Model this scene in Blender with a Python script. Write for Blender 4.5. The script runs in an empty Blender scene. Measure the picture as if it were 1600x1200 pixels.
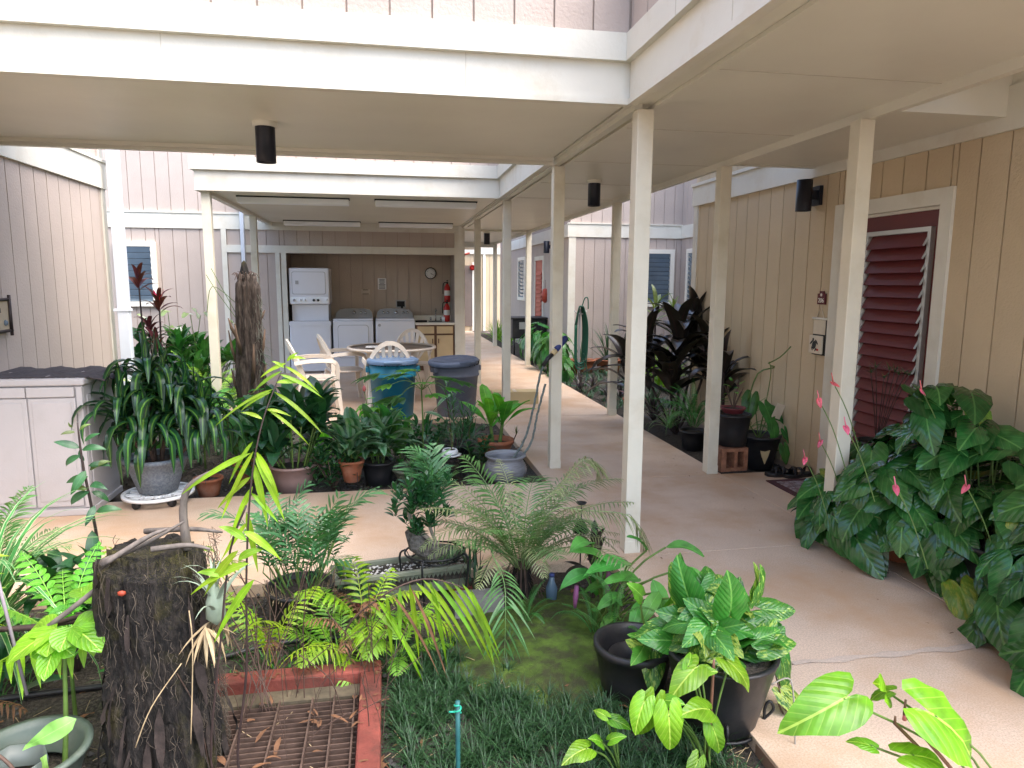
import bpy, math, random
from mathutils import Vector, Matrix, Euler
PI = math.pi; rad = math.radians
R = random.Random(7)
scene = bpy.context.scene
COL = scene.collection

# ------------------------------------------------------------------ camera, world, sun
H = 1.55; FPX = 1088.4; YAW, PITCH, ROLL = .1796, .14564, -.0059
def cam_axes():
    cy, sy, cp, sp, cr, sr = math.cos(YAW), math.sin(YAW), math.cos(PITCH), math.sin(PITCH), math.cos(ROLL), math.sin(ROLL)
    f = Vector((sy*cp, cy*cp, -sp)); r = Vector((cy, -sy, 0)); d = f.cross(r)
    return cr*r + sr*d, -sr*r + cr*d, f
AX, AY, AZ = cam_axes()
cam_d = bpy.data.cameras.new('camera'); cam = bpy.data.objects.new('camera', cam_d); COL.objects.link(cam)
cam.matrix_world = Matrix.Translation((0, 0, H)) @ Matrix((AX, -AY, -AZ)).transposed().to_4x4()
cam_d.sensor_width = 36; cam_d.lens = FPX/1600*36; cam_d.clip_start = .05; cam_d.clip_end = 300
scene.camera = cam
def P(x, y, Y):                      # measured point -> world point at distance Y
    d = AX*(x-800) + AY*(y-600) + AZ*FPX
    return d*(Y/d.y) + Vector((0, 0, H))

SUN_EL, SUN_AZ = rad(60), rad(128)
w = bpy.data.worlds.new('World'); scene.world = w; w.use_nodes = True
wn = w.node_tree; bg = wn.nodes['Background']
sky = wn.nodes.new('ShaderNodeTexSky'); sky.sky_type = 'NISHITA'; sky.sun_disc = False
sky.sun_elevation = SUN_EL; sky.sun_rotation = SUN_AZ; sky.dust_density = 2.5; sky.air_density = 1; sky.ozone_density = .5
wn.links.new(sky.outputs[0], bg.inputs[0]); bg.inputs[1].default_value = .15
sd = bpy.data.lights.new('sun', 'SUN'); sd.energy = 1.0; sd.angle = rad(60); sd.color = (1, .96, .91)
so = bpy.data.objects.new('sun', sd); COL.objects.link(so)
sv = Vector((math.sin(SUN_AZ)*math.cos(SUN_EL), math.cos(SUN_AZ)*math.cos(SUN_EL), math.sin(SUN_EL)))
so.rotation_euler = sv.to_track_quat('Z', 'Y').to_euler()
vs = scene.view_settings; vs.view_transform = 'Standard'; vs.look = 'None'; vs.gamma = 1; vs.exposure = 2.5
scene.render.engine = 'CYCLES'
scene.cycles.max_bounces = 8; scene.cycles.diffuse_bounces = 5; scene.cycles.glossy_bounces = 3; scene.cycles.transmission_bounces = 4

# ------------------------------------------------------------------ materials
MATS = {}
def newmat(name):
    m = bpy.data.materials.new(name); m.use_nodes = True; return m, m.node_tree, m.node_tree.nodes['Principled BSDF']
def ramp(nt, fac, stops):
    r = nt.nodes.new('ShaderNodeValToRGB'); e = r.color_ramp.elements
    while len(e) < len(stops): e.new(.5)
    for i, (p, c) in enumerate(stops): e[i].position = p; e[i].color = (*c, 1)
    nt.links.new(fac, r.inputs[0]); return r.outputs[0]
def noise(nt, vec, scale, detail=3, rough=.55):
    n = nt.nodes.new('ShaderNodeTexNoise'); n.inputs['Scale'].default_value = scale
    n.inputs['Detail'].default_value = detail; n.inputs['Roughness'].default_value = rough
    nt.links.new(vec, n.inputs['Vector']); return n.outputs['Fac']
def mixc(nt, fac, a, b, bt='MIX'):
    m = nt.nodes.new('ShaderNodeMix'); m.data_type = 'RGBA'; m.blend_type = bt
    for s, v in ((m.inputs[0], fac), (m.inputs[6], a), (m.inputs[7], b)):
        if hasattr(v, 'links') or hasattr(v, 'is_linked'): nt.links.new(v, s)
        elif isinstance(v, (int, float)): s.default_value = v
        else: s.default_value = (*v, 1)
    return m.outputs[2]
def math_(nt, op, a, b=None, c=None, clamp=False):
    m = nt.nodes.new('ShaderNodeMath'); m.operation = op; m.use_clamp = clamp
    for i, v in enumerate((a, b, c)):
        if v is None: continue
        if isinstance(v, (int, float)): m.inputs[i].default_value = v
        else: nt.links.new(v, m.inputs[i])
    return m.outputs[0]
def scaled(nt, vec, s):
    m = nt.nodes.new('ShaderNodeMapping'); m.inputs['Scale'].default_value = s
    nt.links.new(vec, m.inputs[0]); return m.outputs[0]
def bump(nt, b, h, strength, dist):
    n = nt.nodes.new('ShaderNodeBump'); n.inputs['Strength'].default_value = strength; n.inputs['Distance'].default_value = dist
    nt.links.new(h, n.inputs['Height']); nt.links.new(n.outputs[0], b.inputs['Normal'])
def mat(name, col, rough=.6, var=.12, ns=3, bs=0, bd=.002, bstr=.6, metal=0, spec=.4, dirt=None, dscale=1.3, damt=.5, coat=0, fine=None, stretch=None, orand=0):
    if name in MATS: return MATS[name]
    m, nt, b = newmat(name); MATS[name] = m
    geo = nt.nodes.new('ShaderNodeNewGeometry').outputs['Position']
    v = scaled(nt, geo, stretch) if stretch else geo
    lo = tuple(c*(1-var) for c in col); hi = tuple(min(1, c*(1+var)) for c in col)
    c = mixc(nt, ramp(nt, noise(nt, v, ns, 5), [(.3, (0, 0, 0)), (.7, (1, 1, 1))]), lo, hi)
    if fine: c = mixc(nt, ramp(nt, noise(nt, v, fine[0], 2, .7), [(.42, (0, 0, 0)), (.6, (1, 1, 1))]), c, mixc(nt, fine[1], c, fine[2]))
    if dirt:
        d = ramp(nt, noise(nt, geo, dscale, 6, .65), [(.44 if 'concrete' in name else .5, (0, 0, 0)), (.68 if 'concrete' in name else .75, (damt,)*3)])
        c = mixc(nt, d, c, dirt)
    if orand:
        oi = nt.nodes.new('ShaderNodeObjectInfo').outputs['Random']
        k = math_(nt, 'MULTIPLY_ADD', oi, orand*2, 1-orand)
        hs = nt.nodes.new('ShaderNodeHueSaturation'); nt.links.new(k, hs.inputs['Value']); nt.links.new(c, hs.inputs['Color']); c = hs.outputs[0]
    nt.links.new(c, b.inputs['Base Color'])
    b.inputs['Roughness'].default_value = rough; b.inputs['Metallic'].default_value = metal
    b.inputs['Specular IOR Level'].default_value = spec; b.inputs['Coat Weight'].default_value = coat
    if bs: bump(nt, b, noise(nt, v, bs, 4, .6), bstr, bd)
    return m
def leafmat(name, col, pattern='plain', vein=None, alt=None, trans=.25, rough=.38, var=.25, nv=9):
    if name in MATS: return MATS[name]
    m, nt, b = newmat(name); MATS[name] = m
    vein = vein or tuple(min(1, c*1.7+.02) for c in col)
    uv = nt.nodes.new('ShaderNodeTexCoord').outputs['UV']
    sx = nt.nodes.new('ShaderNodeSeparateXYZ'); nt.links.new(uv, sx.inputs[0]); u, v = sx.outputs[0], sx.outputs[1]
    au = math_(nt, 'ABSOLUTE', math_(nt, 'SUBTRACT', u, .5))
    oi = nt.nodes.new('ShaderNodeObjectInfo').outputs['Random']
    geo = nt.nodes.new('ShaderNodeNewGeometry').outputs['Position']
    c = mixc(nt, ramp(nt, noise(nt, geo, 60 if 'grass' in name else 14, 3), [(.35, (0, 0, 0)), (.65, (1, 1, 1))]), tuple(x*(.45 if 'grass' in name else .75) for x in col), tuple(x*(1.8 if 'grass' in name else 1.25) for x in col))
    if pattern == 'stripe':
        k = math_(nt, 'LESS_THAN', math_(nt, 'ADD', au, math_(nt, 'MULTIPLY', noise(nt, scaled(nt, uv, (12, .6, 1)), 2), .12)), .155)
        c = mixc(nt, k, c, alt)
    if pattern == 'edge':
        k = math_(nt, 'GREATER_THAN', au, .36); c = mixc(nt, k, c, alt)
    if pattern == 'splash':
        s = noise(nt, scaled(nt, uv, (3.2, 1.5, 1)), 2.6, 5, .75)
        sh = math_(nt, 'MULTIPLY_ADD', oi, .22, .47)
        k = math_(nt, 'MULTIPLY', math_(nt, 'GREATER_THAN', s, sh), .85)
        c = mixc(nt, k, c, alt)
    if pattern == 'silver':
        k = math_(nt, 'SINE', math_(nt, 'MULTIPLY', math_(nt, 'SUBTRACT', v, math_(nt, 'MULTIPLY', au, 1.2)), 60))
        k = math_(nt, 'MULTIPLY', math_(nt, 'MULTIPLY_ADD', k, .5, .5), ramp(nt, au, [(.1, (0, 0, 0)), (.25, (.9, .9, .9))]))
        c = mixc(nt, k, c, alt)
    lat = math_(nt, 'FRACT', math_(nt, 'MULTIPLY', math_(nt, 'SUBTRACT', v, math_(nt, 'MULTIPLY', au, .8)), nv))
    latv = math_(nt, 'MULTIPLY', math_(nt, 'LESS_THAN', math_(nt, 'ABSOLUTE', math_(nt, 'SUBTRACT', lat, .5)), .05), .35)
    mid = math_(nt, 'LESS_THAN', au, .022)
    k = math_(nt, 'MAXIMUM', mid, latv) if pattern in ('heart', 'splash', 'silver') else math_(nt, 'MULTIPLY', mid, .7)
    c = mixc(nt, math_(nt, 'MULTIPLY', k, .7), c, vein)
    hs = nt.nodes.new('ShaderNodeHueSaturation'); nt.links.new(c, hs.inputs['Color'])
    nt.links.new(math_(nt, 'MULTIPLY_ADD', oi, .035, .4825), hs.inputs['Hue'])
    r2 = math_(nt, 'FRACT', math_(nt, 'MULTIPLY', oi, 7.31))
    nt.links.new(math_(nt, 'MULTIPLY_ADD', r2, 2*var, 1-var), hs.inputs['Value'])
    c = hs.outputs[0]
    nt.links.new(c, b.inputs['Base Color']); b.inputs['Roughness'].default_value = rough; b.inputs['Specular IOR Level'].default_value = .45
    hgt = math_(nt, 'ABSOLUTE', math_(nt, 'SUBTRACT', lat, .5))
    if pattern in ('heart', 'splash', 'silver'): bump(nt, b, hgt, .55, .004)
    else: bump(nt, b, noise(nt, scaled(nt, uv, (30, 1, 1)), 3), .3, .002)
    tr = nt.nodes.new('ShaderNodeBsdfTranslucent'); tc = mixc(nt, .5, c, (.35, .6, .05), 'MIX'); tc = mixc(nt, 1, c, (1.6, 1.9, .8), 'MULTIPLY')
    nt.links.new(tc, tr.inputs['Color'])
    mx = nt.nodes.new('ShaderNodeMixShader'); mx.inputs[0].default_value = trans
    nt.links.new(b.outputs[0], mx.inputs[1]); nt.links.new(tr.outputs[0], mx.inputs[2])
    nt.links.new(mx.outputs[0], nt.nodes['Material Output'].inputs['Surface'])
    return m

SIDING = mat('siding paint', (.445, .37, .32), .75, .05, 2, bs=55, bd=.006, bstr=.7, orand=.03, dirt=(.38, .31, .27), dscale=.9, damt=.35)
SIDING_SHADE = mat('shade-toned siding paint', (.54, .43, .285), .75, .05, 2, bs=55, bd=.006, bstr=.7, orand=.03, dirt=(.46, .34, .21), dscale=.9, damt=.35)  # siding paint again, warmer and lighter; shaded tone put into the colour
SIDEBACK = mat('siding groove', (.40, .32, .265), .85, .1)
TRIM = mat('cream trim paint', (.65, .625, .54), .5, .04, 3, bs=24, bd=.004, bstr=.5, stretch=(1, 1, 1), dirt=(.52, .45, .33), dscale=3.2, damt=.55)
POSTM = mat('cream post paint', (.67, .63, .515), .5, .05, 4, bs=30, bd=.003, bstr=.4, dirt=(.45, .38, .25), dscale=3, damt=.45)
SOFFIT = mat('soffit paint', (.68, .655, .56), .42, .05, 1.2, bs=30, bd=.002, bstr=.4, dirt=(.58, .53, .43), dscale=.8, damt=.35)
WHITE = mat('white paint', (.78, .80, .80), .4, .04, 3, dirt=(.5, .5, .45), dscale=4, damt=.3)
WINTRIM = mat('window trim paint', (.78, .74, .64), .5, .03)
CONC = mat('salmon concrete', (.66, .51, .385), .52, .14, 1.1, bs=300, bd=.001, bstr=.35, fine=(150, .42, (.26, .18, .13)), dirt=(.50, .325, .20), dscale=1.5, damt=1, spec=.35)
PATCH = mat('grey patched concrete', (.56, .45, .36), .7, .12, 3, bs=200, bd=.001, fine=(190, .3, (.2, .16, .13)))
JOINT = mat('slab joint', (.20, .12, .08), .9, .2, 5)
SOIL = mat('dark garden soil', (.035, .028, .022), .95, .5, 9, bs=60, bd=.02, bstr=1, fine=(70, .6, (.10, .085, .065)))
GRAVEL = mat('black cinder gravel', (.075, .068, .062), .9, .5, 30, bs=90, bd=.003)
MOSS = mat('green moss', (.075, .125, .016), .95, .45, 12, bs=110, bd=.012, bstr=1, fine=(11, .8, (.045, .04, .02)))
REDCURB = mat('red painted curb', (.19, .046, .032), .85, .4, 7, bs=60, bd=.006, dirt=(.035, .022, .014), dscale=5, damt=1)
RUST = mat('rusty iron', (.13, .085, .065), .7, .35, 20, bs=80, bd=.001, metal=.5)
BLACKP = mat('black plastic', (.018, .018, .02), .42, .2, 6, bs=60, bd=.0007, dirt=(.06, .05, .04), damt=.4, dscale=6)
NAVY = mat('dark lamp enamel', (.012, .013, .022), .4, .1)
IRON = mat('black wire', (.012, .012, .013), .45, .1)
TERRA = mat('terracotta', (.34, .115, .055), .75, .15, 6, bs=50, bd=.001, dirt=(.45, .33, .25), dscale=8, damt=.4)
GREYPOT = mat('grey stone pot', (.125, .15, .185), .6, .2, 10, bs=80, bd=.0015, fine=(60, .5, (.26, .29, .31)))
GLAZE = mat('blue grey glaze', (.23, .24, .26), .35, .35, 7, bs=25, bd=.002, spec=.5, stretch=(1, 1, 14), dirt=(.09, .09, .10), dscale=7, damt=.8)
PINKPOT = mat('dusty pink plastic', (.30, .20, .175), .5, .1, 5)
OLIVEP = mat('olive plastic', (.19, .20, .14), .45, .1, 6, dirt=(.28, .27, .2), damt=.4, dscale=5)
BARK = mat('brown bark', (.036, .025, .019), .95, .5, 14, bs=40, bd=.02, bstr=1, stretch=(1, 1, .22), fine=(45, .45, (.15, .12, .10)))
DKBARK = mat('black fibrous stump', (.007, .006, .005), .95, .6, 16, bs=55, bd=.03, bstr=1, stretch=(1, 1, .3), fine=(55, .30, (.07, .055, .045)), dirt=(.07, .06, .008), dscale=6, damt=.75)
STEMG = mat('green stem', (.10, .17, .035), .5, .3, 20)
STEMB = mat('brown stem', (.10, .06, .045), .7, .3, 20)
STEMD = mat('dark thin stem', (.035, .022, .02), .5, .3, 20)
DRY = mat('dry straw', (.40, .30, .17), .8, .35, 15)
DRYB = mat('dry brown leaf', (.16, .075, .035), .8, .4, 15)
APPL = mat('white appliance enamel', (.72, .72, .76), .25, .02, 3, spec=.5)
APPL2 = mat('grey control panel', (.36, .36, .36), .35, .05)
DARK = mat('dark void', (.015, .014, .013), .8, .1)
GLASS = mat('louver glass', (.16, .22, .28), .12, .15, 3, spec=.9)
ROOM_SHADE = mat('window dark sheet', (.045, .05, .06), .9, .2)
RED = mat('maroon door paint', (.125, .024, .024), .4, .08, 3, bs=20, bd=.001)
RED2 = mat('red door paint', (.40, .06, .035), .45, .1)
ALU = mat('aluminium', (.52, .52, .50), .4, .08, metal=.6)
PLASTIC = mat('cream plastic', (.74, .64, .53), .42, .04, 4, dirt=(.5, .4, .3), dscale=6, damt=.25)
TEAL = mat('teal plastic', (.012, .16, .24), .45, .08, 4, bs=40, bd=.001)
LIDB = mat('blue grey lid', (.13, .20, .31), .45, .1, 5, dirt=(.28, .3, .33), dscale=9, damt=.4)
GREYB = mat('grey can plastic', (.14, .15, .19), .5, .1, 4, dirt=(.22, .22, .24), dscale=6, damt=.4)
WOODY = mat('yellow cabinet laminate', (.58, .44, .25), .5, .05, 6)
WOODB = mat('brown trim wood', (.15, .075, .04), .55, .15)
TABLE = mat('brown table top', (.20, .155, .12), .3, .2, 8)
SHEDM = mat('cabinet resin', (.45, .42, .41), .5, .06, 2, bs=90, bd=.0015, dirt=(.36, .32, .30), dscale=3, damt=.5)
MATM = mat('ribbed black mat', (.05, .042, .045), .85, .3, 40, bs=120, bd=.002)
PAPER = mat('paper', (.72, .70, .66), .8, .03)
INK = mat('ink', (.04, .04, .04), .8, .1)
FABRIC = mat('cream cloth', (.62, .54, .42), .9, .06, 20)
BRICK = mat('red cinder block', (.33, .155, .09), .95, .3, 14, bs=45, bd=.008, bstr=1, fine=(40, .5, (.20, .09, .06)))
EXTR = mat('extinguisher red', (.45, .02, .015), .3, .1)
CHROME = mat('chrome', (.6, .6, .6), .15, .05, metal=1)
TUBEL = mat('fixture diffuser', (.88, .90, .92), .35, .05)
GREENH = mat('green hose', (.012, .08, .05), .35, .15)
BLUEF = mat('blue grip', (.03, .045, .17), .6, .2)
YELB = mat('yellow card', (.55, .44, .24), .7, .08)
CANE = mat('grey green cane', (.13, .16, .15), .6, .3, 30, bs=60, bd=.003)
BARKCHIP = mat('stones on planter', (.5, .48, .44), .8, .3, 30)
PIPE = mat('pale grey pipe', (.62, .66, .72), .4, .05, 3)

L_ANTH = leafmat('anthurium leaf', (.022, .095, .020), 'heart', vein=(.10, .24, .06), trans=.10, rough=.16, var=.4, nv=7)
L_LIME = leafmat('lime leaf', (.14, .32, .015), 'heart', vein=(.50, .65, .12), trans=.32, rough=.35, nv=7)
L_POTH = leafmat('pothos leaf', (.045, .17, .022), 'splash', vein=(.2, .4, .08), alt=(.38, .52, .10), trans=.25, rough=.3)
L_DRAC = leafmat('dracaena leaf', (.012, .055, .020), 'stripe', alt=(.10, .24, .03), trans=.10, rough=.3)
L_DARKG = leafmat('dark green leaf', (.020, .082, .026), 'plain', trans=.15, rough=.33)
L_MIDG = leafmat('mid green leaf', (.045, .16, .03), 'plain', trans=.22)
L_HEARTM = leafmat('mid heart leaf', (.04, .155, .03), 'heart', trans=.22, rough=.35)
L_BRIGHT = leafmat('bright green leaf', (.10, .32, .03), 'heart', vein=(.3, .55, .1), trans=.3, nv=12)
L_SILVER = leafmat('silver leaf', (.035, .14, .04), 'silver', alt=(.28, .40, .27), trans=.15, nv=14)
L_YELF = leafmat('yellow fern leaflet', (.20, .34, .012), 'plain', vein=(.5, .55, .1), trans=.35)
L_YEL2 = leafmat('yellow green fern leaflet', (.16, .32, .025), 'plain', trans=.3)
L_PALM = leafmat('palm leaflet', (.085, .19, .055), 'plain', vein=(.25, .35, .15), trans=.22)
L_PALMY = leafmat('dull palm leaflet', (.17, .21, .09), 'plain', trans=.2)
L_BAMB = leafmat('bamboo leaf', (.045, .14, .05), 'plain', trans=.2)
L_TI = leafmat('maroon ti leaf', (.024, .020, .016), 'plain', vein=(.10, .02, .03), trans=.08, rough=.28)
L_TIR = leafmat('red cordyline leaf', (.085, .020, .022), 'plain', vein=(.3, .04, .05), trans=.15)
L_TIRED = leafmat('bright red top leaf', (.55, .03, .05), 'plain', trans=.2)
L_TIG = leafmat('olive ti leaf', (.09, .13, .03), 'plain', trans=.2)
L_GRASS = leafmat('mondo grass', (.015, .050, .016), 'plain', trans=.12, rough=.45)
L_BLUEG = leafmat('blue green blade', (.045, .105, .05), 'plain', trans=.12)
L_VAR = leafmat('variegated blade', (.06, .20, .05), 'edge', alt=(.45, .55, .30), trans=.2)
L_PURP = leafmat('purple rhoeo', (.05, .03, .05), 'stripe', alt=(.12, .15, .08), trans=.08)
L_WHITE = leafmat('white spathe', (.75, .78, .68), 'plain', vein=(.6, .65, .5), trans=.2, var=.05)
L_PINK = leafmat('pink spathe', (.72, .12, .18), 'plain', vein=(.8, .3, .35), trans=.2, var=.15, rough=.25)
L_GING = leafmat('ginger leaf', (.085, .29, .05), 'heart', trans=.25, nv=16)
L_PURPS = mat('purple flower stalk', (.22, .07, .17), .7, .3, 20)

# ------------------------------------------------------------------ mesh building
class MB:
    def __init__(s): s.v = []; s.f = []; s.uv = []; s.sm = []
    def add(s, vs, fs, uvs=None, smooth=False):
        o = len(s.v); s.v += [tuple(v) for v in vs]
        s.uv += (uvs if uvs else [(.5, .5)]*len(vs))
        for f in fs: s.f.append(tuple(i+o for i in f)); s.sm.append(smooth)
        return s
    def box(s, x0, x1, y0, y1, z0, z1):
        v = [(x, y, z) for z in (z0, z1) for y in (y0, y1) for x in (x0, x1)]
        return s.add(v, [(0, 2, 3, 1), (4, 5, 7, 6), (0, 1, 5, 4), (2, 6, 7, 3), (0, 4, 6, 2), (1, 3, 7, 5)])
    def bar(s, a, b, w, t, up=(0, 0, 1)):     # rectangular bar from a to b
        a = Vector(a); b = Vector(b); d = (b-a).normalized(); up = Vector(up)
        if abs(d.dot(up)) > .98: up = Vector((0, 1, 0))
        x = d.cross(up).normalized(); y = x.cross(d)
        v = [p + x*sx*w/2 + y*sy*t/2 for p in (a, b) for sy in (-1, 1) for sx in (-1, 1)]
        return s.add(v, [(0, 2, 3, 1), (4, 5, 7, 6), (0, 1, 5, 4), (2, 6, 7, 3), (0, 4, 6, 2), (1, 3, 7, 5)])
    def tube(s, pts, r, n=8, cap=True, uv=None):
        pts = [Vector(p) for p in pts]; k = len(pts)
        rs = r if isinstance(r, (list, tuple)) else [r]*k
        rings = []; x = None
        for i, p in enumerate(pts):
            d = (pts[min(i+1, k-1)] - pts[max(i-1, 0)])
            d = d.normalized() if d.length > 1e-9 else Vector((0, 0, 1))
            if x is None: x = d.orthogonal().normalized()
            else:
                x = x - d*x.dot(d); x = x.normalized() if x.length > 1e-6 else d.orthogonal().normalized()
            y = d.cross(x)
            rings.append([p + (x*math.cos(2*PI*j/n) + y*math.sin(2*PI*j/n))*rs[i] for j in range(n)])
        v = [q for g in rings for q in g]; f = []
        for i in range(k-1):
            for j in range(n): f.append((i*n+j, i*n+(j+1) % n, (i+1)*n+(j+1) % n, (i+1)*n+j))
        if cap: f.append(tuple(range(n-1, -1, -1))); f.append(tuple((k-1)*n+j for j in range(n)))
        return s.add(v, f, [uv]*len(v) if uv else None, True)
    def lathe(s, prof, n=28, c=(0, 0, 0), sx=1, sy=1, closed=False, wob=None):
        v = []; f = []; k = len(prof)
        for i, (r, z) in enumerate(prof):
            for j in range(n):
                a = 2*PI*j/n; rr = r*(wob(a, z) if wob else 1)
                v.append((c[0]+rr*math.cos(a)*sx, c[1]+rr*math.sin(a)*sy, c[2]+z))
        for i in range(k-1):
            for j in range(n): f.append((i*n+j, i*n+(j+1) % n, (i+1)*n+(j+1) % n, (i+1)*n+j))
        return s.add(v, f, None, True)
    def disc(s, r, z, n=28, c=(0, 0), wob=0, rnd=None):
        v = [(c[0], c[1], z)] + [(c[0]+r*math.cos(2*PI*j/n), c[1]+r*math.sin(2*PI*j/n), z) for j in range(n)]
        return s.add(v, [(0, 1+j, 1+(j+1) % n) for j in range(n)])
    def ngon(s, pts, thick, n):               # flat prism of outline pts pushed along n
        n = Vector(n); k = len(pts); a = [Vector(p) for p in pts]; b = [p+n*thick for p in a]
        return s.add(a+b, [tuple(range(k-1, -1, -1)), tuple(range(k, 2*k))] + [(i, (i+1) % k, k+(i+1) % k, k+i) for i in range(k)])
    def mesh(s, name, m):
        me = bpy.data.meshes.new(name); me.from_pydata(s.v, [], s.f); 
        ul = me.uv_layers.new(name='UVMap')
        idx = [0]*len(me.loops); me.loops.foreach_get('vertex_index', idx)
        flat = []
        for i in idx: flat += s.uv[i]
        ul.data.foreach_set('uv', flat)
        me.polygons.foreach_set('use_smooth', s.sm)
        if m: me.materials.append(m)
        me.update(); return me
    def build(s, name, m, parent=None, loc=None, bevel=0, **tags):
        o = bpy.data.objects.new(name, s.mesh(name, m)); COL.objects.link(o)
        if parent: o.parent = parent
        if loc is not None: o.location = loc
        if bevel:
            b = o.modifiers.new('bevel', 'BEVEL'); b.width = bevel; b.segments = 2; b.limit_method = 'ANGLE'; b.angle_limit = rad(40)
        for k_, v_ in tags.items(): o[k_] = v_
        return o
def tag(o, label, cat, group=None):
    o['label'] = label; o['category'] = cat
    if group: o['group'] = group
    return o
def thing(name, label, cat, loc=(0, 0, 0), rz=0, group=None):
    o = bpy.data.objects.new(name, None); COL.objects.link(o); o.location = loc; o.rotation_euler = (0, 0, rz)
    return tag(o, label, cat, group)
def empty(name, parent, loc=(0, 0, 0)):
    o = bpy.data.objects.new(name, None); COL.objects.link(o); o.parent = parent; o.location = loc; return o
def inst(me, name, parent, loc=(0, 0, 0), rot=None, s=1, mtx=None):
    o = bpy.data.objects.new(name, me); COL.objects.link(o); o.parent = parent
    if mtx is not None: o.matrix_local = mtx
    else:
        o.location = loc
        if rot is not None: o.rotation_euler = rot
        if s != 1: o.scale = (s, s, s) if isinstance(s, (int, float)) else s
    return o
def copy_tree(o, parent=None):
    c = o.copy(); COL.objects.link(c)
    if parent: c.parent = parent
    for ch in list(o.children): copy_tree(ch, c)
    return c
def structure(o): o['kind'] = 'structure'; return o
def text(s, size, m, parent, loc, rot, name='lettering', ext=.0008):
    cu = bpy.data.curves.new(name, 'FONT'); cu.body = s; cu.size = size; cu.extrude = ext; cu.align_x = 'CENTER'; cu.align_y = 'CENTER'
    cu.materials.append(m); t = bpy.data.objects.new(name+'_curve', cu); COL.objects.link(t)
    dg = bpy.context.evaluated_depsgraph_get(); me = bpy.data.meshes.new_from_object(t.evaluated_get(dg))
    bpy.data.objects.remove(t); me.materials.clear(); me.materials.append(m)
    o = bpy.data.objects.new(name, me); COL.objects.link(o); o.parent = parent; o.location = loc; o.rotation_euler = rot; return o

# ------------------------------------------------------------------ leaves
def p_lance(t): return max(.02, math.sin(PI*min(1, t)**.75)**.9)
def p_strap(t): return max(.02, min(1, .35+t*4)*(1-t**4))
def p_oval(t): return max(.02, math.sin(PI*t**.85)**.6 if 0 < t < 1 else .02)
def p_spoon(t): return max(.02, (.15+.85*min(1, t/.55)**1.3)*(1 if t < .6 else math.sqrt(max(0, 1-((t-.6)/.4)**2))))
def p_grass(t): return max(.02, 1-t**1.6)
def ribbon(mb, L, W, prof, pitch=.6, bend=1.2, ny=8, fold=.2, wave=0, base=(0, 0, 0), az=0, bp=1.3, roll=0, side=0, ph=0, wf=9):
    ca, sa = math.cos(az), math.sin(az); y = z = 0; x = 0; vs = []; uvs = []; fs = []; dt = L/ny
    for i in range(ny+1):
        t = i/ny; w2 = W/2*prof(t); a = max(-1.52, pitch - bend*t**bp)
        nrm = (-math.sin(a), math.cos(a))
        for k, uu in ((-1, 0), (0, .5), (1, 1)):
            up = abs(k)*fold*w2 + wave*W*math.sin(wf*t+k*1.7+ph)*abs(k) + k*roll*w2
            lx = k*w2 + x; ly = y + nrm[0]*up; lz = z + nrm[1]*up
            vs.append((base[0] + lx*ca - ly*sa, base[1] + lx*sa + ly*ca, base[2] + lz)); uvs.append((uu, t))
        y += math.cos(a)*dt; z += math.sin(a)*dt; x += side*dt*t
    for i in range(ny):
        o = i*3
        fs += [(o, o+1, o+4, o+3), (o+1, o+2, o+5, o+4)]
    mb.add(vs, fs, uvs, True)
def ribbon_meshes(name, m, L, W, prof, pitches=(.9,), bends=(1.3,), **kw):
    out = []
    for p in pitches:
        for b in bends:
            mb = MB(); ribbon(mb, L, W, prof, p, b, ph=R.random()*6, side=R.uniform(-.15, .15), **kw); out.append(mb.mesh(name, m))
    return out
HEART = [(0, 1.0), (8, .90), (18, .76), (32, .64), (50, .56), (72, .50), (95, .47), (120, .47), (143, .47), (158, .40), (170, .22), (180, .05)]
def heart_meshes(name, m, L, W, n=3, droop=.5, cup=.25, wavy=.03, outline=HEART):
    out = []
    for q in range(n):
        mb = MB(); vs = [(0, 0, 0)]; uvs = [(.5, .3)]; fs = []
        angs = [(-a, r) for a, r in reversed(outline[1:-1])] + [(a, r) for a, r in outline[:]] ; k = len(angs); NR = 4
        dr = droop*R.uniform(.6, 1.4); cp = cup*R.uniform(.5, 1.5); ph = R.random()*6; side = R.uniform(-.15, .15)
        mx = max(r*math.sin(rad(a)) for a, r in outline)
        for i in range(1, NR+1):
            f = i/NR
            for a, r in angs:
                x = math.sin(rad(a))*r*f; y = math.cos(rad(a))*r*f
                X = x*W/(2*mx); Y = y*L
                z = -dr*L*(y*abs(y)*.8 if y > 0 else .5*y*y) + cp*abs(X) - cp*1.3*X*X/(W/2) + wavy*L*math.sin(a*.12+ph)*f**2
                vs.append((X+side*Y*Y/L, Y - dr*.2*L*max(0, y)**3, z)); uvs.append((.5+x/(2*mx), .3+.7*y))
        for j in range(k): fs.append((0, 1+(j+1) % k, 1+j))
        for i in range(NR-1):
            for j in range(k):
                a0 = 1+i*k+j; a1 = 1+i*k+(j+1) % k; fs.append((a0, a1, a1+k, a0+k))
        mb.add(vs, fs, uvs, True); out.append(mb.mesh(name, m))
    return out
def frame(d, up):                         # matrix: +Y along d, +Z near up
    d = Vector(d).normalized(); up = Vector(up); x = d.cross(up)
    if x.length < 1e-4: x = d.orthogonal()
    x.normalize(); z = x.cross(d)
    return Matrix((x, d, z)).transposed()
def put(me, parent, p, d, up, s=1, name='leaf'):
    m = Matrix.Translation(p) @ frame(d, up).to_4x4() @ Matrix.Scale(s, 4)
    return inst(me, name, parent, mtx=m)
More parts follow.
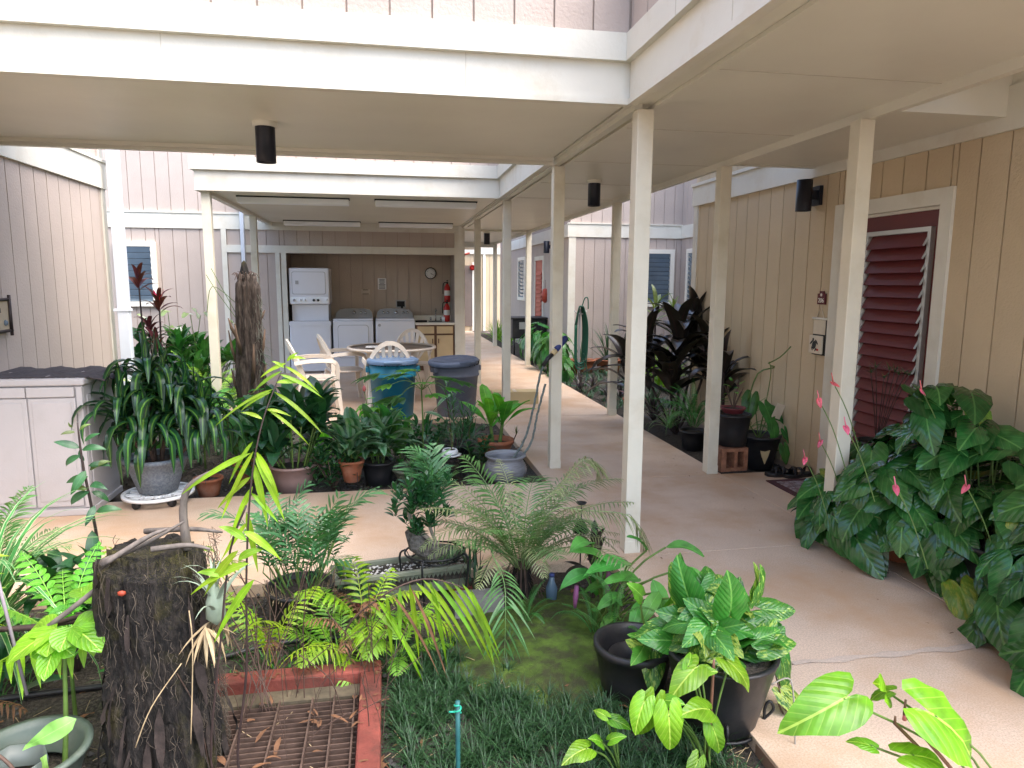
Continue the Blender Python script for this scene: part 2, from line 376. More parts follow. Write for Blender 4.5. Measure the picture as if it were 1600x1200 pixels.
def rosette(parent, meshes, n, c=(0, 0, 0), s=(.8, 1.1), tilt=(-.2, .4), r=.01, z=(0, .05), rnd=R, name='leaf', az0=0, spread=2*PI):
    for i in range(n):
        az = az0 + (i*2.39996 if spread > 6 else rnd.random()*spread) + rnd.uniform(-.25, .25)
        t = i/max(1, n-1); d = Vector((math.cos(az), math.sin(az), 0))
        tl = tilt[0] + (tilt[1]-tilt[0])*t + rnd.uniform(-.12, .12)
        dd = d*math.cos(tl) + Vector((0, 0, 1))*math.sin(tl)
        p = Vector(c) + d*r + Vector((0, 0, z[0]+(z[1]-z[0])*t))
        put(rnd.choice(meshes), parent, p, dd, (0, 0, 1), rnd.uniform(*s), name)
def heart_bush(parent, meshes, n, c, rx, ry, rz, root, m_stem=None, s=(.7, 1.1), hang=.8, rnd=R, low=-.2, stem_r=.0035, skip=None, inner=.55):
    c = Vector(c); root = Vector(root); st = MB()
    for i in range(n):
        for _ in range(30):
            a = rnd.random()*2*PI; zz = rnd.uniform(low, 1); rr = math.sqrt(max(0, 1-zz*zz)); k = rnd.uniform(inner, 1)
            nrm = Vector((math.cos(a)*rr, math.sin(a)*rr, zz)); p = c + Vector((nrm.x*rx, nrm.y*ry, nrm.z*rz))*k
            if not skip or not skip(p): break
        out = Vector((nrm.x/rx, nrm.y/ry, nrm.z/rz+.5/rz)).normalized()
        down = Vector((rnd.uniform(-.5, .5), rnd.uniform(-.5, .5), -1)) + Vector((nrm.x, nrm.y, 0))*(1.6-hang)
        d = (down - out*down.dot(out)).normalized()
        put(rnd.choice(meshes), parent, p, d, out, rnd.uniform(*s))
        if m_stem:
            mid = (root + (p-root)*.55) + Vector((0, 0, .12*(p-root).length))
            st.tube([root+Vector((rnd.uniform(-.03, .03), rnd.uniform(-.03, .03), 0)), mid, p], [stem_r, stem_r*.8, stem_r*.6], 4, False)
    if m_stem: st.build('stems', m_stem, parent)
def curve_pts(pts, n=16):
    pts = [Vector(p) for p in pts]; out = []; k = len(pts)-1
    for i in range(k):
        p0 = pts[max(i-1, 0)]; p1 = pts[i]; p2 = pts[i+1]; p3 = pts[min(i+2, k)]
        m = max(2, n//k)
        for j in range(m):
            t = j/m
            out.append(.5*((2*p1)+(-p0+p2)*t+(2*p0-5*p1+4*p2-p3)*t*t+(-p0+3*p1-3*p2+p3)*t**3))
    out.append(pts[-1]); return out
def frond(pts, n, ll, lw, start=.15, droop=.5, ang=.9, mb=None, prof=p_lance, rr=.004, shape=lambda t: math.sin(PI*min(1, .12+t*.85))**.7, upv=.2, jit=.15, fold=.15, both=True, seg=4, rnd=R):
    mb = mb or MB(); path = curve_pts(pts, 20); k = len(path)
    mb.tube(path, [rr*(1-.75*i/(k-1)) for i in range(k)], 5, False, uv=(.5, .5))
    for i in range(n):
        t = start + (1-start)*i/(n-1) if n > 1 else 1
        f = t*(k-1); a = int(min(f, k-2)); p = path[a].lerp(path[a+1], f-a); d = (path[a+1]-path[a]).normalized()
        sdv = d.cross(Vector((0, 0, 1))); sdv = sdv.normalized() if sdv.length > .05 else Vector((1, 0, 0)); up = sdv.cross(d)
        for sg in ((-1, 1) if both else ((-1) ** i,)):
            dr = (sdv*sg*math.sin(ang) + d*math.cos(ang) + up*upv + Vector((rnd.uniform(-jit, jit), rnd.uniform(-jit, jit), rnd.uniform(-jit, jit)))).normalized()
            L = ll*shape((t-start)/(1-start))*rnd.uniform(.85, 1.1)
            fr = frame(dr, up); tmp = MB(); ribbon(tmp, L, lw, prof, 0, 0, ny=seg, fold=fold)
            vs = []
            for (x, y, z), (uu, vv) in zip(tmp.v, tmp.uv):
                q = p + fr @ Vector((x, y, z)); q.z -= droop*L*vv*vv; vs.append(q)
            mb.add(vs, tmp.f, tmp.uv, True)
    return mb
def fern_meshes(name, m, L, n=14, ll=.05, lw=.012, bends=(.9, 1.4, 1.9), pitch=1.1, var=1, **kw):
    out = []
    for b in bends:
        pts = []; y = z = 0; x = 0
        sd = R.uniform(-.2, .2)
        for i in range(7):
            pts.append((x, y, z)); a = pitch - b*(i/6)**1.2; y += math.cos(a)*L/6; z += math.sin(a)*L/6; x += sd*L/6*i/6
        out.append(frond(pts, n, ll, lw, **kw).mesh(name, m))
    return out
def pot(parent, r, h, m, rb=None, rim=.02, name='pot', soil=True, c=(0, 0, 0), lip=1.06, sides=None):
    rb = rb or r*.75
    pr = [(rb*.9, 0), (rb, .004), (rb+(r-rb)*.5, h*.5), (r, h-rim), (r*lip, h-rim+.003), (r*lip, h), (r*.93, h), (r*.9, h-rim*1.5), (rb*.9, h*.5)]
    mb = MB(); mb.lathe(pr, 32, c); mb.disc(rb*.9, .002, 32, c[:2]) if c[2] == 0 else None
    o = mb.build(name, m, parent)
    if soil: MB().disc(r*.92, h-rim*1.3, 24, c[:2]).build('soil', SOIL, parent, (0, 0, c[2]))
    return o
def stem(parent, pts, r0, r1, m, name='stem', n=6):
    path = curve_pts(pts, 10); k = len(path)
    return MB().tube(path, [r0+(r1-r0)*i/(k-1) for i in range(k)], n).build(name, m, parent)

SO = -.06      # soil level
SZ = 2.47      # soffit height
# ------------------------------------------------------------------ ground and floors
g = MB(); N = 60
gv = []; gf = []
for j in range(N+1):
    for i in range(N+1):
        x = -12+24*i/N; y = -8+38*j/N; gv.append((x, y, SO + .012*math.sin(x*3.1+y*1.7) + .01*math.sin(y*4.3-x*2.2)))
for j in range(N):
    for i in range(N): a = j*(N+1)+i; gf.append((a, a+1, a+N+2, a+N+1))
g.add(gv, gf, None, True); structure(g.build('ground', SOIL))
far = MB().box(-150, 150, -150, 150, -.2, -.11); structure(far.build('outer_ground', SOIL))

walk = bpy.data.objects.new('walkway', None); COL.objects.link(walk); structure(walk); walk['label'] = 'salmon exposed aggregate walkway poured in slabs'
def slab(x0, x1, y0, y1, z=0, m=CONC, parent=walk): return MB().box(x0+.0018, x1-.0018, y0+.0025, y1-.0025, -.16, z).build('slab', m, parent, bevel=.0025)
ys = [-5, -2.6, -1.2, .1, 1.25, 2.42, 3.62, 5.16]
for a, b in zip(ys, ys[1:]): slab(1.22, 2.69, a, b)
ys2 = [5.16, 6.37, 7.8, 9.15, 10.55, 11.9, 13.2, 14.6, 16, 17.4, 18.8, 20.2, 22]
for a, b in zip(ys2, ys2[1:]): slab(1.22, 2.69, a, b)
for a, b in ((3.62, 5.16), (4.9, 5.16)):
    if a == 3.62: slab(2.69, 3.44, a, b)
slab(2.69, 3.44, 1.9, 3.62)
xs = [-2.62, .13, 1.22]
for a, b in zip(xs, xs[1:]): slab(a, b, 3.58, 5.16)
MB().box(1.22, 3.44, -5, 2, -.17, -.012).build('joint_filler', JOINT, walk)
MB().box(1.225, 2.685, -5, 22, -.165, -.012).build('joint_filler', JOINT, walk)
MB().box(-2.6, 2.69, 3.59, 5.15, -.17, -.014).build('joint_filler', JOINT, walk)
# the greyish repaired strip
pv = []; n = 14
for i in range(n+1):
    x = 1.62+1.02*i/n; pv.append((x, 2.405+.012*math.sin(i*1.7)-.01*i/n, .003))
for i in range(n, -1, -1):
    x = 1.62+1.02*i/n; pv.append((x, 2.435+.010*math.sin(i*2.3), .003))
MB().add(pv, [tuple(range(len(pv)))]).build('patched_crack', PATCH, walk)
lf = bpy.data.objects.new('laundry_floor', None); COL.objects.link(lf); structure(lf)
for a, b in zip([-1.98, -.9, .16, 1.22], [-.9, .16, 1.22]):
    for c, d in zip([7.8, 9.15, 10.55, 11.9], [9.15, 10.55, 11.9, 13.1]): slab(a, b, c, d, parent=lf)
MB().box(-1.97, 1.21, 7.81, 13.1, -.17, -.012).build('joint_filler', JOINT, lf)

def scatter(name, m, pts, make, parent=None, **tags):
    mb = MB()
    for p in pts: make(mb, p)
    return mb.build(name, m, parent, **tags)
def pebble(mb, p, s):
    v = [(R.uniform(.6, 1.1)*a*s, R.uniform(.6, 1.1)*b*s, R.uniform(.4, .9)*c*s) for a, b, c in ((1, 0, 0), (-1, 0, 0), (0, 1, 0), (0, -1, 0), (0, 0, 1), (0, 0, -1))]
    v = [(x+p[0], y+p[1], z+p[2]) for x, y, z in v]
    mb.add(v, [(0, 2, 4), (2, 1, 4), (1, 3, 4), (3, 0, 4), (2, 0, 5), (1, 2, 5), (3, 1, 5), (0, 3, 5)])
def area(n, x0, x1, y0, y1, ok=None):
    out = []
    while len(out) < n:
        p = (R.uniform(x0, x1), R.uniform(y0, y1), SO+.006)
        if not ok or ok(p): out.append(p)
    return out
pts = area(3000, -1.9, 1.2, 1.8, 3.58) + area(3800, -2.5, 1.2, 5.18, 7.75) + area(4200, 2.72, 5.6, 5.2, 12.8) + area(500, -4, -2, 7.8, 12)
scatter('gravel', GRAVEL, pts, lambda mb, p: pebble(mb, p, R.uniform(.006, .018)), kind='stuff', label='black cinder gravel over the garden beds')
litter = MB()
for p in area(420, -1.9, 1.18, 1.8, 3.56) + area(160, .95, 1.2, 1.6, 2.3):
    a = R.random()*PI; l = R.uniform(.02, .07); d = Vector((math.cos(a), math.sin(a), R.uniform(-.1, .3)))*l
    litter.tube([Vector(p)+Vector((0, 0, .008)), Vector(p)+d+Vector((0, 0, .012))], R.uniform(.0008, .002), 3, False)
litter.build('dry_litter', DRY, kind='stuff', label='dry straw and twig litter on the soil')

# moss patch: low bumpy mound
mb = MB(); n = 40; vs = []; fs = []
for j in range(n+1):
    for i in range(n+1):
        u = i/n*2-1; v = j/n*2-1; q = max(0, 1-(u*u+v*v)**1.1)
        vs.append((.72+u*.5, 2.85+v*.62, SO-.02+.055*q**.5+.006*math.sin(i*1.9)*math.sin(j*2.3)+R.uniform(0, .003)))
for j in range(n):
    for i in range(n): a = j*(n+1)+i; fs.append((a, a+1, a+n+2, a+n+1))
mb.add(vs, fs, None, True).build('moss_patch', MOSS, kind='stuff', label='bright green moss mat beside the mondo grass')

mb2 = MB()
for i in range(7000):
    u = R.uniform(-1, 1); v = R.uniform(-1, 1)
    if u*u+v*v > .95 or math.sin(u*9+v*4)*math.sin(v*8-u*3) < -.45: continue
    q = max(0, 1-(u*u+v*v)**1.1); ribbon(mb2, R.uniform(.005, .013), .0045, p_lance, R.uniform(.2, 1.4), .5, base=(.72+u*.5, 2.85+v*.62, SO-.018+.055*q**.5), az=R.random()*6.28, ny=1)
mb2.build('moss_tips', mat('moss tip', (.13, .22, .018), .9, .6, 9, fine=(80, .6, (.03, .06, .01))), kind='stuff', label='fine green moss tips on the moss mat')
# mondo grass
mb = MB()
def tuft(mb, x, y, z, nb, L, W, rnd=R):
    for i in range(nb):
        a = rnd.random()*2*PI; l = L*rnd.uniform(.6, 1.15)
        ribbon(mb, l, W, p_grass, rnd.uniform(.45, 1.4), rnd.uniform(.9, 2.6), ny=3, fold=.2, base=(x+math.cos(a)*.008, y+math.sin(a)*.008, z), az=a)
cnt = 0
while cnt < 430:
    x, y = R.uniform(-.08, 1.12), R.uniform(1.72, 2.95)
    if (x-.74)**2/.2+(y-2.85)**2/.24 < 1 and R.random() < .96: continue
    if y > 2.75+.3*(.5-x) and R.random() < .6: continue
    if x > .8 and y > 2.25: continue
    if x < 0 and y < 2.72: continue
    tuft(mb, x, y, SO+.005, 22, .125, .0048); cnt += 1
mb.build('mondo_grass', L_GRASS, kind='stuff', label='dark green tufted mondo grass in the near bed')
mb = MB()
for i in range(210):
    x, y = (R.uniform(2.75, 3.9), R.uniform(8.2, 11.8)) if i < 120 else (R.uniform(-1.9, 1.1), R.uniform(6.3, 7.6))
    tuft(mb, x, y, SO, 14, .16, .009)
mb.build('border_grass', L_BLUEG, kind='stuff', label='low strappy ground cover grass in the far beds')
mb = MB()
for i in range(150):
    p = (R.uniform(-1.9, -.1), R.uniform(2.75, 3.5)); tuft(mb, p[0], p[1], SO, 7, .1, .006)
mb.build('weeds', L_MIDG, kind='stuff', label='sparse weeds on the soil of the near bed')

# ------------------------------------------------------------------ siding walls
_bm = {}
def board_mesh(w_, h_, axis, m):
    k = (round(w_, 3), round(h_, 3), axis, m.name)
    if k not in _bm:
        mb = MB()
        if axis == 'y': mb.box(-.007, .007, .005, w_-.005, 0, h_)
        else: mb.box(.005, w_-.005, -.007, .007, 0, h_)
        _bm[k] = mb.mesh('siding_board', m)
    return _bm[k]
def siding(parent, axis, fixed, a0, a1, z0, z1, m=SIDING, holes=(), step=.205, off=0):
    # boards standing on plane (axis = direction along the wall); holes = (a0,a1,z0,z1)
    a = a0 - off
    while a < a1 - .01:
        b0, b1 = max(a, a0), min(a+step, a1)
        if b1 - b0 > .02:
            segs = [(z0, z1)]
            cuts = [b0, b1]
            for h in holes:
                if h[0] < b1-.005 and h[1] > b0+.005: cuts += [c for c in (h[0], h[1]) if b0+.005 < c < b1-.005]
            cuts = sorted(set(cuts))
            for c0, c1 in zip(cuts, cuts[1:]):
                if c1-c0 < .015: continue
                segs = [(z0, z1)]
                for h in holes:
                    if h[0] < c1-.005 and h[1] > c0+.005:
                        ns = []
                        for s0, s1 in segs:
                            if h[2] > s0: ns.append((s0, min(s1, h[2])))
                            if h[3] < s1: ns.append((max(s0, h[3]), s1))
                        segs = ns
                for s0, s1 in segs:
                    if s1-s0 < .02: continue
                    loc = (fixed, c0, s0) if axis == 'y' else (c0, fixed, s0)
                    inst(board_mesh(c1-c0, s1-s0, axis, m), 'siding_board', parent, loc)
        a += step
def wbox(parent, name, m, axis, fixed, d, a0, a1, z0, z1, bevel=0):
    # box on a wall: sticks out from `fixed` to fixed+d
    lo, hi = min(fixed, fixed+d), max(fixed, fixed+d)
    mb = MB()
    if axis == 'y': mb.box(lo, hi, a0, a1, z0, z1)
    else: mb.box(a0, a1, lo, hi, z0, z1)
    return mb.build(name, m, parent, bevel=bevel)
def louvre_window(parent, axis, fixed, sgn, a0, a1, z0, z1, ns=11, tw=.075):
    wbox(parent, 'backing', ROOM_SHADE, axis, fixed-sgn*.009, sgn*.006, a0-.01, a1+.01, z0-.01, z1+.01)  # flat dark sheet on the wall; unlit room put into its colour
    w_ = empty('window', parent)
    for nm, q in (('frame', (a0-tw, a0, z0-tw, z1+tw)), ('frame', (a1, a1+tw, z0-tw, z1+tw)), ('frame', (a0, a1, z1, z1+tw)), ('sill', (a0, a1, z0-tw, z0))):
        wbox(w_, nm, WINTRIM, axis, fixed-sgn*.008, sgn*.065, *q)
    me = None; h = (z1-z0)/ns
    for i in range(ns):
        if me is None:
            mb = MB(); L = a1-a0-.02
            v = [(-.004, 0, .0), (.004, 0, 0), (.004, L, 0), (-.004, L, 0)]
            if axis == 'y': mb.box(-.003, .003, 0, L, -h*.47, h*.47)
            else: mb.box(0, L, -.003, .003, -h*.47, h*.47)
            me = mb.mesh('glass_slat', GLASS)
        z = z0+h*(i+.5)
        t = .38*sgn
        if axis == 'y': inst(me, 'glass_slat', w_, (fixed+sgn*.030, a0+.01, z), (0, t if sgn > 0 else t, 0))
        else: inst(me, 'glass_slat', w_, (a0+.01, fixed+sgn*.030, z), (-t, 0, 0))
    rails = MB()
    for a in (a0+.006, a1-.006):
        for i in range(ns):
            z = z0+h*(i+.5)
            if axis == 'y': rails.box(fixed-.05, fixed-.005, a-.005, a+.005, z-h*.12, z+h*.1)
            else: rails.box(a-.005, a+.005, min(fixed+sgn*.05, fixed+sgn*.005), max(fixed+sgn*.05, fixed+sgn*.005), z-h*.2, z+h*.2)
    rails.build('clips', ALU, w_); return w_

# right building: wall X=3.42 facing -X
rb = thing('apartment_building', 'apartment wall on the right, siding toned tan for shade, with the maroon louvered door', 'building')
DY0, DY1, DZ = 3.89, 4.82, 2.04
bk = MB(); bk.box(3.43, 3.6, .5, DY0, -.1, 5.2); bk.box(3.43, 3.6, DY1, 7.46, -.1, 5.2); bk.box(3.43, 3.6, DY0, DY1, DZ, 5.2); bk.box(3.6, 5.6, 7.2, 7.46, -.1, 5.2); bk.build('wall', SIDEBACK, rb)
siding(rb, 'y', 3.424, 1.3, 7.38, .0, 2.40, SIDING_SHADE, holes=[(DY0-.09, DY1+.11, 0, 2.14)], off=(1.3-5.486) % .205 and .205-((5.486-1.3) % .205))
siding(rb, 'y', 3.424, 4.9, 7.46, 2.62, 5.2, SIDING_SHADE)
wbox(rb, 'corner_board', TRIM, 'y', 3.43, -.025, 7.38, 7.47, 0, 2.39)
wbox(rb, 'frieze_board', TRIM, 'y', 3.43, -.036, 1.0, 7.50, 2.39, 2.63)
wbox(rb, 'frieze_cap', TRIM, 'y', 3.43, -.05, 5.22, 7.52, 2.60, 2.632)
wbox(rb, 'upper_wall_panel', TRIM, 'y', 3.44, -.03, .9, 3.49, 2.633, 2.8)
for q in ((DY0-.095, DY0, 0, 2.04), (DY1, DY1+.11, 0, 2.04), (DY0-.095, DY1+.11, 2.04, 2.14)): wbox(rb, 'door_trim', TRIM, 'y', 3.43, -.035, *q)
wbox(rb, 'door_jamb', TRIM, 'y', 3.435, .03, DY0, DY0+.02, 0, 2.04); wbox(rb, 'door_jamb', TRIM, 'y', 3.435, .03, DY0+.02, DY1, 2.02, 2.04)
door = wbox(rb, 'door', RED, 'y', 3.455, .04, DY0+.02, DY1, .005, 2.02); door['label'] = 'maroon louvered door'
LY0, LY1, LZ0, LZ1 = 4.00, 4.56, .28, 1.885
for q in ((LY0, LY1, LZ1, LZ1+.03), (LY0-.028, LY0, LZ0, LZ1+.03), (LY1, LY1+.02, LZ0, LZ1+.03)): wbox(door, 'louver_frame', ALU, 'y', 3.454, -.035, *q)
sl = MB().box(-.003, .003, 0, LY1-LY0-.012, -.05, .045).mesh('louver_slat', RED)
clip = MB().box(-.006, .004, 0, .008, -.045, .035).mesh('slat_clip', ALU)
for i in range(19):
    z = LZ1-.05-.083*i
    if z < LZ0: break
    inst(sl, 'louver_slat', door, (3.428, LY0+.006, z), (0, rad(28), 0))
    for yy in (LY0-.004, LY1-.006): inst(clip, 'slat_clip', door, (3.419, yy, z), (0, rad(28), 0))
MB().tube([(3.44, DY1-.06, 1.0), (3.40, DY1-.06, 1.0)], .012, 10).tube([(3.40, DY1-.06, 1.0), (3.385, DY1-.06, 1.0)], .026, 14).build('door_knob', ALU, door)

# left building: wall X=-2.6 facing +X
lb = thing('apartment_building', 'pinkish sided building on the left behind the storage cabinet', 'building')
MB().box(-2.9, -2.61, -4, 7.35, -.1, 5.2).box(-5.2, -2.9, 7.2, 7.35, -.1, 5.2).build('wall', SIDEBACK, lb)
siding(lb, 'y', -2.604, 3.6, 7.27, 0, 2.40, SIDING, off=(.205-((5.585-3.6) % .205)))
siding(lb, 'y', -2.604, 3.6, 7.27, 2.61, 5.2, SIDING, off=(.205-((5.585-3.6) % .205)))
wbox(lb, 'corner_board', TRIM, 'y', -2.61, .025, 7.27, 7.36, 0, 2.39); wbox(lb, 'corner_board', TRIM, 'y', -2.61, .025, 7.27, 7.36, 2.63, 5.2)
wbox(lb, 'frieze_board', TRIM, 'y', -2.61, .036, 3, 7.39, 2.39, 2.63)
wbox(lb, 'frieze_cap', TRIM, 'y', -2.61, .05, 3, 7.40, 2.628, 2.655)

# far wall with laundry alcove, Y=12.2 facing -Y
fb = thing('laundry_building', 'pinkish sided far building with the open laundry alcove', 'building')
OX0, OX1, OZ = -1.62, 1.19, 2.0
bk = MB(); bk.box(-7, OX0, 12.21, 12.4, -.1, 5.2).box(OX1, 1.35, 12.21, 13.2, -.1, 5.2).box(OX0, OX1, 12.21, 12.4, OZ, 5.2)
bk.box(-1.8, 1.35, 12.98, 13.2, -.1, 2.5).box(-1.8, OX0, 12.4, 12.98, -.1, 2.5).box(OX0, OX1, 12.4, 12.98, 2.3, 2.4); bk.build('wall', SIDEBACK, fb)
WX = (-4.14, -3.67, 1.20, 2.075)
siding(fb, 'x', 12.204, -6, OX0, 0, 2.37, SIDING, holes=[(WX[0]-.07, WX[1]+.07, WX[2]-.07, WX[3]+.07), (-2.6, -1.62, 2.0, 2.12)])
siding(fb, 'x', 12.204, -6, 1.35, 2.60, 5.2, SIDING)
siding(fb, 'x', 12.204, OX0, OX1, 2.12, 2.37, SIDING)
siding(fb, 'x', 12.972, OX0, OX1, 0, 2.3, mat('taupe siding paint', (.46, .37, .29), .75, .05, 2, bs=55, bd=.006, bstr=.7))
wbox(fb, 'frieze_board', TRIM, 'x', 12.21, -.036, -6, -1.95, 2.37, 2.61); wbox(fb, 'frieze_board', TRIM, 'x', 12.21, -.034, -1.95, 1.35, 2.37, 2.61)
wbox(fb, 'frieze_cap', TRIM, 'x', 12.21, -.05, -6, -1.9, 2.608, 2.635)
wbox(fb, 'header_board', TRIM, 'x', 12.21, -.04, -2.52, 1.35, 2.0, 2.12)
for a, b, z in ((-2.60, -2.52, 2.37), (-1.77, -1.70, 2.0), (-1.68, -1.60, 2.0)): wbox(fb, 'upright_board', TRIM, 'x', 12.21, -.035, a, b, 0, z)
wbox(fb, 'upright_board', TRIM, 'x', 12.21, -.035, 1.19, 1.352, 0, 2.0); wbox(fb, 'upright_board', TRIM, 'x', 12.21, -.034, 1.19, 1.352, 2.12, 2.37)
wbox(fb, 'side_board', TRIM, 'y', 1.35, .02, 12.2, 13.2, 0, 2.6)
louvre_window(fb, 'x', 12.20, -1, WX[0], WX[1], WX[2], WX[3], 9)

# right rear building: front Y=12.9, side X=3.42 beyond, and return wall X=5.65
rr_ = thing('apartment_building', 'pinkish sided building beyond the green hose with three louvered windows and a red door', 'building')
bk = MB(); bk.box(3.43, 7, 12.91, 13.2, -.1, 5.2); bk.box(3.43, 3.6, 13.2, 21, -.1, 5.2); bk.box(5.66, 5.9, 7.5, 12.91, -.1, 5.2); bk.build('wall', SIDEBACK, rr_)
W2 = (4.92, 5.42, 1.17, 2.10)
siding(rr_, 'x', 12.904, 3.5, 5.65, 0, 2.40, SIDING, holes=[(W2[0]-.08, W2[1]+.08, W2[2]-.08, W2[3]+.08)])
siding(rr_, 'x', 12.904, 3.43, 5.65, 2.62, 5.2, SIDING)
wbox(rr_, 'corner_board', TRIM, 'x', 12.91, -.03, 3.405, 3.54, 0, 2.39)
wbox(rr_, 'frieze_board', TRIM, 'x', 12.91, -.04, 3.38, 5.65, 2.39, 2.63); wbox(rr_, 'frieze_cap', TRIM, 'x', 12.91, -.055, 3.37, 5.65, 2.628, 2.65)
louvre_window(rr_, 'x', 12.90, -1, W2[0], W2[1], W2[2], W2[3], 11, .08)
W3 = (11.9, 12.45, 1.17, 2.10)
siding(rr_, 'y', 5.654, 9, 12.9, 0, 2.40, SIDING, holes=[(W3[0]-.08, W3[1]+.08, W3[2]-.08, W3[3]+.08)])
siding(rr_, 'y', 5.654, 9, 12.9, 2.62, 5.2, SIDING)
wbox(rr_, 'frieze_board', TRIM, 'y', 5.66, -.04, 8, 12.9, 2.39, 2.63)
louvre_window(rr_, 'y', 5.65, -1, W3[0], W3[1], W3[2], W3[3], 11, .08)
W4 = (17.0, 17.75, 1.17, 2.08); D2 = (15.1, 15.85)
siding(rr_, 'y', 3.424, 12.95, 19.5, 0, 2.40, SIDING, holes=[(W4[0]-.08, W4[1]+.08, W4[2]-.08, W4[3]+.08), (D2[0]-.09, D2[1]+.09, 0, 2.12)])
wbox(rr_, 'frieze_board', TRIM, 'y', 3.43, -.036, 12.95, 20, 2.39, 2.63)
louvre_window(rr_, 'y', 3.42, -1, W4[0], W4[1], W4[2], W4[3], 10, .08)
for q in ((D2[0]-.09, D2[0], 0, 2.03), (D2[1], D2[1]+.09, 0, 2.03), (D2[0]-.09, D2[1]+.09, 2.03, 2.12)): wbox(rr_, 'door_trim', TRIM, 'y', 3.43, -.03, *q)
d2 = wbox(rr_, 'door', RED2, 'y', 3.43, -.012, D2[0], D2[1], 0, 2.03)
s2 = MB().box(-.003, .003, 0, .5, -.05, .05).mesh('louver_slat', RED2)
for i in range(14): inst(s2, 'louver_slat', d2, (3.405, D2[0]+.1, 1.75-.1*i), (0, rad(28), 0))

# end of the passage
eb = thing('end_building', 'bright pale wall closing the far end of the passage', 'building')
MB().box(-3, 8, 22.02, 22.3, -.1, 5.2).build('wall', SIDEBACK, eb)
siding(eb, 'x', 22.01, 1.0, 4.5, 0, 2.6, SIDING_SHADE); 
for a, b in ((2.25, 2.40), (2.78, 2.86), (3.05, 3.12)): wbox(eb, 'upright_board', WINTRIM, 'x', 22.0, -.03, a, b, 0, 2.4)
wbox(eb, 'frieze_board', TRIM, 'x', 22.0, -.04, 1, 4.5, 2.4, 2.6)
ed = wbox(eb, 'door', mat('brown far door', (.20, .155, .13), .5), 'x', 22.0, -.02, 2.42, 2.70, .15, 2.05)
wbox(ed, 'door_trim', WINTRIM, 'x', 22.0, -.035, 2.36, 2.42, 0, 2.15); wbox(ed, 'door_trim', WINTRIM, 'x', 22.0, -.035, 2.70, 2.76, 0, 2.15)
fbell = thing('fire_bell', 'small red fire bell high beside the far brown door', 'bell', (2.70, 21.9, 1.98))
MB().lathe([(.08, .03), (.09, 0), (.08, -.03), (.04, -.05), (0.001, -.05)], 16).build('gong', EXTR, fbell).rotation_euler = (rad(90), 0, 0)
MB().box(-.05, .05, .0, .08, -.05, .05).build('base', EXTR, fbell)
fas = MB(); fas.box(-.12, .02, -.06, 0, -.08, .08).tube([(.0, -.05, .05), (.2, -.08, .12)], .03, 8)
tag(fas.build('exit_light', RED2, None, (2.38, 21.7, 2.3)), 'tiny dark red exit fixture above the fire bell', 'light fixture')

# ------------------------------------------------------------------ canopies
def fascia(parent, axis, fixed, sgn, a0, a1, m=TRIM, b0=None, b1=None):
    # sgn: direction the face looks along the other axis
    wbox(parent, 'fascia_board', m, axis, fixed, sgn*-.04, a0, a1, SZ+.032, 2.70)
    wbox(parent, 'drip_trim', m, axis, fixed+sgn*.012, sgn*-.052, a0, a1, SZ, SZ+.030)
    wbox(parent, 'trim_band', m, axis, fixed+sgn*.035, sgn*-.06, a0 if b0 is None else b0, a1 if b1 is None else b1, 2.68, 2.815)
def parapet(parent, axis, fixed, sgn, a0, a1, b0, b1):  # upper-storey siding over the band; unseen top cut low to let sky in
    wbox(parent, 'cut_upper_wall', SIDEBACK, axis, fixed-sgn*.012, -sgn*.1, a0, a1, 2.72, 3.35)
    siding(parent, axis, fixed-sgn*.006, b0, b1, 2.80, 3.35, SIDING)
    wbox(parent, 'cut_wall_cap', TRIM, axis, fixed+sgn*.03, -sgn*.18, a0, a1, 3.35, 3.4)
c1 = thing('canopy', 'broad cream canopy crossing the courtyard overhead with pink siding above, cut low to let in sky', 'canopy')
MB().box(-2.6, 1.28, 3.70, 5.44, SZ+.02, 2.72).build('soffit', SOFFIT, c1)
fascia(c1, 'x', 3.66, -1, -2.6, 1.28); parapet(c1, 'x', 3.66, -1, -2.6, 1.31, -2.0, 1.272)
wbox(c1, 'rear_beam', SOFFIT, 'x', 5.46, -.045, -2.6, 1.30, SZ-.025, 2.70)
wbox(c1, 'trim_band', TRIM, 'x', 5.49, -.05, -2.6, 1.25, 2.66, 2.82); parapet(c1, 'x', 5.46, 1, -2.6, 1.25, 1.2, 1.25)
wbox(c1, 'soffit_batten', SOFFIT, 'x', 5.40, -.03, -2.6, 1.28, SZ-.005, SZ+.02)
SEAM = mat('board seam', (.50, .46, .38), .8, .1)
for x in (-.165, -1.55): MB().box(x-.0015, x+.0015, 3.6235, 3.626, 2.682, 2.813).build('board_seam', SEAM, c1)
for x in (.42, -1.0): MB().box(x-.0015, x+.0015, 3.6585, 3.661, 2.503, 2.68).build('board_seam', SEAM, c1)
c2 = thing('canopy', 'long cream canopy over the right hand walkway running to the far end', 'canopy')
MB().box(1.30, 2.62, .9, 21, SZ+.021, 2.72).build('soffit', SOFFIT, c2)
fascia(c2, 'y', 1.28, -1, .9, 3.658, b1=3.624); parapet(c2, 'y', 1.28, -1, .9, 3.68, 2.2, 3.66)
fascia(c2, 'y', 1.28, -1, 5.50, 7.898, b1=7.864); parapet(c2, 'y', 1.28, -1, 5.5, 7.86, 5.5, 7.86)
wbox(c2, 'edge_beam', SOFFIT, 'y', 2.66, -.045, .9, 17, SZ-.03, 2.72)
wbox(c2, 'soffit_batten', SOFFIT, 'y', 1.455, -.03, .9, 12.2, SZ+.002, SZ+.02)
wbox(c2, 'edge_beam', SOFFIT, 'y', 1.325, .045, 3.70, 12.2, SZ-.012, SZ+.02)
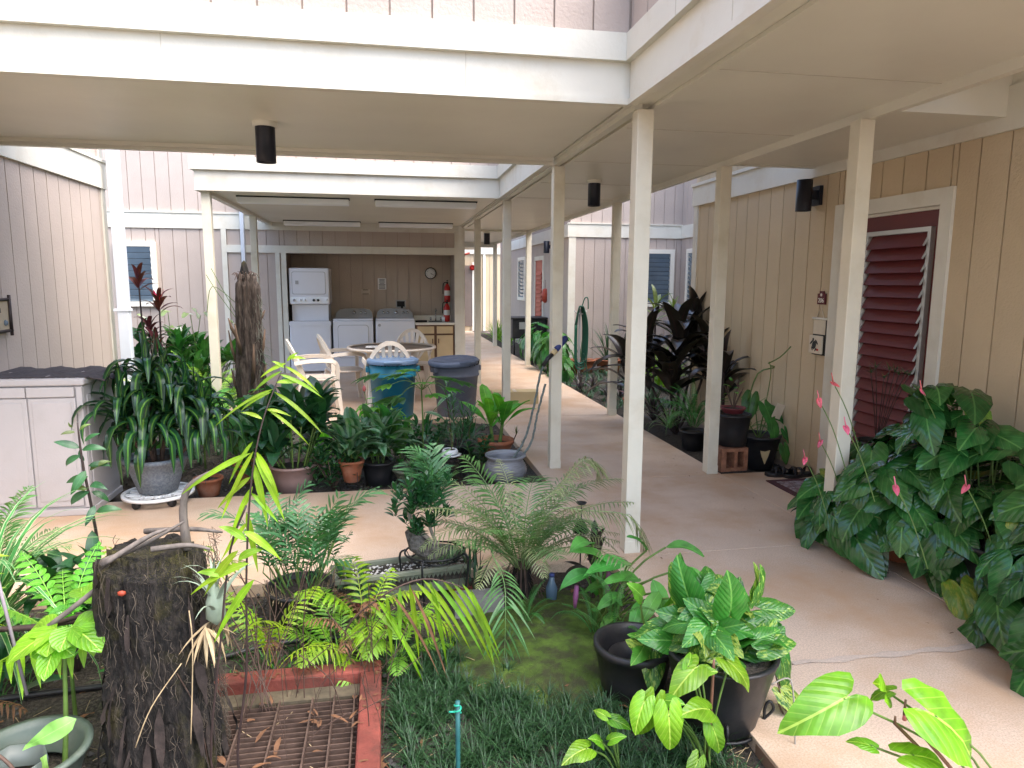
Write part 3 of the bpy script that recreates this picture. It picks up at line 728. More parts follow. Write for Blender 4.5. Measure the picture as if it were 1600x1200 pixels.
wbox(c2, 'cross_batten', SOFFIT, 'x', 12.9, .04, 1.46, 2.61, SZ-.01, SZ+.02); wbox(c2, 'end_beam', SOFFIT, 'x', 17.0, .06, 1.3, 2.66, SZ-.1, SZ+.02)
for a, b in ((-5, 17),): wbox(c2, 'outer_band', TRIM, 'y', 2.675, -.03, 5.22, 17, 2.52, 2.80)
parapet(c2, 'y', 2.66, 1, 5.2, 17, 16.8, 17)
for y in (2.2, 3.0): MB().box(1.2435, 1.246, y-.0015, y+.0015, 2.682, 2.813).build('board_seam', SEAM, c2)
for y in (2.55, 6.9): MB().box(1.2785, 1.281, y-.0015, y+.0015, 2.503, 2.68).build('board_seam', SEAM, c2)
for y in (1.9, 3.05, 4.27, 5.49, 6.71, 7.93): MB().box(1.47, 2.61, y-.0015, y+.0015, SZ+.0185, SZ+.0215).build('panel_seam', SEAM, c2)
c3 = thing('canopy', 'cream canopy sheltering the laundry tables', 'canopy')
MB().box(-1.86, 1.28, 7.94, 12.2, SZ+.02, 2.66).build('soffit', SOFFIT, c3)
fascia(c3, 'x', 7.90, -1, -1.92, 1.28, b0=-1.958); parapet(c3, 'x', 7.90, -1, -1.92, 1.28, -1.92, 1.28)
wbox(c3, 'trim_band', TRIM, 'y', -1.955, .05, 7.93, 12.15, 2.682, 2.813)
wbox(c3, 'side_fascia', TRIM, 'y', -1.918, .05, 7.945, 12.15, SZ+.002, 2.68)
wbox(c3, 'soffit_batten', SOFFIT, 'y', -1.85, .05, 7.95, 12.15, SZ-.02, SZ+.02)
parapet(c3, 'y', -1.92, -1, 7.9, 12.2, 12.1, 12.2)
c4 = thing('canopy', 'small recessed soffit between the right posts and the tan wall', 'canopy')
MB().box(2.665, 3.42, 3.50, 5.20, SZ-.001, SZ+.2).build('soffit', SOFFIT, c4)
wbox(c4, 'end_trim', TRIM, 'x', 5.2, .03, 2.665, 3.38, SZ-.015, SZ+.2)
MB().box(2.665, 3.42, 3.47, 3.497, SZ-.004, 2.82).build('riser_panel', SOFFIT, c4)
MB().box(2.665, 3.42, .9, 3.47, 2.80, 2.9).build('high_ceiling', SOFFIT, c4)
wl = thing('light_fixture', 'partly seen fluorescent fixture under the high ceiling at the top right', 'light fixture', (3.25, 3.2, 2.74))
MB().box(-.07, .07, -.6, .08, 0, .058).build('housing', ALU, wl); MB().box(-.05, .05, -.55, .05, -.03, 0).build('diffuser', TUBEL, wl)

# posts
def post_mesh():
    return MB().box(-.045, .045, -.045, .045, 0, SZ-.026).mesh('shaft', POSTM)
def post(x, y, label, zt=SZ-.013, w=.09):
    t = thing('post', label, 'post', (x, y, 0), 0, 'square cream posts holding up the canopies')
    b = MB().box(-w/2, w/2, -w/2, w/2, .004, zt).build('shaft', POSTM, t, bevel=.004)
    MB().box(-w/2-.002, w/2+.002, -w/2-.003, -w/2, .0, .07).build('base_wrap', POSTM, t); return t
post(1.378, 3.71, 'nearest white post standing alone in the middle of the view')
post(1.378, 5.58, 'cream post right behind the glazed pot with two canes')
post(1.378, 7.98, 'cream post rising behind the terracotta pot of a broad leaved plant')
post(1.378, 10.55, 'thin cream post behind the grey trash can near the laundry counter')
post(2.61, 3.60, 'cream post beside the anthurium bed in front of the maroon door', SZ-.03)
post(2.61, 5.21, 'cream post next to the red cinder block and doormat', SZ-.03)
post(2.61, 7.77, 'cream post half hidden behind the nearest white post', SZ-.03)
post(2.61, 12.75, 'pale post standing in the far bushes before the red door', SZ-.03)
post(2.61, 16.75, 'tan post farthest down the passage', SZ-.03)
post(-1.83, 7.99, 'cream post at the left front corner of the laundry canopy', SZ)
post(-1.82, 10.60, 'cream post behind the tall dead trunk', SZ-.02)

# down pipes
def downpipe(label, x, y, w, z1=5):
    t = thing('downpipe', label, 'pipe', (x, y, 0))
    MB().box(-w/2, w/2, -.04, .04, 0, z1).build('pipe', PIPE, t, bevel=.006)
    for z in (1.25, 3.0): MB().box(-w/2-.03, w/2+.01, -.046, .05, z, z+.025).build('bracket', PIPE, t)
downpipe('pale grey downpipe at the corner of the left building', -2.47, 7.28, .10)
downpipe('thin pale downpipe against the far wall left of the laundry', -2.25, 12.1, .06)

# ------------------------------------------------------------------ lamps
def downlight(label, x, y, r=.058, h=.235):
    t = thing('downlight', label, 'lamp', (x, y, SZ+.02), 0, 'dark cylinder downlights')
    MB().lathe([(r*1.25, 0), (r*1.25, -.03), (r, -.03)], 24).build('ceiling_plate', SOFFIT, t)
    MB().lathe([(r, -.03), (r, -h), (r*.9, -h), (r*.85, -h+.05), (.001, -h+.05)], 24).build('shade', NAVY, t)
downlight('dark cylinder downlight under the crossing canopy', -.69, 4.56)
downlight('dark cylinder downlight under the right walkway canopy', 1.94, 6.45)
downlight('dark cylinder downlight far down the walkway canopy', 1.93, 13.4)
def walllamp(label, x, y, z, r=.06):
    t = thing('wall_lamp', label, 'lamp', (x, y, z), 0, 'dark cylinder wall lamps')
    MB().lathe([(r, -.12), (r, .12), (.001, .12)], 24).lathe([(r*.9, -.12), (.001, -.08)], 24).build('shade', NAVY, t, (-.13, 0, 0))
    MB().box(-.10, -.002, -.03, .03, -.03, .04).build('arm', NAVY, t); MB().box(-.03, -.002, -.055, .055, -.075, .075).build('wall_plate', NAVY, t)
walllamp('dark cylinder lamp on the tan wall left of the maroon door', 3.415, 5.18, 2.24)
walllamp('dark cylinder lamp on the far wall near the red door', 3.41, 14.2, 2.26)
def tube_light(label, x0, x1, y):
    t = thing('fluorescent_light', label, 'light fixture', ((x0+x1)/2, y, SZ+.02), 0, 'fluorescent fixtures under the laundry canopy')
    l = (x1-x0)/2
    MB().box(-l, l, -.07, .07, -.014, 0).build('housing', NAVY, t)
    MB().box(-l+.01, l-.01, -.085, .06, -.08, -.015).build('diffuser', TUBEL, t, bevel=.01)
tube_light('front left tube light under the laundry canopy', -1.62, -.38, 8.5); tube_light('front right tube light under the laundry canopy', -.10, 1.10, 8.5)
tube_light('rear left tube light above the laundry header', -1.55, -.36, 11.7); tube_light('rear right tube light above the laundry header', -.08, 1.12, 11.7)

# ------------------------------------------------------------------ laundry
def rrect(mb, x0, x1, z0, z1, y, d, r=.03, n=4):
    pts = []
    for cx, cz, a0 in ((x1-r, z1-r, 0), (x0+r, z1-r, 90), (x0+r, z0+r, 180), (x1-r, z0+r, 270)):
        for i in range(n+1): a = rad(a0+90*i/n); pts.append((cx+r*math.cos(a), y, cz+r*math.sin(a)))
    mb.ngon(pts, d, (0, -1, 0)); return mb
st = thing('stacked_washer_dryer', 'tall white stacked washer and dryer at the left of the alcove', 'washer dryer', (-1.25, 12.16, 0))
MB().box(-.335, .335, 0, .66, .02, .87).build('washer_body', APPL, st, bevel=.02)
MB().box(-.30, .30, .12, .66, .872, 1.15).build('neck_panel', APPL, st, bevel=.01)
MB().box(-.325, .325, .05, .66, 1.152, 1.76).build('dryer_body', APPL, st, bevel=.02)
rrect(MB(), -.27, .26, 1.33, 1.69, .05, .012).build('dryer_door', APPL, st); rrect(MB(), -.278, .268, 1.322, 1.698, .049, .004).build('door_gasket', APPL2, st)
MB().box(-.22, -.17, .03, .04, 1.49, 1.55).build('door_handle', APPL2, st)
rrect(MB(), -.31, .31, 1.17, 1.28, .05, .012, .02).build('control_panel', TUBEL, st)
kn = MB().lathe([(.001, .03), (.018, .03), (.022, 0)], 14)
for x, m in ((-.25, APPL2), (-.15, TUBEL), (-.08, TUBEL), (.07, INK), (.14, INK), (.28, TUBEL)):
    o = kn.build('knob', m, st, (x, .038, 1.225)); o.rotation_euler = (rad(90), 0, 0)
rrect(MB(), -.34, .34, .80, .875, -.001, .01, .02).build('washer_lid_edge', APPL, st)
def toploader(label, name, x, door):
    t = thing(name, label, 'washing machine' if name == 'washer' else 'dryer', (x, 12.18, 0))
    MB().box(-.335, .335, 0, .68, .02, .875).build('body', APPL, t, bevel=.015)
    MB().box(-.33, .33, .02, .62, .877, .91).build('top_panel', APPL, t, bevel=.01)
    mb = MB(); pts = [(-.32, 0), (-.31, .08), (-.26, .13), (-.15, .15), (.15, .15), (.26, .13), (.31, .08), (.32, 0)]
    a = [Vector((p[0], .50+p[1]*.5, .911+p[1])) for p in pts]; b = [q+Vector((0, .12, 0)) for q in a]; k = len(a)
    mb.add(a+b, [tuple(range(k-1, -1, -1)), tuple(range(k, 2*k))]+[(i, (i+1) % k, k+(i+1) % k, k+i) for i in range(k)]).build('control_panel', APPL2, t)
    xs_ = (0, .12, .20) if door else (-.2, -.12, .02, .15, .22)
    for i, q in enumerate(xs_):
        o = kn.build('knob', CHROME, t, (q, .52, .99)); o.rotation_euler = (rad(63), 0, 0); o.scale = (1.3,)*3 if q in (0, .02) else (1, 1, 1)
    if door: rrect(MB(), -.25, .25, .25, .80, -.001, .012, .05).build('front_door', APPL, t, bevel=.004); rrect(MB(), -.258, .258, .242, .808, 0, .004, .05).build('door_gasket', APPL2, t)
    else: MB().disc(.025, 0, 16).build('badge', APPL2, t, (-.27, -.003, .80)).rotation_euler = (rad(90), 0, 0)
toploader('white front door dryer with curved grey control panel beside the stacked machine', 'dryer', -.545, True)
toploader('white washer with five knobs beside the sink counter', 'washer', .165, False)
ct = thing('sink_counter', 'yellow two door sink cabinet in the right corner of the laundry alcove', 'cabinet', (.85, 12.2, 0))
MB().box(-.33, .33, .03, .7, .0, .10).build('toe_kick', WOODB, ct); MB().box(-.33, .33, 0, .7, .10, .80).build('carcass', WOODB, ct)
for x0, x1 in ((-.31, -.02), (.025, .305)):
    MB().box(x0, x1, -.018, -.001, .13, .62).build('door', WOODY, ct, bevel=.003); MB().box(x0, x1, -.018, -.001, .65, .775).build('drawer_front', WOODY, ct, bevel=.003)
for x in (-.05, .055): MB().box(x-.008, x+.008, -.035, -.018, .48, .56).build('handle', WOODB, ct)
MB().box(-.345, .335, -.03, .72, .80, .835).build('countertop', WINTRIM, ct, bevel=.004); MB().box(-.34, .335, .70, .72, .835, .93).build('backsplash', WINTRIM, ct)
sk = MB(); sk.box(-.12, .24, .15, .6, .836, .842).build('sink_rim', CHROME, ct); MB().box(-.09, .21, .18, .55, .80, .843).build('basin', DARK, ct)
MB().tube(curve_pts([(.05, .58, .84), (.05, .58, 1.0), (.05, .52, 1.06), (.05, .44, 1.03)], 10), .012, 8).tube([(-.04, .58, .85), (-.04, .58, .9)], .014, 8).tube([(.14, .58, .85), (.14, .58, .9)], .014, 8).build('faucet', CHROME, ct)
cup = MB(); cup.lathe([(.001, 0), (.035, 0), (.04, .09), (.036, .09), (.03, .01)], 16); tag(cup.build('cup', TUBEL, None, (1.03, 12.5, .836)), 'pale cup standing beside the sink', 'cup')
tag(MB().box(-.1, .1, -.08, .08, 0, .03).build('tray', DARK, None, (.62, 12.45, .836)), 'dark tray on the counter left of the sink', 'tray')
ck = thing('wall_clock', 'round white wall clock above the sink', 'clock', (.826, 12.955, 1.695))
for nm, m, r0, y in (('rim', DARK, .105, 0), ('face', PAPER, .09, -.012)):
    o = MB().lathe([(r0, 0), (r0, .02), (r0*.94, .026), (.001, .02 if nm == 'face' else .012)], 32).build(nm, m, ck, (0, y*.5, 0)); o.rotation_euler = (rad(90), 0, 0)
nums = MB()
for i in range(12):
    a = 2*PI*i/12; text(str(12 if i == 0 else i), .026, INK, ck, (math.sin(a)*.07, -.0345, math.cos(a)*.07), (rad(90), 0, 0), 'numeral', .0005)
MB().bar((0, -.036, 0), (.03, -.036, -.022), .002, .007, (0, 0, 1)).build('hour_hand', INK, ck); MB().bar((0, -.038, 0), (.058, -.038, -.03), .002, .004).build('minute_hand', INK, ck)
def notice(label, x, z, w_, h_, lines, m=PAPER):
    t = thing('notice', label, 'notice', (x, 12.95, z)); MB().box(-w_/2, w_/2, 0, .003, -h_/2, h_/2).build('sheet', m, t)
    mb = MB()
    for i in range(lines):
        zz = h_*.40-h_*.8*i/(lines-1) if lines > 1 else 0; ww = w_*R.uniform(.28, .4); mb.box(-ww, ww, -.0015, -.0005, zz-.006, zz+.004)
    mb.build('print_lines', INK, t)
notice('tall white printed notice taped above the washer', -.05, 1.50, .15, .20, 8); notice('small wide notice strip lower left of the white notice', -.345, 1.355, .16, .09, 2, mat('tan paper', (.5, .43, .34), .8))
ob = thing('utility_box', 'grey metal outlet box on the wall above the washer', 'box', (.28, 12.96, 1.14))
MB().box(-.09, .09, -.03, .0, -.07, .07).build('frame', APPL2, ob); MB().box(-.07, .07, -.032, -.029, -.05, .05).build('recess', DARK, ob); MB().tube([(.02, -.03, -.03), (.02, -.04, -.2)], .018, 8).build('hose', DARK, ob)
def exting(label, x, y, z, hang):
    t = thing('fire_extinguisher', label, 'fire extinguisher', (x, y, z), 0, 'red fire extinguishers')
    MB().lathe([(.001, 0), (.05, .005), (.055, .03), (.055, .26), (.03, .31), (.02, .33), (.001, .33)], 20).build('cylinder', EXTR, t)
    MB().lathe([(.0555, .12), (.0555, .21)], 20).build('paper_label', PAPER, t)
    MB().box(-.015, .015, -.06, .02, .33, .36).box(-.012, .012, -.08, .02, .37, .39).build('valve', DARK, t)
    MB().tube(curve_pts([(0, -.02, .35), (-.07, -.02, .33), (-.075, 0, .15)], 8), .008, 6).build('hose', DARK, t)
exting('red fire extinguisher hung on the alcove side wall', 1.10, 12.62, 1.18, 1); exting('red fire extinguisher standing on the sink counter', 1.08, 12.5, .836, 0)

# table and chairs
tb = thing('round_table', 'round patio table with brown top and cream rim', 'table', (.07, 9.0, 0))
MB().lathe([(.001, .715), (.52, .715), (.52, .70), (.001, .70)], 48).build('tabletop', TABLE, tb)
MB().lathe([(.52, .70), (.55, .695), (.565, .71), (.56, .73), (.52, .725)], 48).build('rim', PLASTIC, tb)
for i in range(4):
    a = PI/4+i*PI/2; MB().bar((math.cos(a)*.4, math.sin(a)*.4, .70), (math.cos(a)*.34, math.sin(a)*.34, 0), .05, .05).build('leg', PLASTIC, tb)
tag(MB().box(-.1, .1, -.08, .08, 0, .012).build('papers', PAPER, None, (-.15, 8.85, .731)), 'loose papers lying on the round table', 'papers')
def chair():
    t = thing('plastic_chair', '', 'chair')
    mb = MB(); pts = []
    for i in range(28):
        a = 2*PI*i/28; x = math.cos(a); y = math.sin(a); pts.append((.24*math.copysign(abs(x)**.55, x), .22*math.copysign(abs(y)**.55, y), .41))
    mb.ngon(pts, .022, (0, 0, 1)).build('seat', PLASTIC, t, bevel=.008)
    for x in (-1, 1):
        for y in (-1, 1):
            b = Vector((x*.25, y*.24 if y > 0 else -.27, 0)); tp = Vector((x*.205, y*.19, .42))
            mb = MB(); n = 6
            vs = []
            for p, s in ((b, .042), (tp, .065)):
                vs += [p+Vector((-s/2, -s/2, 0)), p+Vector((s/2, -s/2, 0)), p+Vector((s/2, s/2, 0)), p+Vector((-s/2, s/2, 0))]
            mb.add(vs, [(3, 2, 1, 0), (4, 5, 6, 7), (0, 1, 5, 4), (1, 2, 6, 5), (2, 3, 7, 6), (3, 0, 4, 7)]).build('leg', PLASTIC, t, bevel=.006)
    def bp(a, r=1):          # back arch
        x = math.cos(a)*.25*r; z = .44 + .42*math.sin(a)*r; y = -.20 - .13*(z-.42)/.42 + .04*(abs(x)/.25)**2; return Vector((x, y, z))
    mb = MB(); arch = [bp(PI*i/20) for i in range(21)]
    for i in range(20): mb.bar(arch[i], arch[i+1]+(arch[i+1]-arch[i])*.08, .022, .05)
    mb.build('back_rim', PLASTIC, t)
    for i in range(7):
        a = PI*(.17+.66*i/6); q = bp(a, .96); b = Vector((q.x*.38, -.205, .45)); mb = MB(); mb.bar(b, q, .014, .014)
        sl_ = MB(); d = (q-b); s_ = d.cross(Vector((0, 1, 0))).normalized()
        sl_.ngon([b-s_*.012, b+s_*.012, q+s_*.023, q-s_*.023], .009, (0, 1, .2)).build('back_slat', PLASTIC, t)
    for x in (-1, 1):
        path = curve_pts([(x*.26, -.27, .62), (x*.29, -.1, .645), (x*.285, .12, .64), (x*.26, .2, .58), (x*.24, .2, .42)], 16)
        mb = MB()
        for i in range(len(path)-1): mb.bar(path[i], path[i+1]+(path[i+1]-path[i])*.1, .045, .018, (x, 0, .3))
        mb.build('armrest', PLASTIC, t)
    return t
ch = chair(); ch.location = (-.80, 8.42, 0); ch.rotation_euler.z = rad(-80); tag(ch, 'cream plastic chair farthest left, seen from its side', 'chair', 'cream plastic chairs round the table')
for x, y, r_, l in ((-.52, 9.15, -75, 'cream plastic chair in front of the dryer, turned to the table'), (.02, 8.28, 4, 'cream plastic chair with its fan back behind the teal trash can'), (.34, 9.72, 175, 'cream plastic chair on the far side of the round table')):
    c = copy_tree(ch); c.location = (x, y, 0); c.rotation_euler.z = rad(r_); tag(c, l, 'chair', 'cream plastic chairs round the table')

# trash cans
def can(label, x, y, m, hb=.64, rot=0):
    t = thing('trash_can', label, 'trash can', (x, y, 0), rot)
    rib = lambda a, z: 1 + (.006*math.cos(a*24) if z < .5 else 0)
    MB().lathe([(.001, 0), (.215, 0), (.22, .01), (.255, hb*.72), (.27, hb*.73), (.27, hb*.76), (.262, hb*.77), (.272, hb), (.255, hb), (.2, .05)], 48, wob=rib).build('body', m, t)
    for s in (-1, 1): MB().box(s*.275-.03, s*.275+.03, -.06, .06, hb*.80, hb*.90).build('handle', m, t, bevel=.01)
    MB().lathe([(.001, hb-.09), (.2645, hb-.07), (.2745, hb-.01), (.279, hb+.004)], 40).build('bin_liner', DARK, t)
    MB().lathe([(.29, hb-.03), (.295, hb+.005), (.28, hb+.02), (.25, hb+.026), (.24, hb+.018), (.10, hb+.03), (.001, hb+.035)], 40).build('lid', LIDB, t)
    MB().box(-.10, .10, -.315, -.27, hb-.012, hb+.012).build('lid_handle', LIDB, t, bevel=.006); return t
can('teal round trash can with a blue grey lid', .07, 8.0, TEAL, .66)
LIDB = mat('slate lid', (.075, .095, .14), .5, .15, 5, dirt=(.2, .22, .25), dscale=9, damt=.4)
can('grey round trash can with a crooked lid and side handles', .80, 8.08, GREYB, .64, rad(20))
bpy.data.objects['lid.001'].rotation_euler = (rad(2), rad(-4), 0)

# ------------------------------------------------------------------ storage cabinet on the left
sc_ = thing('storage_cabinet', 'pinkish grey two door resin storage cabinet at the left edge', 'cabinet', (-2.58, 4.9, 0))
MB().box(0, .63, .01, .52, .02, .865).build('body', SHEDM, sc_, bevel=.01)
MB().box(-.0, .645, -.012, .535, .867, .915).build('top', SHEDM, sc_, bevel=.012)
MB().box(0, .64, -.02, .53, 0, .045).build('base', SHEDM, sc_, bevel=.006)
for x0, x1 in ((.02, .298), (.304, .585)):
    d = MB().box(x0, x1, -.006, .009, .06, .79).build('door', SHEDM, sc_, bevel=.006); MB().box(x0, x1, -.018, .009, .795, .86).build('door_rail', SHEDM, d, bevel=.005)
    MB().box(x0+.025, x1-.025, -.012, -.005, .10, .76).build('door_panel', SHEDM, d, bevel=.005)
MB().box(.592, .63, -.008, .009, .05, .86).build('stile', SHEDM, sc_, bevel=.005)
MB().box(.631, .637, .05, .48, .10, .80).build('side_panel', SHEDM, sc_, bevel=.003)
mm = MB(); n = 24; vs = []; fs = []
for i in range(n+1):
    for j in range(9):
        x = -.02+.78*i/n; y = .03+.55*j/8; over = max(0, x-.655)
        z = .921 + .008*math.sin(i*.9)*math.sin(j) + (.0 if over == 0 else -.25*over + .012*math.sin(j*2))
        z += .004*(i % 2); vs.append((x, y, z))
for i in range(n):
    for j in range(8): a = i*9+j; fs.append((a, a+9, a+10, a+1))
m_ = mm.add(vs, fs).build('ribbed_mat', MATM, None, (-2.58, 4.9, 0)); tag(m_, 'dark ribbed rubber mat draped over the storage cabinet', 'mat')
sm = m_.modifiers.new('thick', 'SOLIDIFY'); sm.thickness = .008
# bear sign
bs_ = thing('wall_plaque', 'rustic framed plaque with black script hanging on the left siding', 'sign', (-2.585, 5.20, 1.30))
MB().box(0, .012, -.20, .20, -.10, .10).build('panel', mat('plaque cream', (.42, .34, .24), .8, .1, 12), bs_)
fr = MB()
for q in (((.015, -.22, .105), (.015, .22, .11)), ((.015, -.22, -.11), (.015, .22, -.105)), ((.02, -.2, -.14), (.02, -.205, .14)), ((.02, .2, -.14), (.02, .205, .14))): fr.tube(q, .011, 6)
fr.build('twig_frame', STEMD, bs_)
text('lehua', .075, INK, bs_, (.0135, .02, .045), (rad(90), 0, rad(90))); text('bar', .075, INK, bs_, (.0135, -.02, -.045), (rad(90), 0, rad(90)))
bear = MB(); bear.lathe([(.001, -.02), (.016, -.01), (.016, .01), (.001, .022)], 10, (.014, .14, -.05)); bear.build('ornament', mat('slate blue', (.12, .15, .18), .7), bs_)

# ------------------------------------------------------------------ right wall small things
pl = thing('door_number_plaque', 'small maroon number plaque 206 on the tan wall', 'sign', (3.412, 5.035, 1.437))
MB().box(-.012, 0, -.05, .05, -.05, .035).box(-.012, 0, -.025, .025, .035, .055).build('plate', mat('maroon plaque', (.10, .015, .02), .5), pl)
text('206', .05, WINTRIM, pl, (-.0135, 0, -.02), (rad(90), 0, rad(-90)), 'lettering')
MB().lathe([(.001, 0), (.012, 0), (.012, .003), (.001, .003)], 10).build('emblem', WINTRIM, pl, (-.0125, 0, .025)).rotation_euler = (0, rad(-90), 0)
pc = thing('hanging_pouch', 'cream cloth wall pouch with a black turtle print hung below the number plaque', 'pouch', (3.41, 5.03, 0))
MB().box(-.008, 0, -.085, .085, .985, 1.27).build('dark_border', INK, pc); MB().box(-.014, -.008, -.075, .075, 1.15, 1.265).build('upper_flap', FABRIC, pc); MB().box(-.04, -.0145, -.07, .085, .995, 1.14).build('pocket', FABRIC, pc, bevel=.006)
MB().tube([(-.012, -.095, 1.275), (-.012, .095, 1.275)], .008, 8).build('rod', WINTRIM, pc)
MB().tube([(-.01, -.05, 1.275), (-.008, 0, 1.375), (-.01, .05, 1.275)], .003, 5).build('cord', FABRIC, pc)
tt = MB(); 
def ell(mb, cy, cz, ry, rz, rot=0, n=14):
    pts = []
    for i in range(n):
        a = 2*PI*i/n; u = ry*math.cos(a); v = rz*math.sin(a); pts.append((-.0415, cy+u*math.cos(rot)-v*math.sin(rot), cz+u*math.sin(rot)+v*math.cos(rot)))
    mb.ngon(pts, .0012, (-1, 0, 0))
ell(tt, .01, 1.065, .026, .034, .3); ell(tt, .025, 1.108, .010, .013); ell(tt, .045, 1.085, .008, .026, .9); ell(tt, -.02, 1.09, .008, .026, -.8); ell(tt, .035, 1.035, .006, .018, -.5); ell(tt, -.012, 1.03, .006, .018, .6)
tt.build('turtle_print', INK, pc); ell(t2 := MB(), -.035, 1.03, .012, .009); t2.build('red_flower_print', EXTR, pc)
dm = thing('doormat', 'patterned maroon and grey rug at the maroon door', 'rug', (3.17, 4.50, 0))
RUG = mat('rug field', (.16, .10, .095), .95, .5, 18, fine=(35, .75, (.36, .34, .36)), bs=150, bd=.002); RUGE = mat('rug border', (.07, .025, .03), .95, .3, 40, bs=150, bd=.002)
MB().box(-.235, .235, -.40, .40, .001, .009).build('border', RUGE, dm); MB().box(-.18, .18, -.34, .34, .009, .0115).build('field', RUG, dm)
def sandal():
    t = thing('sandal', 'black sandal nearer the wall beside the doormat', 'sandal', (3.27, 4.98, 0))
    pts = [(-.035, -.12), (-.042, -.02), (-.05, .07), (-.03, .13), (.02, .14), (.048, .08), (.04, -.02), (.035, -.12), (0, -.14)]
    MB().ngon([(x, y, .0) for x, y in pts], .028, (0, 0, 1)).build('sole', BLACKP, t, bevel=.005)
    for y in (.06, .0, -.09):
        pa = [Vector((math.cos(a)*.045, y, .025+math.sin(a)*.055)) for a in [PI*i/8 for i in range(9)]]; mb = MB()
        for i in range(8): mb.bar(pa[i], pa[i+1], .004 if 0 else .028, .005, (0, 0, 1)) if 0 else mb.add([pa[i]+Vector((0, -.014, 0)), pa[i]+Vector((0, .014, 0)), pa[i+1]+Vector((0, .014, 0)), pa[i+1]+Vector((0, -.014, 0))], [(0, 1, 2, 3)], None, True)
        o = mb.build('strap', BLACKP, t); s_ = o.modifiers.new('thick', 'SOLIDIFY'); s_.thickness = .005
    return t
s1 = sandal(); s1.rotation_euler.z = rad(100); s1['group'] = 'pair of black sandals'; s2_ = copy_tree(s1); s2_.location = (3.15, 5.02, 0); s2_.rotation_euler.z = rad(80); s2_['label'] = 'black sandal nearer the walkway beside the doormat'
s2_['group'] = 'pair of black sandals'
cb = thing('cinder_block', 'reddish hollow cinder block under the black nursery pot', 'block', (2.82, 5.30, 0), rad(4))
m_ = MB()
for q in ((-.12, -.075), (-.0, .03), (.09, .125)): m_.box(q[0], q[1], -.09, .09, .03, .165)
m_.box(-.12, .125, -.09, .09, 0, .03).box(-.12, .125, -.09, .09, .165, .195).box(-.075, -.0, .07, .09, .03, .165).box(.03, .09, .07, .09, .03, .165)
m_.build('block_body', BRICK, cb)

# ------------------------------------------------------------------ leaf libraries
LF = {}
LF['anth'] = heart_meshes('leaf', L_ANTH, .24, .19, 5, .45, .22, .03)
LF['anthy'] = heart_meshes('leaf', leafmat('aged anthurium leaf', (.10, .20, .02), 'splash', vein=(.2, .3, .06), alt=(.22, .26, .03), trans=.15, rough=.35), .22, .17, 3, .5, .25, .05)
LF['lime'] = heart_meshes('leaf', L_LIME, .17, .125, 4, .5, .25, .03)
LF['poth'] = heart_meshes('leaf', L_POTH, .15, .115, 5, .45, .35, .035)
LF['hm'] = heart_meshes('leaf', L_HEARTM, .13, .09, 4, .45, .3, .03)
LF['hb'] = heart_meshes('leaf', L_BRIGHT, .14, .10, 3, .4, .3, .04)
LF['drac'] = ribbon_meshes('leaf', L_DRAC, .50, .062, p_strap, (1.1, .8), (3.2, 4.2, 5.2), ny=10, fold=.35)
LF['dracs'] = ribbon_meshes('leaf', L_DRAC, .36, .05, p_strap, (1.2,), (.6, 1.0), ny=8, fold=.35)
LF['spoon'] = ribbon_meshes('leaf', L_BRIGHT, .34, .10, p_spoon, (.95, .75), (.5, 1.0), ny=10, fold=.25, wave=.05)
LF['silver'] = ribbon_meshes('leaf', L_SILVER, .24, .065, p_oval, (.9, .6), (.9, 1.5), ny=8, fold=.25)
LF['dkoval'] = ribbon_meshes('leaf', L_DARKG, .24, .08, p_oval, (.9, .6), (.8, 1.6), ny=8, fold=.25)
LF['midoval'] = ribbon_meshes('leaf', L_MIDG, .24, .075, p_oval, (1.0, .6), (.6, 1.5), ny=8, fold=.25)
LF['ti'] = ribbon_meshes('leaf', L_TI, .50, .115, p_oval, (1.0, .7, .5), (.9, 1.7), ny=10, fold=.3, wave=.03)
LF['tir'] = ribbon_meshes('leaf', L_TIR, .26, .06, p_oval, (1.0, .7), (.9, 1.6), ny=8, fold=.3)
LF['tired'] = ribbon_meshes('leaf', L_TIRED, .16, .045, p_oval, (1.2,), (.5,), ny=6, fold=.3)
LF['tig'] = ribbon_meshes('leaf', L_TIG, .34, .06, p_oval, (.8,), (1.0, 1.5), ny=8, fold=.3)
LF['blade'] = ribbon_meshes('leaf', L_BLUEG, .38, .02, p_grass, (1.2, .9), (.4, 1.0), ny=5, fold=.3)
LF['lily'] = ribbon_meshes('leaf', L_YEL2, .42, .03, p_grass, (1.2, .9), (1.0, 1.8), ny=6, fold=.3)
LF['spider'] = ribbon_meshes('leaf', L_VAR, .36, .018, p_grass, (1.0, .7), (1.6, 2.3), ny=7, fold=.3)
LF['rhoeo'] = ribbon_meshes('leaf', L_PURP, .22, .035, p_grass, (.9, .6), (.5, .9), ny=5, fold=.35)
LF['bigy'] = ribbon_meshes('leaf', L_BRIGHT, .42, .26, p_oval, (.6, .3), (1.0, 1.4), ny=10, fold=.15, wave=.05)
LF['ging'] = ribbon_meshes('leaf', L_GING, .22, .075, p_lance, (.35, .1), (.7, 1.3), ny=10, fold=.3, wave=.06)
LF['small'] = ribbon_meshes('leaf', L_DARKG, .075, .028, p_oval, (.6,), (.4, .8), ny=5, fold=.3)
LF['sap'] = ribbon_meshes('leaf', L_DARKG, .13, .042, p_lance, (.3,), (.7, 1.3), ny=7, fold=.3)
LF['sapy'] = ribbon_meshes('leaf', L_TIG, .09, .03, p_lance, (.3,), (1.0, 1.6), ny=6, fold=.3)
LF['white'] = ribbon_meshes('spathe', L_WHITE, .11, .07, p_oval, (1.2,), (.6,), ny=6, fold=.5)
LF['pink'] = heart_meshes('spathe', L_PINK, .075, .05, 3, .3, .5, .0)
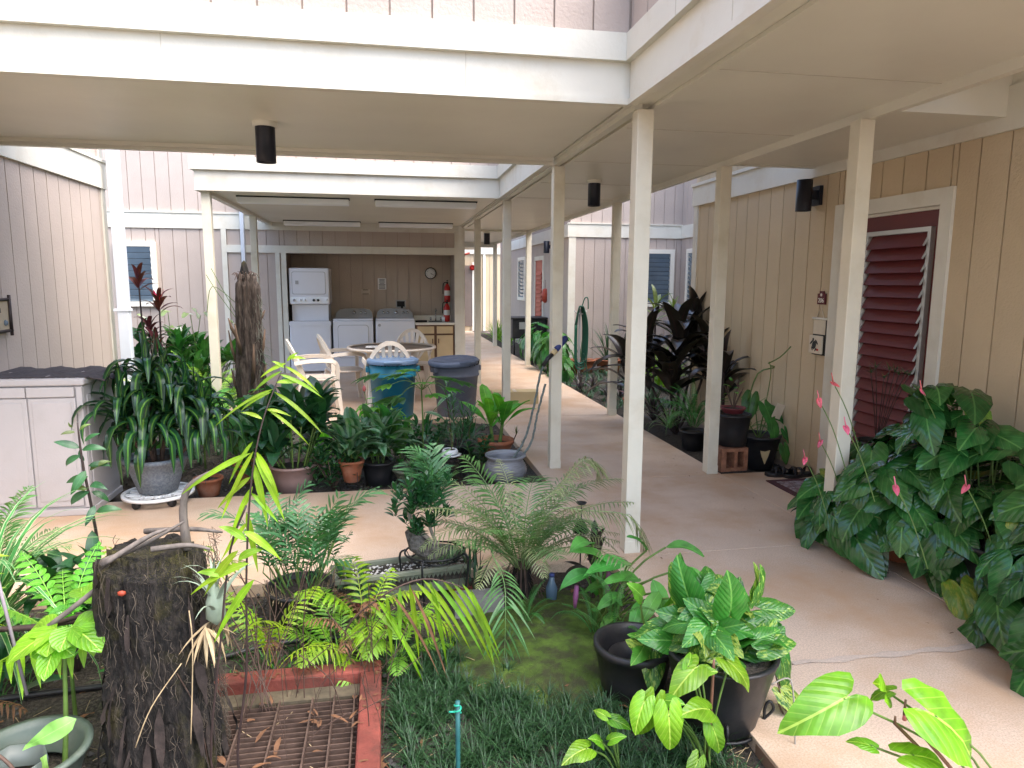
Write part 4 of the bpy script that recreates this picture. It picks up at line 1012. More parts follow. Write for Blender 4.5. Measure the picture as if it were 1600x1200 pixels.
LF['fern'] = fern_meshes('frond', L_YEL2, .45, 26, .055, .011, upv=.05, jit=.05)
LF['fernd'] = fern_meshes('frond', L_MIDG, .50, 30, .045, .010, bends=(1.3, 1.8, 2.4), upv=.05, jit=.05, seg=2)
LF['palm'] = fern_meshes('frond', L_PALM, .55, 26, .15, .009, bends=(.8, 1.3, 1.8), ang=.95, start=.25, droop=.35, seg=3, rr=.004)
LF['palmy'] = fern_meshes('frond', L_PALMY, .62, 30, .10, .007, bends=(1.2, 1.7, 2.1), ang=1.0, start=.2, droop=.5, seg=3, rr=.004)
LF['bamb'] = fern_meshes('spray', L_BAMB, .42, 9, .17, .018, bends=(.5, .9, 1.5), pitch=1.2, ang=.75, start=.3, droop=.25, rr=.003, upv=.05)

def pl_(label, name, cat, x, y, z=SO, group=None, rz=0): return thing(name, label, cat, (x, y, z), rz, group)

# ------------------------------------------------------------------ middle bed plants
# dracaena in grey pot on wheeled stand
pd = thing('plant_stand', 'white lattice plant stand on black wheels under the grey pot', 'stand', (-1.60, 5.12, 0))
o = MB(); o.lathe([(.225, .055), (.235, .055), (.235, .075), (.205, .075), (.205, .055)], 40); o.lathe([(.205, .056), (.205, .074)], 40)
o.lathe([(.11, .057), (.11, .073), (.125, .073), (.125, .057)], 30)
for i in range(12):
    a = i*PI/6; o.bar((math.cos(a)*.11, math.sin(a)*.11, .065), (math.cos(a+.25)*.22, math.sin(a+.25)*.22, .065), .016, .014); o.bar((math.cos(a)*.11, math.sin(a)*.11, .064), (math.cos(a-.25)*.22, math.sin(a-.25)*.22, .064), .014, .013)
for i in range(4): a = i*PI/4; o.bar((-math.cos(a)*.11, -math.sin(a)*.11, .065), (math.cos(a)*.11, math.sin(a)*.11, .065), .016, .012)
o.build('lattice_top', WHITE, pd)
wh = MB().tube([(-.014, 0, 0), (.014, 0, 0)], .027, 16).mesh('wheel', BLACKP)
for i in range(5):
    a = i*2*PI/5+.4; inst(wh, 'wheel', pd, (math.cos(a)*.19, math.sin(a)*.19, .028), (0, 0, a))
dr = thing('dracaena', 'big dracaena with striped drooping leaves in a grey pot beside the storage cabinet', 'potted plant', (-1.60, 5.12, .077))
pot(dr, .205, .255, GREYPOT, rb=.125, rim=.03)
for (sx, sy, hh) in ((-.02, .02, .58), (.09, -.06, .42), (-.13, -.06, .34), (.17, .02, .36), (.02, .14, .5), (.0, -.12, .22), (.26, -.03, .26)):
    stem(dr, [(sx*.5, sy*.5, .22), (sx, sy, .22+hh*.6), (sx*1.3, sy*1.3, .22+hh)], .013, .010, STEMB)
    c = (sx*1.3, sy*1.3, .22+hh)
    rosette(dr, LF['drac'], 26, (c[0], c[1], c[2]-.12), (.75, 1.05), (-.15, .35), .012, (0, .16))
    rosette(dr, LF['dracs'], 5, (c[0], c[1], c[2]+.03), (.7, 1), (.3, .8), .01, (0, .02))

# terracotta small with dry plant
t = thing('terracotta_pot', 'small weathered terracotta pot with dead stalks right of the plant stand', 'pot', (-1.33, 5.38, -.05)); pot(t, .10, .14, TERRA, rb=.07)
m_ = MB()
for i in range(7): a = R.random()*6.28; m_.tube(curve_pts([(0, 0, .12), (math.cos(a)*.08, math.sin(a)*.08, .22), (math.cos(a)*.2, math.sin(a)*.2, .2+R.uniform(-.1, .1))], 8), .003, 4)
m_.build('dead_stalks', STEMB, t)

def heartplant(label, name, x, y, z, n, rx, ry, rz, lf, pr=None, ph=.2, pm=BLACKP, cz=.3, stemm=STEMG, s=(.7, 1.15), hang=.8, low=-.2, cat='potted plant'):
    t = thing(name, label, cat, (x, y, z))
    if pr: pot(t, pr, ph, pm)
    heart_bush(t, LF[lf], n, (0, 0, cz), rx, ry, rz, (0, 0, ph*.8 if pr else 0), stemm, s, hang, low=low); return t
heartplant('dark philodendron in shade behind the dracaena, in a small terracotta pot', 'philodendron', -1.12, 5.75, SO, 46, .30, .28, .34, 'hm', .11, .16, TERRA, .40)
t = thing('dieffenbachia', 'broad dark leaved plant in the dusty pink pot', 'potted plant', (-.72, 5.42, SO)); pot(t, .17, .22, PINKPOT, rb=.12)
for i in range(14):
    a = i*2.4; c = (math.cos(a)*.10, math.sin(a)*.10, .20)
    top = Vector((math.cos(a)*.22, math.sin(a)*.18, .34+.30*R.random())); stem(t, [c, top], .007, .005, STEMG)
    rosette(t, LF['dkoval'], 9, top-Vector((0, 0, .06)), (.9, 1.3), (-.2, .7), .01, (0, .12))
t = thing('jade_shrub', 'small leaved dark shrub spilling between the pink pot and the terracotta pot', 'shrub', (-.42, 5.36, SO))
for i in range(26):
    a = R.random()*2*PI; r_ = R.uniform(.03, .2); top = Vector((math.cos(a)*r_, math.sin(a)*r_*.7, R.uniform(.12, .36)))
    rosette(t, LF['small'], 9, top-Vector((0, 0, .07)), (.7, 1.1), (-.2, .6), .01, (0, .08))
m_ = MB()
for i in range(14): a = R.random()*6.28; m_.tube([(0, 0, 0), (math.cos(a)*.14, math.sin(a)*.1, .28)], .004, 4)
m_.build('stems', STEMB, t)
t = thing('aglaonema', 'silver banded aglaonema in a terracotta pot with a wide rim', 'potted plant', (-.28, 5.35, .02)); pot(t, .095, .17, TERRA, rb=.06)
for i in range(7):
    a = i*2.4; top = Vector((math.cos(a)*.06, math.sin(a)*.06, .24+.10*R.random())); stem(t, [(math.cos(a)*.03, math.sin(a)*.03, .15), top], .006, .004, STEMG); rosette(t, LF['silver'], 8, top-Vector((0, 0, .06)), (.95, 1.4), (-.3, .7), .008, (0, .08))
wsd = thing('wire_stand', 'thin wire pot stand under the aglaonema', 'stand', (-.28, 5.35, SO))
o = MB(); o.tube([(math.cos(a)*.09, math.sin(a)*.09, .07) for a in [2*PI*i/20 for i in range(21)]], .003, 5)
for i in range(4): a = i*PI/2+.5; o.tube([(math.cos(a)*.09, math.sin(a)*.09, .17), (math.cos(a)*.1, math.sin(a)*.1, 0)], .003, 5)
o.build('wire', IRON, wsd)
t = thing('aglaonema', 'green aglaonema in a black nursery pot left of the mossy bowl', 'potted plant', (-.08, 5.50, SO)); pot(t, .13, .20, BLACKP)
for i in range(7):
    a = i*2.4; top = Vector((math.cos(a)*.08, math.sin(a)*.08, .27+.14*R.random())); stem(t, [(math.cos(a)*.04, math.sin(a)*.04, .18), top], .006, .004, STEMG); rosette(t, LF['silver' if i % 3 else 'midoval'], 9, top-Vector((0, 0, .06)), (1.0, 1.45), (-.3, .7), .008, (0, .09))
vb = heartplant('bright green vine scrambling up in front of the teal trash can', 'vine', -.12, 6.15, SO, 110, .32, .25, .32, 'hb', None, 0, None, .30, STEMG, (.45, .8), .9, -.6, 'vine')
hd = thing('hibiscus_bud', 'single pink flower bud above the vine', 'flower', P(569, 607, 6.2)); MB().lathe([(.001, -.03), (.014, -.015), (.016, .005), (.001, .03)], 10).build('bud', L_PINK, hd); MB().tube([(0, 0, -.03), (.04, 0, -.25)], .003, 5).build('stalk', STEMG, hd)
# papaya-like plant with lobed leaves
def palmate(m, L, nl=7, spread=2.6, w=.32):
    mb = MB()
    for i in range(nl):
        a = -spread/2+spread*i/(nl-1); l = L*(1-.35*abs(a)/(spread/2)); sub = MB(); ribbon(sub, l, L*w, p_oval, .05, .5, ny=6, fold=.2)
        ca, sa = math.cos(a), math.sin(a); mb.add([(x*ca+y*sa, -x*sa+y*ca, z) for x, y, z in sub.v], sub.f, sub.uv, True)
    return mb.mesh('leaf', m)
PPY = [palmate(L_MIDG, .23), palmate(L_BRIGHT, .20)]
t = thing('papaya_seedling', 'slender young papaya with spread lobed leaves in front of the teal can', 'plant', (.29, 5.75, SO))
stem(t, [(0, 0, 0), (.0, .01, .4), (-.01, 0, .77)], .008, .006, STEMG)
m_ = MB()
for i, (dx, dy, dz) in enumerate(((-.36, 0, .10), (-.27, -.05, .02), (-.15, .05, .09), (.0, -.1, .04), (.12, .05, .06), (.2, -.02, -.02), (-.2, -.1, -.08), (-.07, .06, .12), (.28, .02, .03), (.07, -.08, -.06))):
    p = Vector((dx, dy, .75+dz)); m_.tube(curve_pts([(0, 0, .72), p*.5+Vector((0, 0, .42)), p], 6), .003, 4); put(PPY[i % 2], t, p, Vector((dx, dy, -.25*abs(dx)+.02)), (0, 0, 1), R.uniform(.75, 1.1))
m_.build('petioles', STEMG, t)
# feathery plant in black pot
t = thing('podocarpus', 'feathery narrow leaved plant in a black nursery pot in front of the grey can', 'potted plant', (.63, 6.15, SO)); pot(t, .15, .17, BLACKP)
NAR = ribbon_meshes('leaf', L_BAMB, .12, .012, p_lance, (.5,), (.6, 1.0), ny=4, fold=.2)
for sx, sy, hh in ((-.12, .02, .52), (-.05, .08, .38), (.05, 0, .3), (.14, .05, .26)):
    stem(t, [(sx*.4, sy*.4, .14), (sx, sy, .14+hh)], .006, .003, STEMB)
    for j in range(5): rosette(t, NAR, 9, (sx*(.4+.12*j), sy*(.4+.12*j), .14+hh*(j+1)/5.0-.03), (.8, 1.3), (0, .7), .004, (0, .06))
# bird's nest in terracotta bowl
t = thing('birds_nest_plant', 'broad upright green leaves in a wide terracotta pot', 'potted plant', (.97, 6.15, SO)); pot(t, .155, .19, TERRA, rb=.11, rim=.035, lip=1.08)
for sx in (-.05, .06): 
    stem(t, [(sx*.6, 0, .15), (sx, 0, .34)], .018, .014, STEMG); rosette(t, LF['spoon'], 8, (sx, 0, .30), (.8, 1.15), (-.15, .45), .01, (0, .05))
t = thing('airplant', 'spiky little succulent leaning out of the bed edge', 'succulent', (1.12, 6.1, .06))
SPK = ribbon_meshes('leaf', L_TIG, .07, .006, p_grass, (.9,), (.5,), ny=3)
stem(t, [(-.05, 0, -.05), (0, 0, .05), (.03, 0, .12)], .006, .005, STEMB); rosette(t, SPK, 22, (.03, 0, .12), (.8, 1.2), (-.5, 1.2), .003, (0, .01)); stem(t, [(0, 0, -.02), (.09, 0, 0)], .005, .004, STEMB); rosette(t, SPK, 18, (.09, 0, .0), (.7, 1), (-.5, 1.2), .003, (0, .01))
# glazed pot with canes
gp = thing('glazed_pot', 'round bellied blue grey ribbed ceramic pot at the bed corner', 'pot', (.93, 5.40, -.05))
prof = [(.001, 0), (.10, 0), (.12, .015)]
for i in range(20):
    z = .02+.145*i/19; rr2 = .125+.045*math.sin(PI*(i/19)**.9*.85)+(.004 if i % 2 else 0); prof.append((rr2, z))
prof += [(.138, .18), (.15, .20), (.168, .215), (.165, .225), (.14, .222), (.125, .19), (.13, .10)]
MB().lathe(prof, 40).build('body', GLAZE, gp); MB().disc(.135, .13, 24).build('soil', DARK, gp)
cn = thing('twisted_canes', 'two tall twisted grey green canes standing in the glazed pot', 'plant', (.93, 5.40, 0))
def cane(pts, r):
    path = curve_pts(pts, 60); k = len(path); MB().tube([p+Vector((math.sin(i*1.1)*.0015, math.cos(i*1.3)*.0015, 0)) for i, p in enumerate(path)], [r*(1.12 if i % 2 else .92) for i in range(k)], 7).build('cane', CANE, cn)
o0 = Vector((.93, 5.40, 0))
cane([Vector((.0, .02, .05)), P(818, 690, 5.45)-o0, P(834, 635, 5.47)-o0, P(844, 585, 5.5)-o0, P(852, 568, 5.5)-o0], .0095); cane([Vector((.03, .0, .05)), P(828, 695, 5.42)-o0, P(840, 645, 5.45)-o0, P(852, 600, 5.48)-o0], .009)
MB().tube([P(848, 572, 5.5)-o0, P(856, 560, 5.5)-o0, P(864, 553, 5.52)-o0], [.015, .019, .018], 8).build('dark_sleeve', BLACKP, cn)
MB().tube([P(863, 553, 5.51)-o0, P(868, 548, 5.53)-o0], .022, 10).build('wooden_collar', YELB, cn)
gr = thing('blue_grip', 'dark blue padded tube resting against the second post', 'tool', P(869, 546, 5.53)); a = P(869, 546, 5.53); b = P(884, 528, 5.62)
MB().tube([(0, 0, 0), (b-a)*.5, (b-a)], [.024, .027, .026], 12).build('padded_grip', BLUEF, gr)
yb = thing('yellow_box', 'flat pale yellow box on the walkway behind the canes', 'box', (1.62, 8.75, 0), rad(-4)); MB().box(-.30, .30, -.12, .12, 0, .16).build('carton', YELB, yb, bevel=.005); MB().box(-.02, .02, -.121, .121, .161, .163).build('tape', FABRIC, yb)
# shell bowl on little stump
ss = thing('stump_pedestal', 'low rotten stump holding the white shell bowl', 'stump', (.50, 5.62, SO))
MB().lathe([(.13, 0), (.12, .06), (.105, .14), (.12, .17), (.05, .18), (.001, .175)], 22, wob=lambda a, z: 1+.12*math.sin(a*5+z*30)+.06*math.sin(a*11)).build('trunk', DKBARK, ss)
m_ = MB()
for i in range(10): a = R.random()*6.28; ribbon(m_, .1, .035, p_oval, R.uniform(-.2, .8), R.uniform(.5, 2), base=(math.cos(a)*.08, math.sin(a)*.08, .15), az=a, ny=4)
m_.build('dead_leaves', DRYB, ss)
sb = thing('shell_bowl', 'small white scalloped bowl with a sprig of pale succulents', 'bowl', (.50, 5.60, SO+.18))
MB().lathe([(.001, 0), (.05, .002), (.085, .012), (.095, .02), (.05, .016)], 28, wob=lambda a, z: 1+.05*math.sin(a*9)).build('saucer', WHITE, sb)
MB().lathe([(.03, .015), (.062, .03), (.068, .05), (.055, .066), (.05, .064), (.055, .045)], 28).build('bowl', WHITE, sb); MB().disc(.052, .056, 16).build('soil', SOIL, sb)
stem(sb, [(.01, 0, .05), (.015, 0, .12), (.0, 0, .2)], .005, .003, STEMB); rosette(sb, LF['sapy'], 16, (.005, 0, .08), (.35, .55), (-.2, 1), .004, (0, .13))
bw = thing('stone_bowl', 'wide mossy grey bowl half hidden in leaves beside the jade shrub', 'bowl', (.22, 5.52, SO)); pot(bw, .19, .13, mat('mossy stone', (.15, .17, .12), .85, .4, 12, bs=50, bd=.004), rb=.14, rim=.02)
rosette(bw, LF['midoval'], 9, (0.03, 0, .12), (.25, .45), (.2, 1.1), .03, (0, .03)); rosette(bw, LF['hb'], 8, (0, 0, .13), (.3, .5), (.0, .7), .05, (0, .03))
for i, (x, y, h_, lab) in enumerate(((.34, 5.9, .36, 'thin weedy stalks behind the mossy bowl'), (.75, 5.75, .28, 'low leafy seedling between shell bowl and terracotta pot'), (.12, 5.95, .4, 'leafy stalks behind the black nursery aglaonema'), (.45, 6.4, .34, 'bushy green stalks in front of the two trash cans'))):
    t = thing('leafy_stalks', lab, 'plant', (x, y, SO))
    for k in range(6):
        a = k*2.4; q = Vector((math.cos(a)*.1, math.sin(a)*.1, h_*R.uniform(.6, 1))); stem(t, [(q.x*.3, q.y*.3, 0), q], .004, .002, STEMG)
        for j in range(4): rosette(t, LF['sap'], 3, q*(.4+.2*j), (.5, .9), (-.1, .6), .003, (0, .02))
t = thing('spathe_leaf_plant', 'plant with three pale wide leaves on thin stalks before the teal can', 'plant', (.33, 6.6, SO))
for q, d in (((-.22, 0, .33), (-1, 0, -.3)), ((.02, .0, .37), (.7, 0, -.9)), ((.14, 0, .42), (1, .2, .1))): stem(t, [(0, 0, 0), (q[0]*.6, 0, q[2]*.8), q], .004, .003, STEMG); put(LF['silver'][0], t, q, d, (0, -.3, 1), .9)

for x, y, lf2, n_, sc_, lab in ((-1.0, 5.5, 'midoval', 20, (.7, 1.0), 'mid green oval leaves between small terracotta pot and pink pot'), (-.55, 5.85, 'hb', 34, (.7, 1.0), 'bright green leaves behind the pink pot'), (.1, 5.85, 'midoval', 20, (.6, .9), 'green leaf cluster behind the mossy bowl'), (.3, 6.1, 'small', 40, (1, 1.6), 'small leaved undergrowth before the teal can'), (.55, 5.95, 'blade', 26, (.4, .7), 'grassy tuft behind the shell bowl'), (.78, 6.6, 'dkoval', 14, (.5, .7), 'dark leaves in front of the grey can'), (.28, 5.35, 'sap', 20, (.5, .8), 'small sprout at the front curb below the mossy bowl'), (-1.95, 5.9, 'midoval', 26, (.9, 1.3), 'tall green leaves behind the dracaena by the left wall')):
    t = thing('low_plant', lab, 'plant', (x, y, SO)); rosette(t, LF[lf2], n_, (0, 0, .05), sc_, (-.1, 1.0), .07, (0, .32 if n_ > 19 else .15)); stem(t, [(0, 0, 0), (0, 0, .3)], .01, .006, STEMG)
# tall dead trunk (tree fern)
def stumpf(parent, r, h, m, rough=.12, seed=1, lean=(0, 0), top=.8, rings=36, n=56, taper=.85):
    rn = random.Random(seed); ph = [rn.random()*6.28 for _ in range(8)]; mb = MB(); vs = []; fs = []
    jit = [[rn.uniform(-1, 1) for _ in range(n)] for _ in range(rings+1)]
    for i in range(rings+1):
        t = i/rings
        for j in range(n):
            a = 2*PI*j/n; q = 1+rough*(.5*math.sin(3*a+ph[0]+t*2)+.35*math.sin(7*a+ph[1]-t*3)+.3*math.sin(13*a+ph[2]+t*5)+.25*math.sin(23*a+ph[3]))
            q += rough*.12*jit[i][j] + rough*.22*(jit[i//9][j//2]) + .05*math.sin(t*9+ph[4])
            rr3 = r*(1-(1-taper)*t)*q
            zt = h*t + (h*.015*jit[0][j//3] if t > .93 else 0)
            if t > .96: rr3 *= .75
            vs.append((rr3*math.cos(a)+lean[0]*t, rr3*math.sin(a)+lean[1]*t, zt))
    vs.append((lean[0], lean[1], h*.97))
    for i in range(rings):
        for j in range(n): a = i*n+j; b = i*n+(j+1) % n; fs.append((a, b, b+n, a+n))
    for j in range(n): fs.append((rings*n+j, rings*n+(j+1) % n, len(vs)-1))
    mb.add(vs, fs, None, True); return mb.build('trunk', m, parent)
ts = thing('dead_trunk', 'tall weathered dead tree fern trunk with grey moss before the laundry', 'tree trunk', (-1.33, 7.15, SO))
stumpf(ts, .122, 1.66, BARK, .28, 3, (.03, 0), taper=.8)
for i, (a, z, l) in enumerate(((3.3, .75, .38), (3.0, .45, .3), (-.1, .80, .34), (-.2, .55, .25), (3.6, 1.05, .2), (.3, 1.2, .12), (4.2, .9, .3), (5.2, .6, .4))):
    d = Vector((math.cos(a), math.sin(a), 0)); st_ = MB(); st_.tube([d*.09+Vector((0, 0, z)), d*.145+Vector((0, 0, z+l*.5)), d*.17+Vector((0, 0, z+l))], [.022, .017, .006], 6); st_.build('frond_stub', mat('stub bark', (.11, .07, .045), .9, .35, 20, bs=50, bd=.008, stretch=(1, 1, .2)), ts)
m_ = MB()
for i in range(90):
    a = R.uniform(-.9, .6) ; z = R.uniform(.4, 1.5); d = Vector((math.cos(a), math.sin(a), 0))*.125; s = R.uniform(.04, .16)
    m_.tube([d+Vector((0, 0, z)), d*1.12+Vector((R.uniform(-.02, .02), R.uniform(-.02, .02), z-s*.5)), d*1.15+Vector((R.uniform(-.03, .03), 0, z-s))], .0018, 3, False)
m_.build('hanging_moss', mat('spanish moss', (.15, .16, .13), .9, .3, 30), ts)
m_ = MB()
for i in range(14): a = R.random()*6.28; e_ = R.uniform(.5, 1); m_.tube(curve_pts([(math.cos(a)*.06, math.sin(a)*.06, 1.58), (math.cos(a)*.10*e_, math.sin(a)*.10*e_, 1.68), (math.cos(a)*.14*e_, math.sin(a)*.14*e_, 1.70-R.random()*.1)], 6), .003, 4)
m_.build('dry_fronds', STEMB, ts); m_ = MB().lathe([(.06, 1.62), (.035, 1.70), (.02, 1.78), (.001, 1.8)], 12, wob=lambda a, z: 1+.3*math.sin(a*4+z*20)).build('crown_stub', DKBARK, ts)
m_ = MB(); 
for q in (((-.1, 0, 1.3), (-.22, 0, 1.55), (-.30, 0, 1.72)), ((-.1, 0, 1.25), (-.26, 0, 1.5), (-.36, .05, 1.66)), ((-.1, 0, 1.4), (-.3, 0, 1.55), (-.36, 0, 1.3))): m_.tube(curve_pts(q, 8), .0035, 4)
m_.build('orchid_stems', STEMG, ts)
m_ = MB()
for i in range(26): a = R.uniform(-.6, .6); z = R.uniform(.5, 1.1); ribbon(m_, .14, .012, p_lance, R.uniform(-1.2, .6), .6, base=(.13*math.cos(a), .13*math.sin(a), z), az=a-PI/2, ny=4)
m_.build('epiphyte_leaves', L_DARKG, ts)

# left rear group
t = thing('caladium', 'large bright yellow green quilted leaves beside the dead trunk', 'plant', (-1.72, 6.9, SO))
for a, l in ((4.0, 1.0), (4.9, .9), (5.6, .8), (3.2, .85), (2.4, .8), (.8, .8)): put(R.choice(LF['bigy']), t, Vector((math.cos(a)*.05, math.sin(a)*.05, .38)), Vector((math.cos(a), math.sin(a), .35)), (0, 0, 1), l)
m_ = MB()
for a in (4, 4.9, 5.6, 3.2): m_.tube([(0, 0, 0), (math.cos(a)*.05, math.sin(a)*.05, .4)], .012, 6)
m_.build('stems', STEMG, t)
t = thing('sword_fern', 'light green fern just left of the dead trunk', 'fern', (-1.72, 7.5, SO)); rosette(t, LF['fern'], 18, (0, 0, .15), (.9, 1.4), (-.1, .35), .01, (0, .05))
t = thing('sword_fern', 'pale green fern behind the dracaena', 'fern', (-2.05, 8.3, SO)); rosette(t, LF['fern'], 18, (0, 0, .2), (1, 1.5), (-.1, .35), .01, (0, .05))
def spath(label, x, y, n, r_, h_, fl):
    t = thing('peace_lily', label, 'peace lily', (x, y, SO))
    for i in range(n):
        a = R.random()*2*PI; q = R.random()**.5*r_; c = Vector((math.cos(a)*q, math.sin(a)*q, h_*R.uniform(.35, .85))); rosette(t, LF['midoval' if R.random() < .6 else 'dkoval'], 6, c-Vector((0, 0, .05)), (1.0, 1.5), (-.3, .7), .01, (0, .05))
    m_ = MB()
    for i in range(n): a = R.random()*6.28; m_.tube([(0, 0, 0), (math.cos(a)*r_*.6, math.sin(a)*r_*.6, h_*.7)], .006, 4)
    for (dx, dz, dirx) in fl: p = Vector((dx, -.1, dz)); m_.tube([(dx*.5, 0, .3), p], .005, 4); put(LF['white'][0], t, p, (dirx, -.3, .6), (-.2, -1, .4), 2.0, 'spathe')
    m_.build('stems', STEMG, t)
spath('peace lilies with white spathes under the far left window', -2.75, 9.9, 26, .5, 1.0, ((-.28, 1.12, .3), (.1, 1.0, .1), (.35, 1.15, .7), (-.05, 1.2, -.3)))
spath('peace lilies left of the dead trunk and corner post', -2.25, 9.4, 20, .45, .8, ((.1, 1.12, .8), (-.15, 1.2, -.2), (.42, 1.05, .4)))
spath('shady peace lilies behind the dracaena pot', -2.15, 7.0, 16, .35, .6, ((-.1, .7, .1),))
t = thing('cordyline', 'tall red leaved cordyline in front of the left window', 'plant', (-2.85, 9.3, SO))
for q, hh in (((-.12, 0), 1.60), ((.10, 0), 1.32), ((-.05, .05), 1.0), ((.05, -.05), .8)):
    stem(t, [(0, 0, 0), (q[0]*.8, q[1], hh*.5), (q[0], q[1], hh)], .014, .010, STEMD); rosette(t, LF['tir'], 11, (q[0], q[1], hh-.12), (.8, 1.15), (-.2, .6), .01, (0, .14))
rosette(t, LF['tired'], 6, (.10, 0, 1.34), (.9, 1.1), (.4, 1), .01, (0, .03))
t = thing('green_fern_clump', 'mixed light green foliage between dracaena and trunk', 'plant', (-1.55, 6.2, SO)); rosette(t, LF['midoval'], 26, (0, 0, .2), (.8, 1.2), (-.2, .8), .08, (0, .35)); rosette(t, LF['fern'], 8, (0, 0, .2), (.8, 1), (-.1, .4), .02, (0, .1))
stem(t, [(0, 0, 0), (0, 0, .4)], .01, .006, STEMG)
heartplant('dark heart leaved climber at the foot of the dead trunk', 'philodendron', -1.15, 6.6, SO, 44, .33, .3, .38, 'hm', None, 0, None, .28, STEMG, (.8, 1.2), .8, -.4, 'plant')

# ------------------------------------------------------------------ right bed plants
def ti_plant(label, x, y, heads, lf='ti', s=(.8, 1.1), n=11, red=False):
    t = thing('ti_plant', label, 'ti plant', (x, y, SO))
    for dx, dy, hh in heads:
        stem(t, [(0, 0, 0), (dx*.7, dy*.7, hh*.6), (dx, dy, hh)], .016, .012, STEMD); rosette(t, LF[lf], n, (dx, dy, hh-.12), s, (-.25, .75), .012, (0, .16))
    return t
ti_plant('large maroon black ti plant in the right bed beside the cinder block post', 3.05, 6.9, ((0, 0, .85), (-.32, .15, .75), (.25, -.1, .72), (.1, .2, 1.0), (-.15, -.15, .55), (.3, .3, .9), (-.4, .4, .55)), s=(1.0, 1.4), n=13)
ti_plant('maroon ti plant against the tan wall behind the black pots', 3.25, 6.2, ((-.05, 0, .75), (.0, .1, .6)), n=10)
ti_plant('slender cordyline with olive leaves standing tall by the far window', 3.45, 8.6, ((0, 0, 1.25),), 'tig', (.8, 1.1), 7)
ti_plant('young bright green leaves beside the far window corner', 4.3, 10.0, ((0, 0, 1.2), (.2, 0, .9)), 'tig', (.6, .9), 10)
t = thing('sword_fern', 'sword fern arching over the right walkway edge', 'fern', (2.92, 6.2, SO)); pot(t, .13, .2, BLACKP); rosette(t, LF['fernd'], 26, (0, 0, .22), (.7, 1.05), (-.25, .4), .03, (0, .06))
t = thing('sword_fern', 'small fern under the maroon ti plant', 'fern', (3.2, 5.75, SO)); pot(t, .12, .22, BLACKP); rosette(t, LF['fernd'], 16, (0, 0, .24), (.5, .8), (-.2, .5), .03, (0, .06))
t = thing('bromeliad', 'dark bromeliad clump in the right bed near the hidden post', 'bromeliad', (2.98, 7.4, SO)); rosette(t, LF['rhoeo'], 20, (0, 0, .05), (1, 1.5), (-.1, .9), .02, (0, .08)); rosette(t, LF['blade'], 22, (.12, .3, .05), (.8, 1.2), (-.2, .6), .03, (0, .05))
t = thing('terracotta_pot', 'terracotta pot with orange leaved plant in the right bed', 'pot', (2.95, 7.95, SO)); pot(t, .13, .22, TERRA); rosette(t, LF['tir'], 10, (0, 0, .2), (.6, .9), (0, .9), .02, (0, .06))
t = thing('spider_plant', 'striped spider plant spilling beside the sword fern', 'spider plant', (2.86, 6.65, SO)); rosette(t, LF['spider'], 30, (0, 0, .12), (.7, 1.1), (-.2, .6), .02, (0, .05))
for k, (x, y, lab) in enumerate(((3.45, 12.0, 'left bushy blade plant in a terracotta pot below the hose'), (3.95, 12.0, 'tall spiky grey green clump in a terracotta pot at the far wall'))):
    t = thing('blade_plant', lab, 'potted plant', (x, y, SO)); pot(t, .24, .24, TERRA, rb=.18); rosette(t, LF['blade'], 46 if k else 24, (0, 0, .2), (1.3, 2.0) if k else (.7, 1), (-.2, .9), .06, (0, .08))
for x, y, lab in ((4.6, 11.6, 'yellow green lilies under the right rear window'), (4.1, 9.8, 'yellow green lilies behind the maroon ti plant'), (2.05+.9, 18.6, 'bright lilies at the end of the passage'), (2.95, 16.9, 'bright lilies by the farthest post')):
    t = thing('lily_clump', lab, 'lily', (x, y, SO)); rosette(t, LF['lily'], 46, (0, 0, .05), (1.0, 1.6), (-.2, .8), .1, (0, .1))
for x, y, lab in ((2.95, 10.0, 'purple and green rhoeo rosette nearest the walkway edge'), (3.2, 9.5, 'purple and green rhoeo rosette in the middle of the row'), (3.05, 9.0, 'purple and green rhoeo rosette behind the hidden post')):
    t = thing('rhoeo', lab, 'rhoeo plant', (x, y, SO)); 
    for k in range(3): rosette(t, LF['rhoeo'], 13, (R.uniform(-.15, .15), R.uniform(-.15, .15), .03), (.8, 1.3), (-.1, .9), .01, (0, .06))
for x, y, n, rx, lab in ((2.95, 12.1, 80, .42, 'dense heart leaved bush at the walkway edge by the pale post'), (3.0, 13.6, 60, .40, 'dark heart leaved bush in front of the black grill'), (2.85, 11.3, 34, .25, 'low heart leaved bush nearest the walkway')):
    heartplant(lab, 'heart_leaf_bush', x, y, SO, n, rx, .5, .5 if n > 40 else .28, 'hm', None, 0, None, .35 if n > 40 else .15, STEMG, (1.2, 1.9), .8, -.5, 'bush')
bb = thing('grill_box', 'black covered grill box against the far wall behind the bushes', 'grill', (3.1, 14.9, 0)); MB().box(-.45, .3, -.3, .3, .35, .76).build('body', BLACKP, bb, bevel=.02); MB().box(-.48, .33, -.33, .33, .762, .80).build('lid', BLACKP, bb, bevel=.01)
for x in (-.4, .25):
    for y in (-.25, .25): MB().tube([(x, y, 0), (x, y, .35)], .02, 6).build('leg', IRON, bb)
MB().box(-.3, -.1, -.305, -.301, .55, .7).build('label_plate', ALU, bb)
om = thing('door_ornament', 'small orange ornament hanging beside the far red door', 'ornament', (3.39, 14.75, 1.3)); MB().lathe([(.001, -.2), (.07, -.15), (.08, 0), (.05, .1), (.001, .12)], 12).build('shell', RED2, om); MB().tube([(0, 0, .1), (0, 0, .3)], .006, 5).build('cord', STEMB, om)
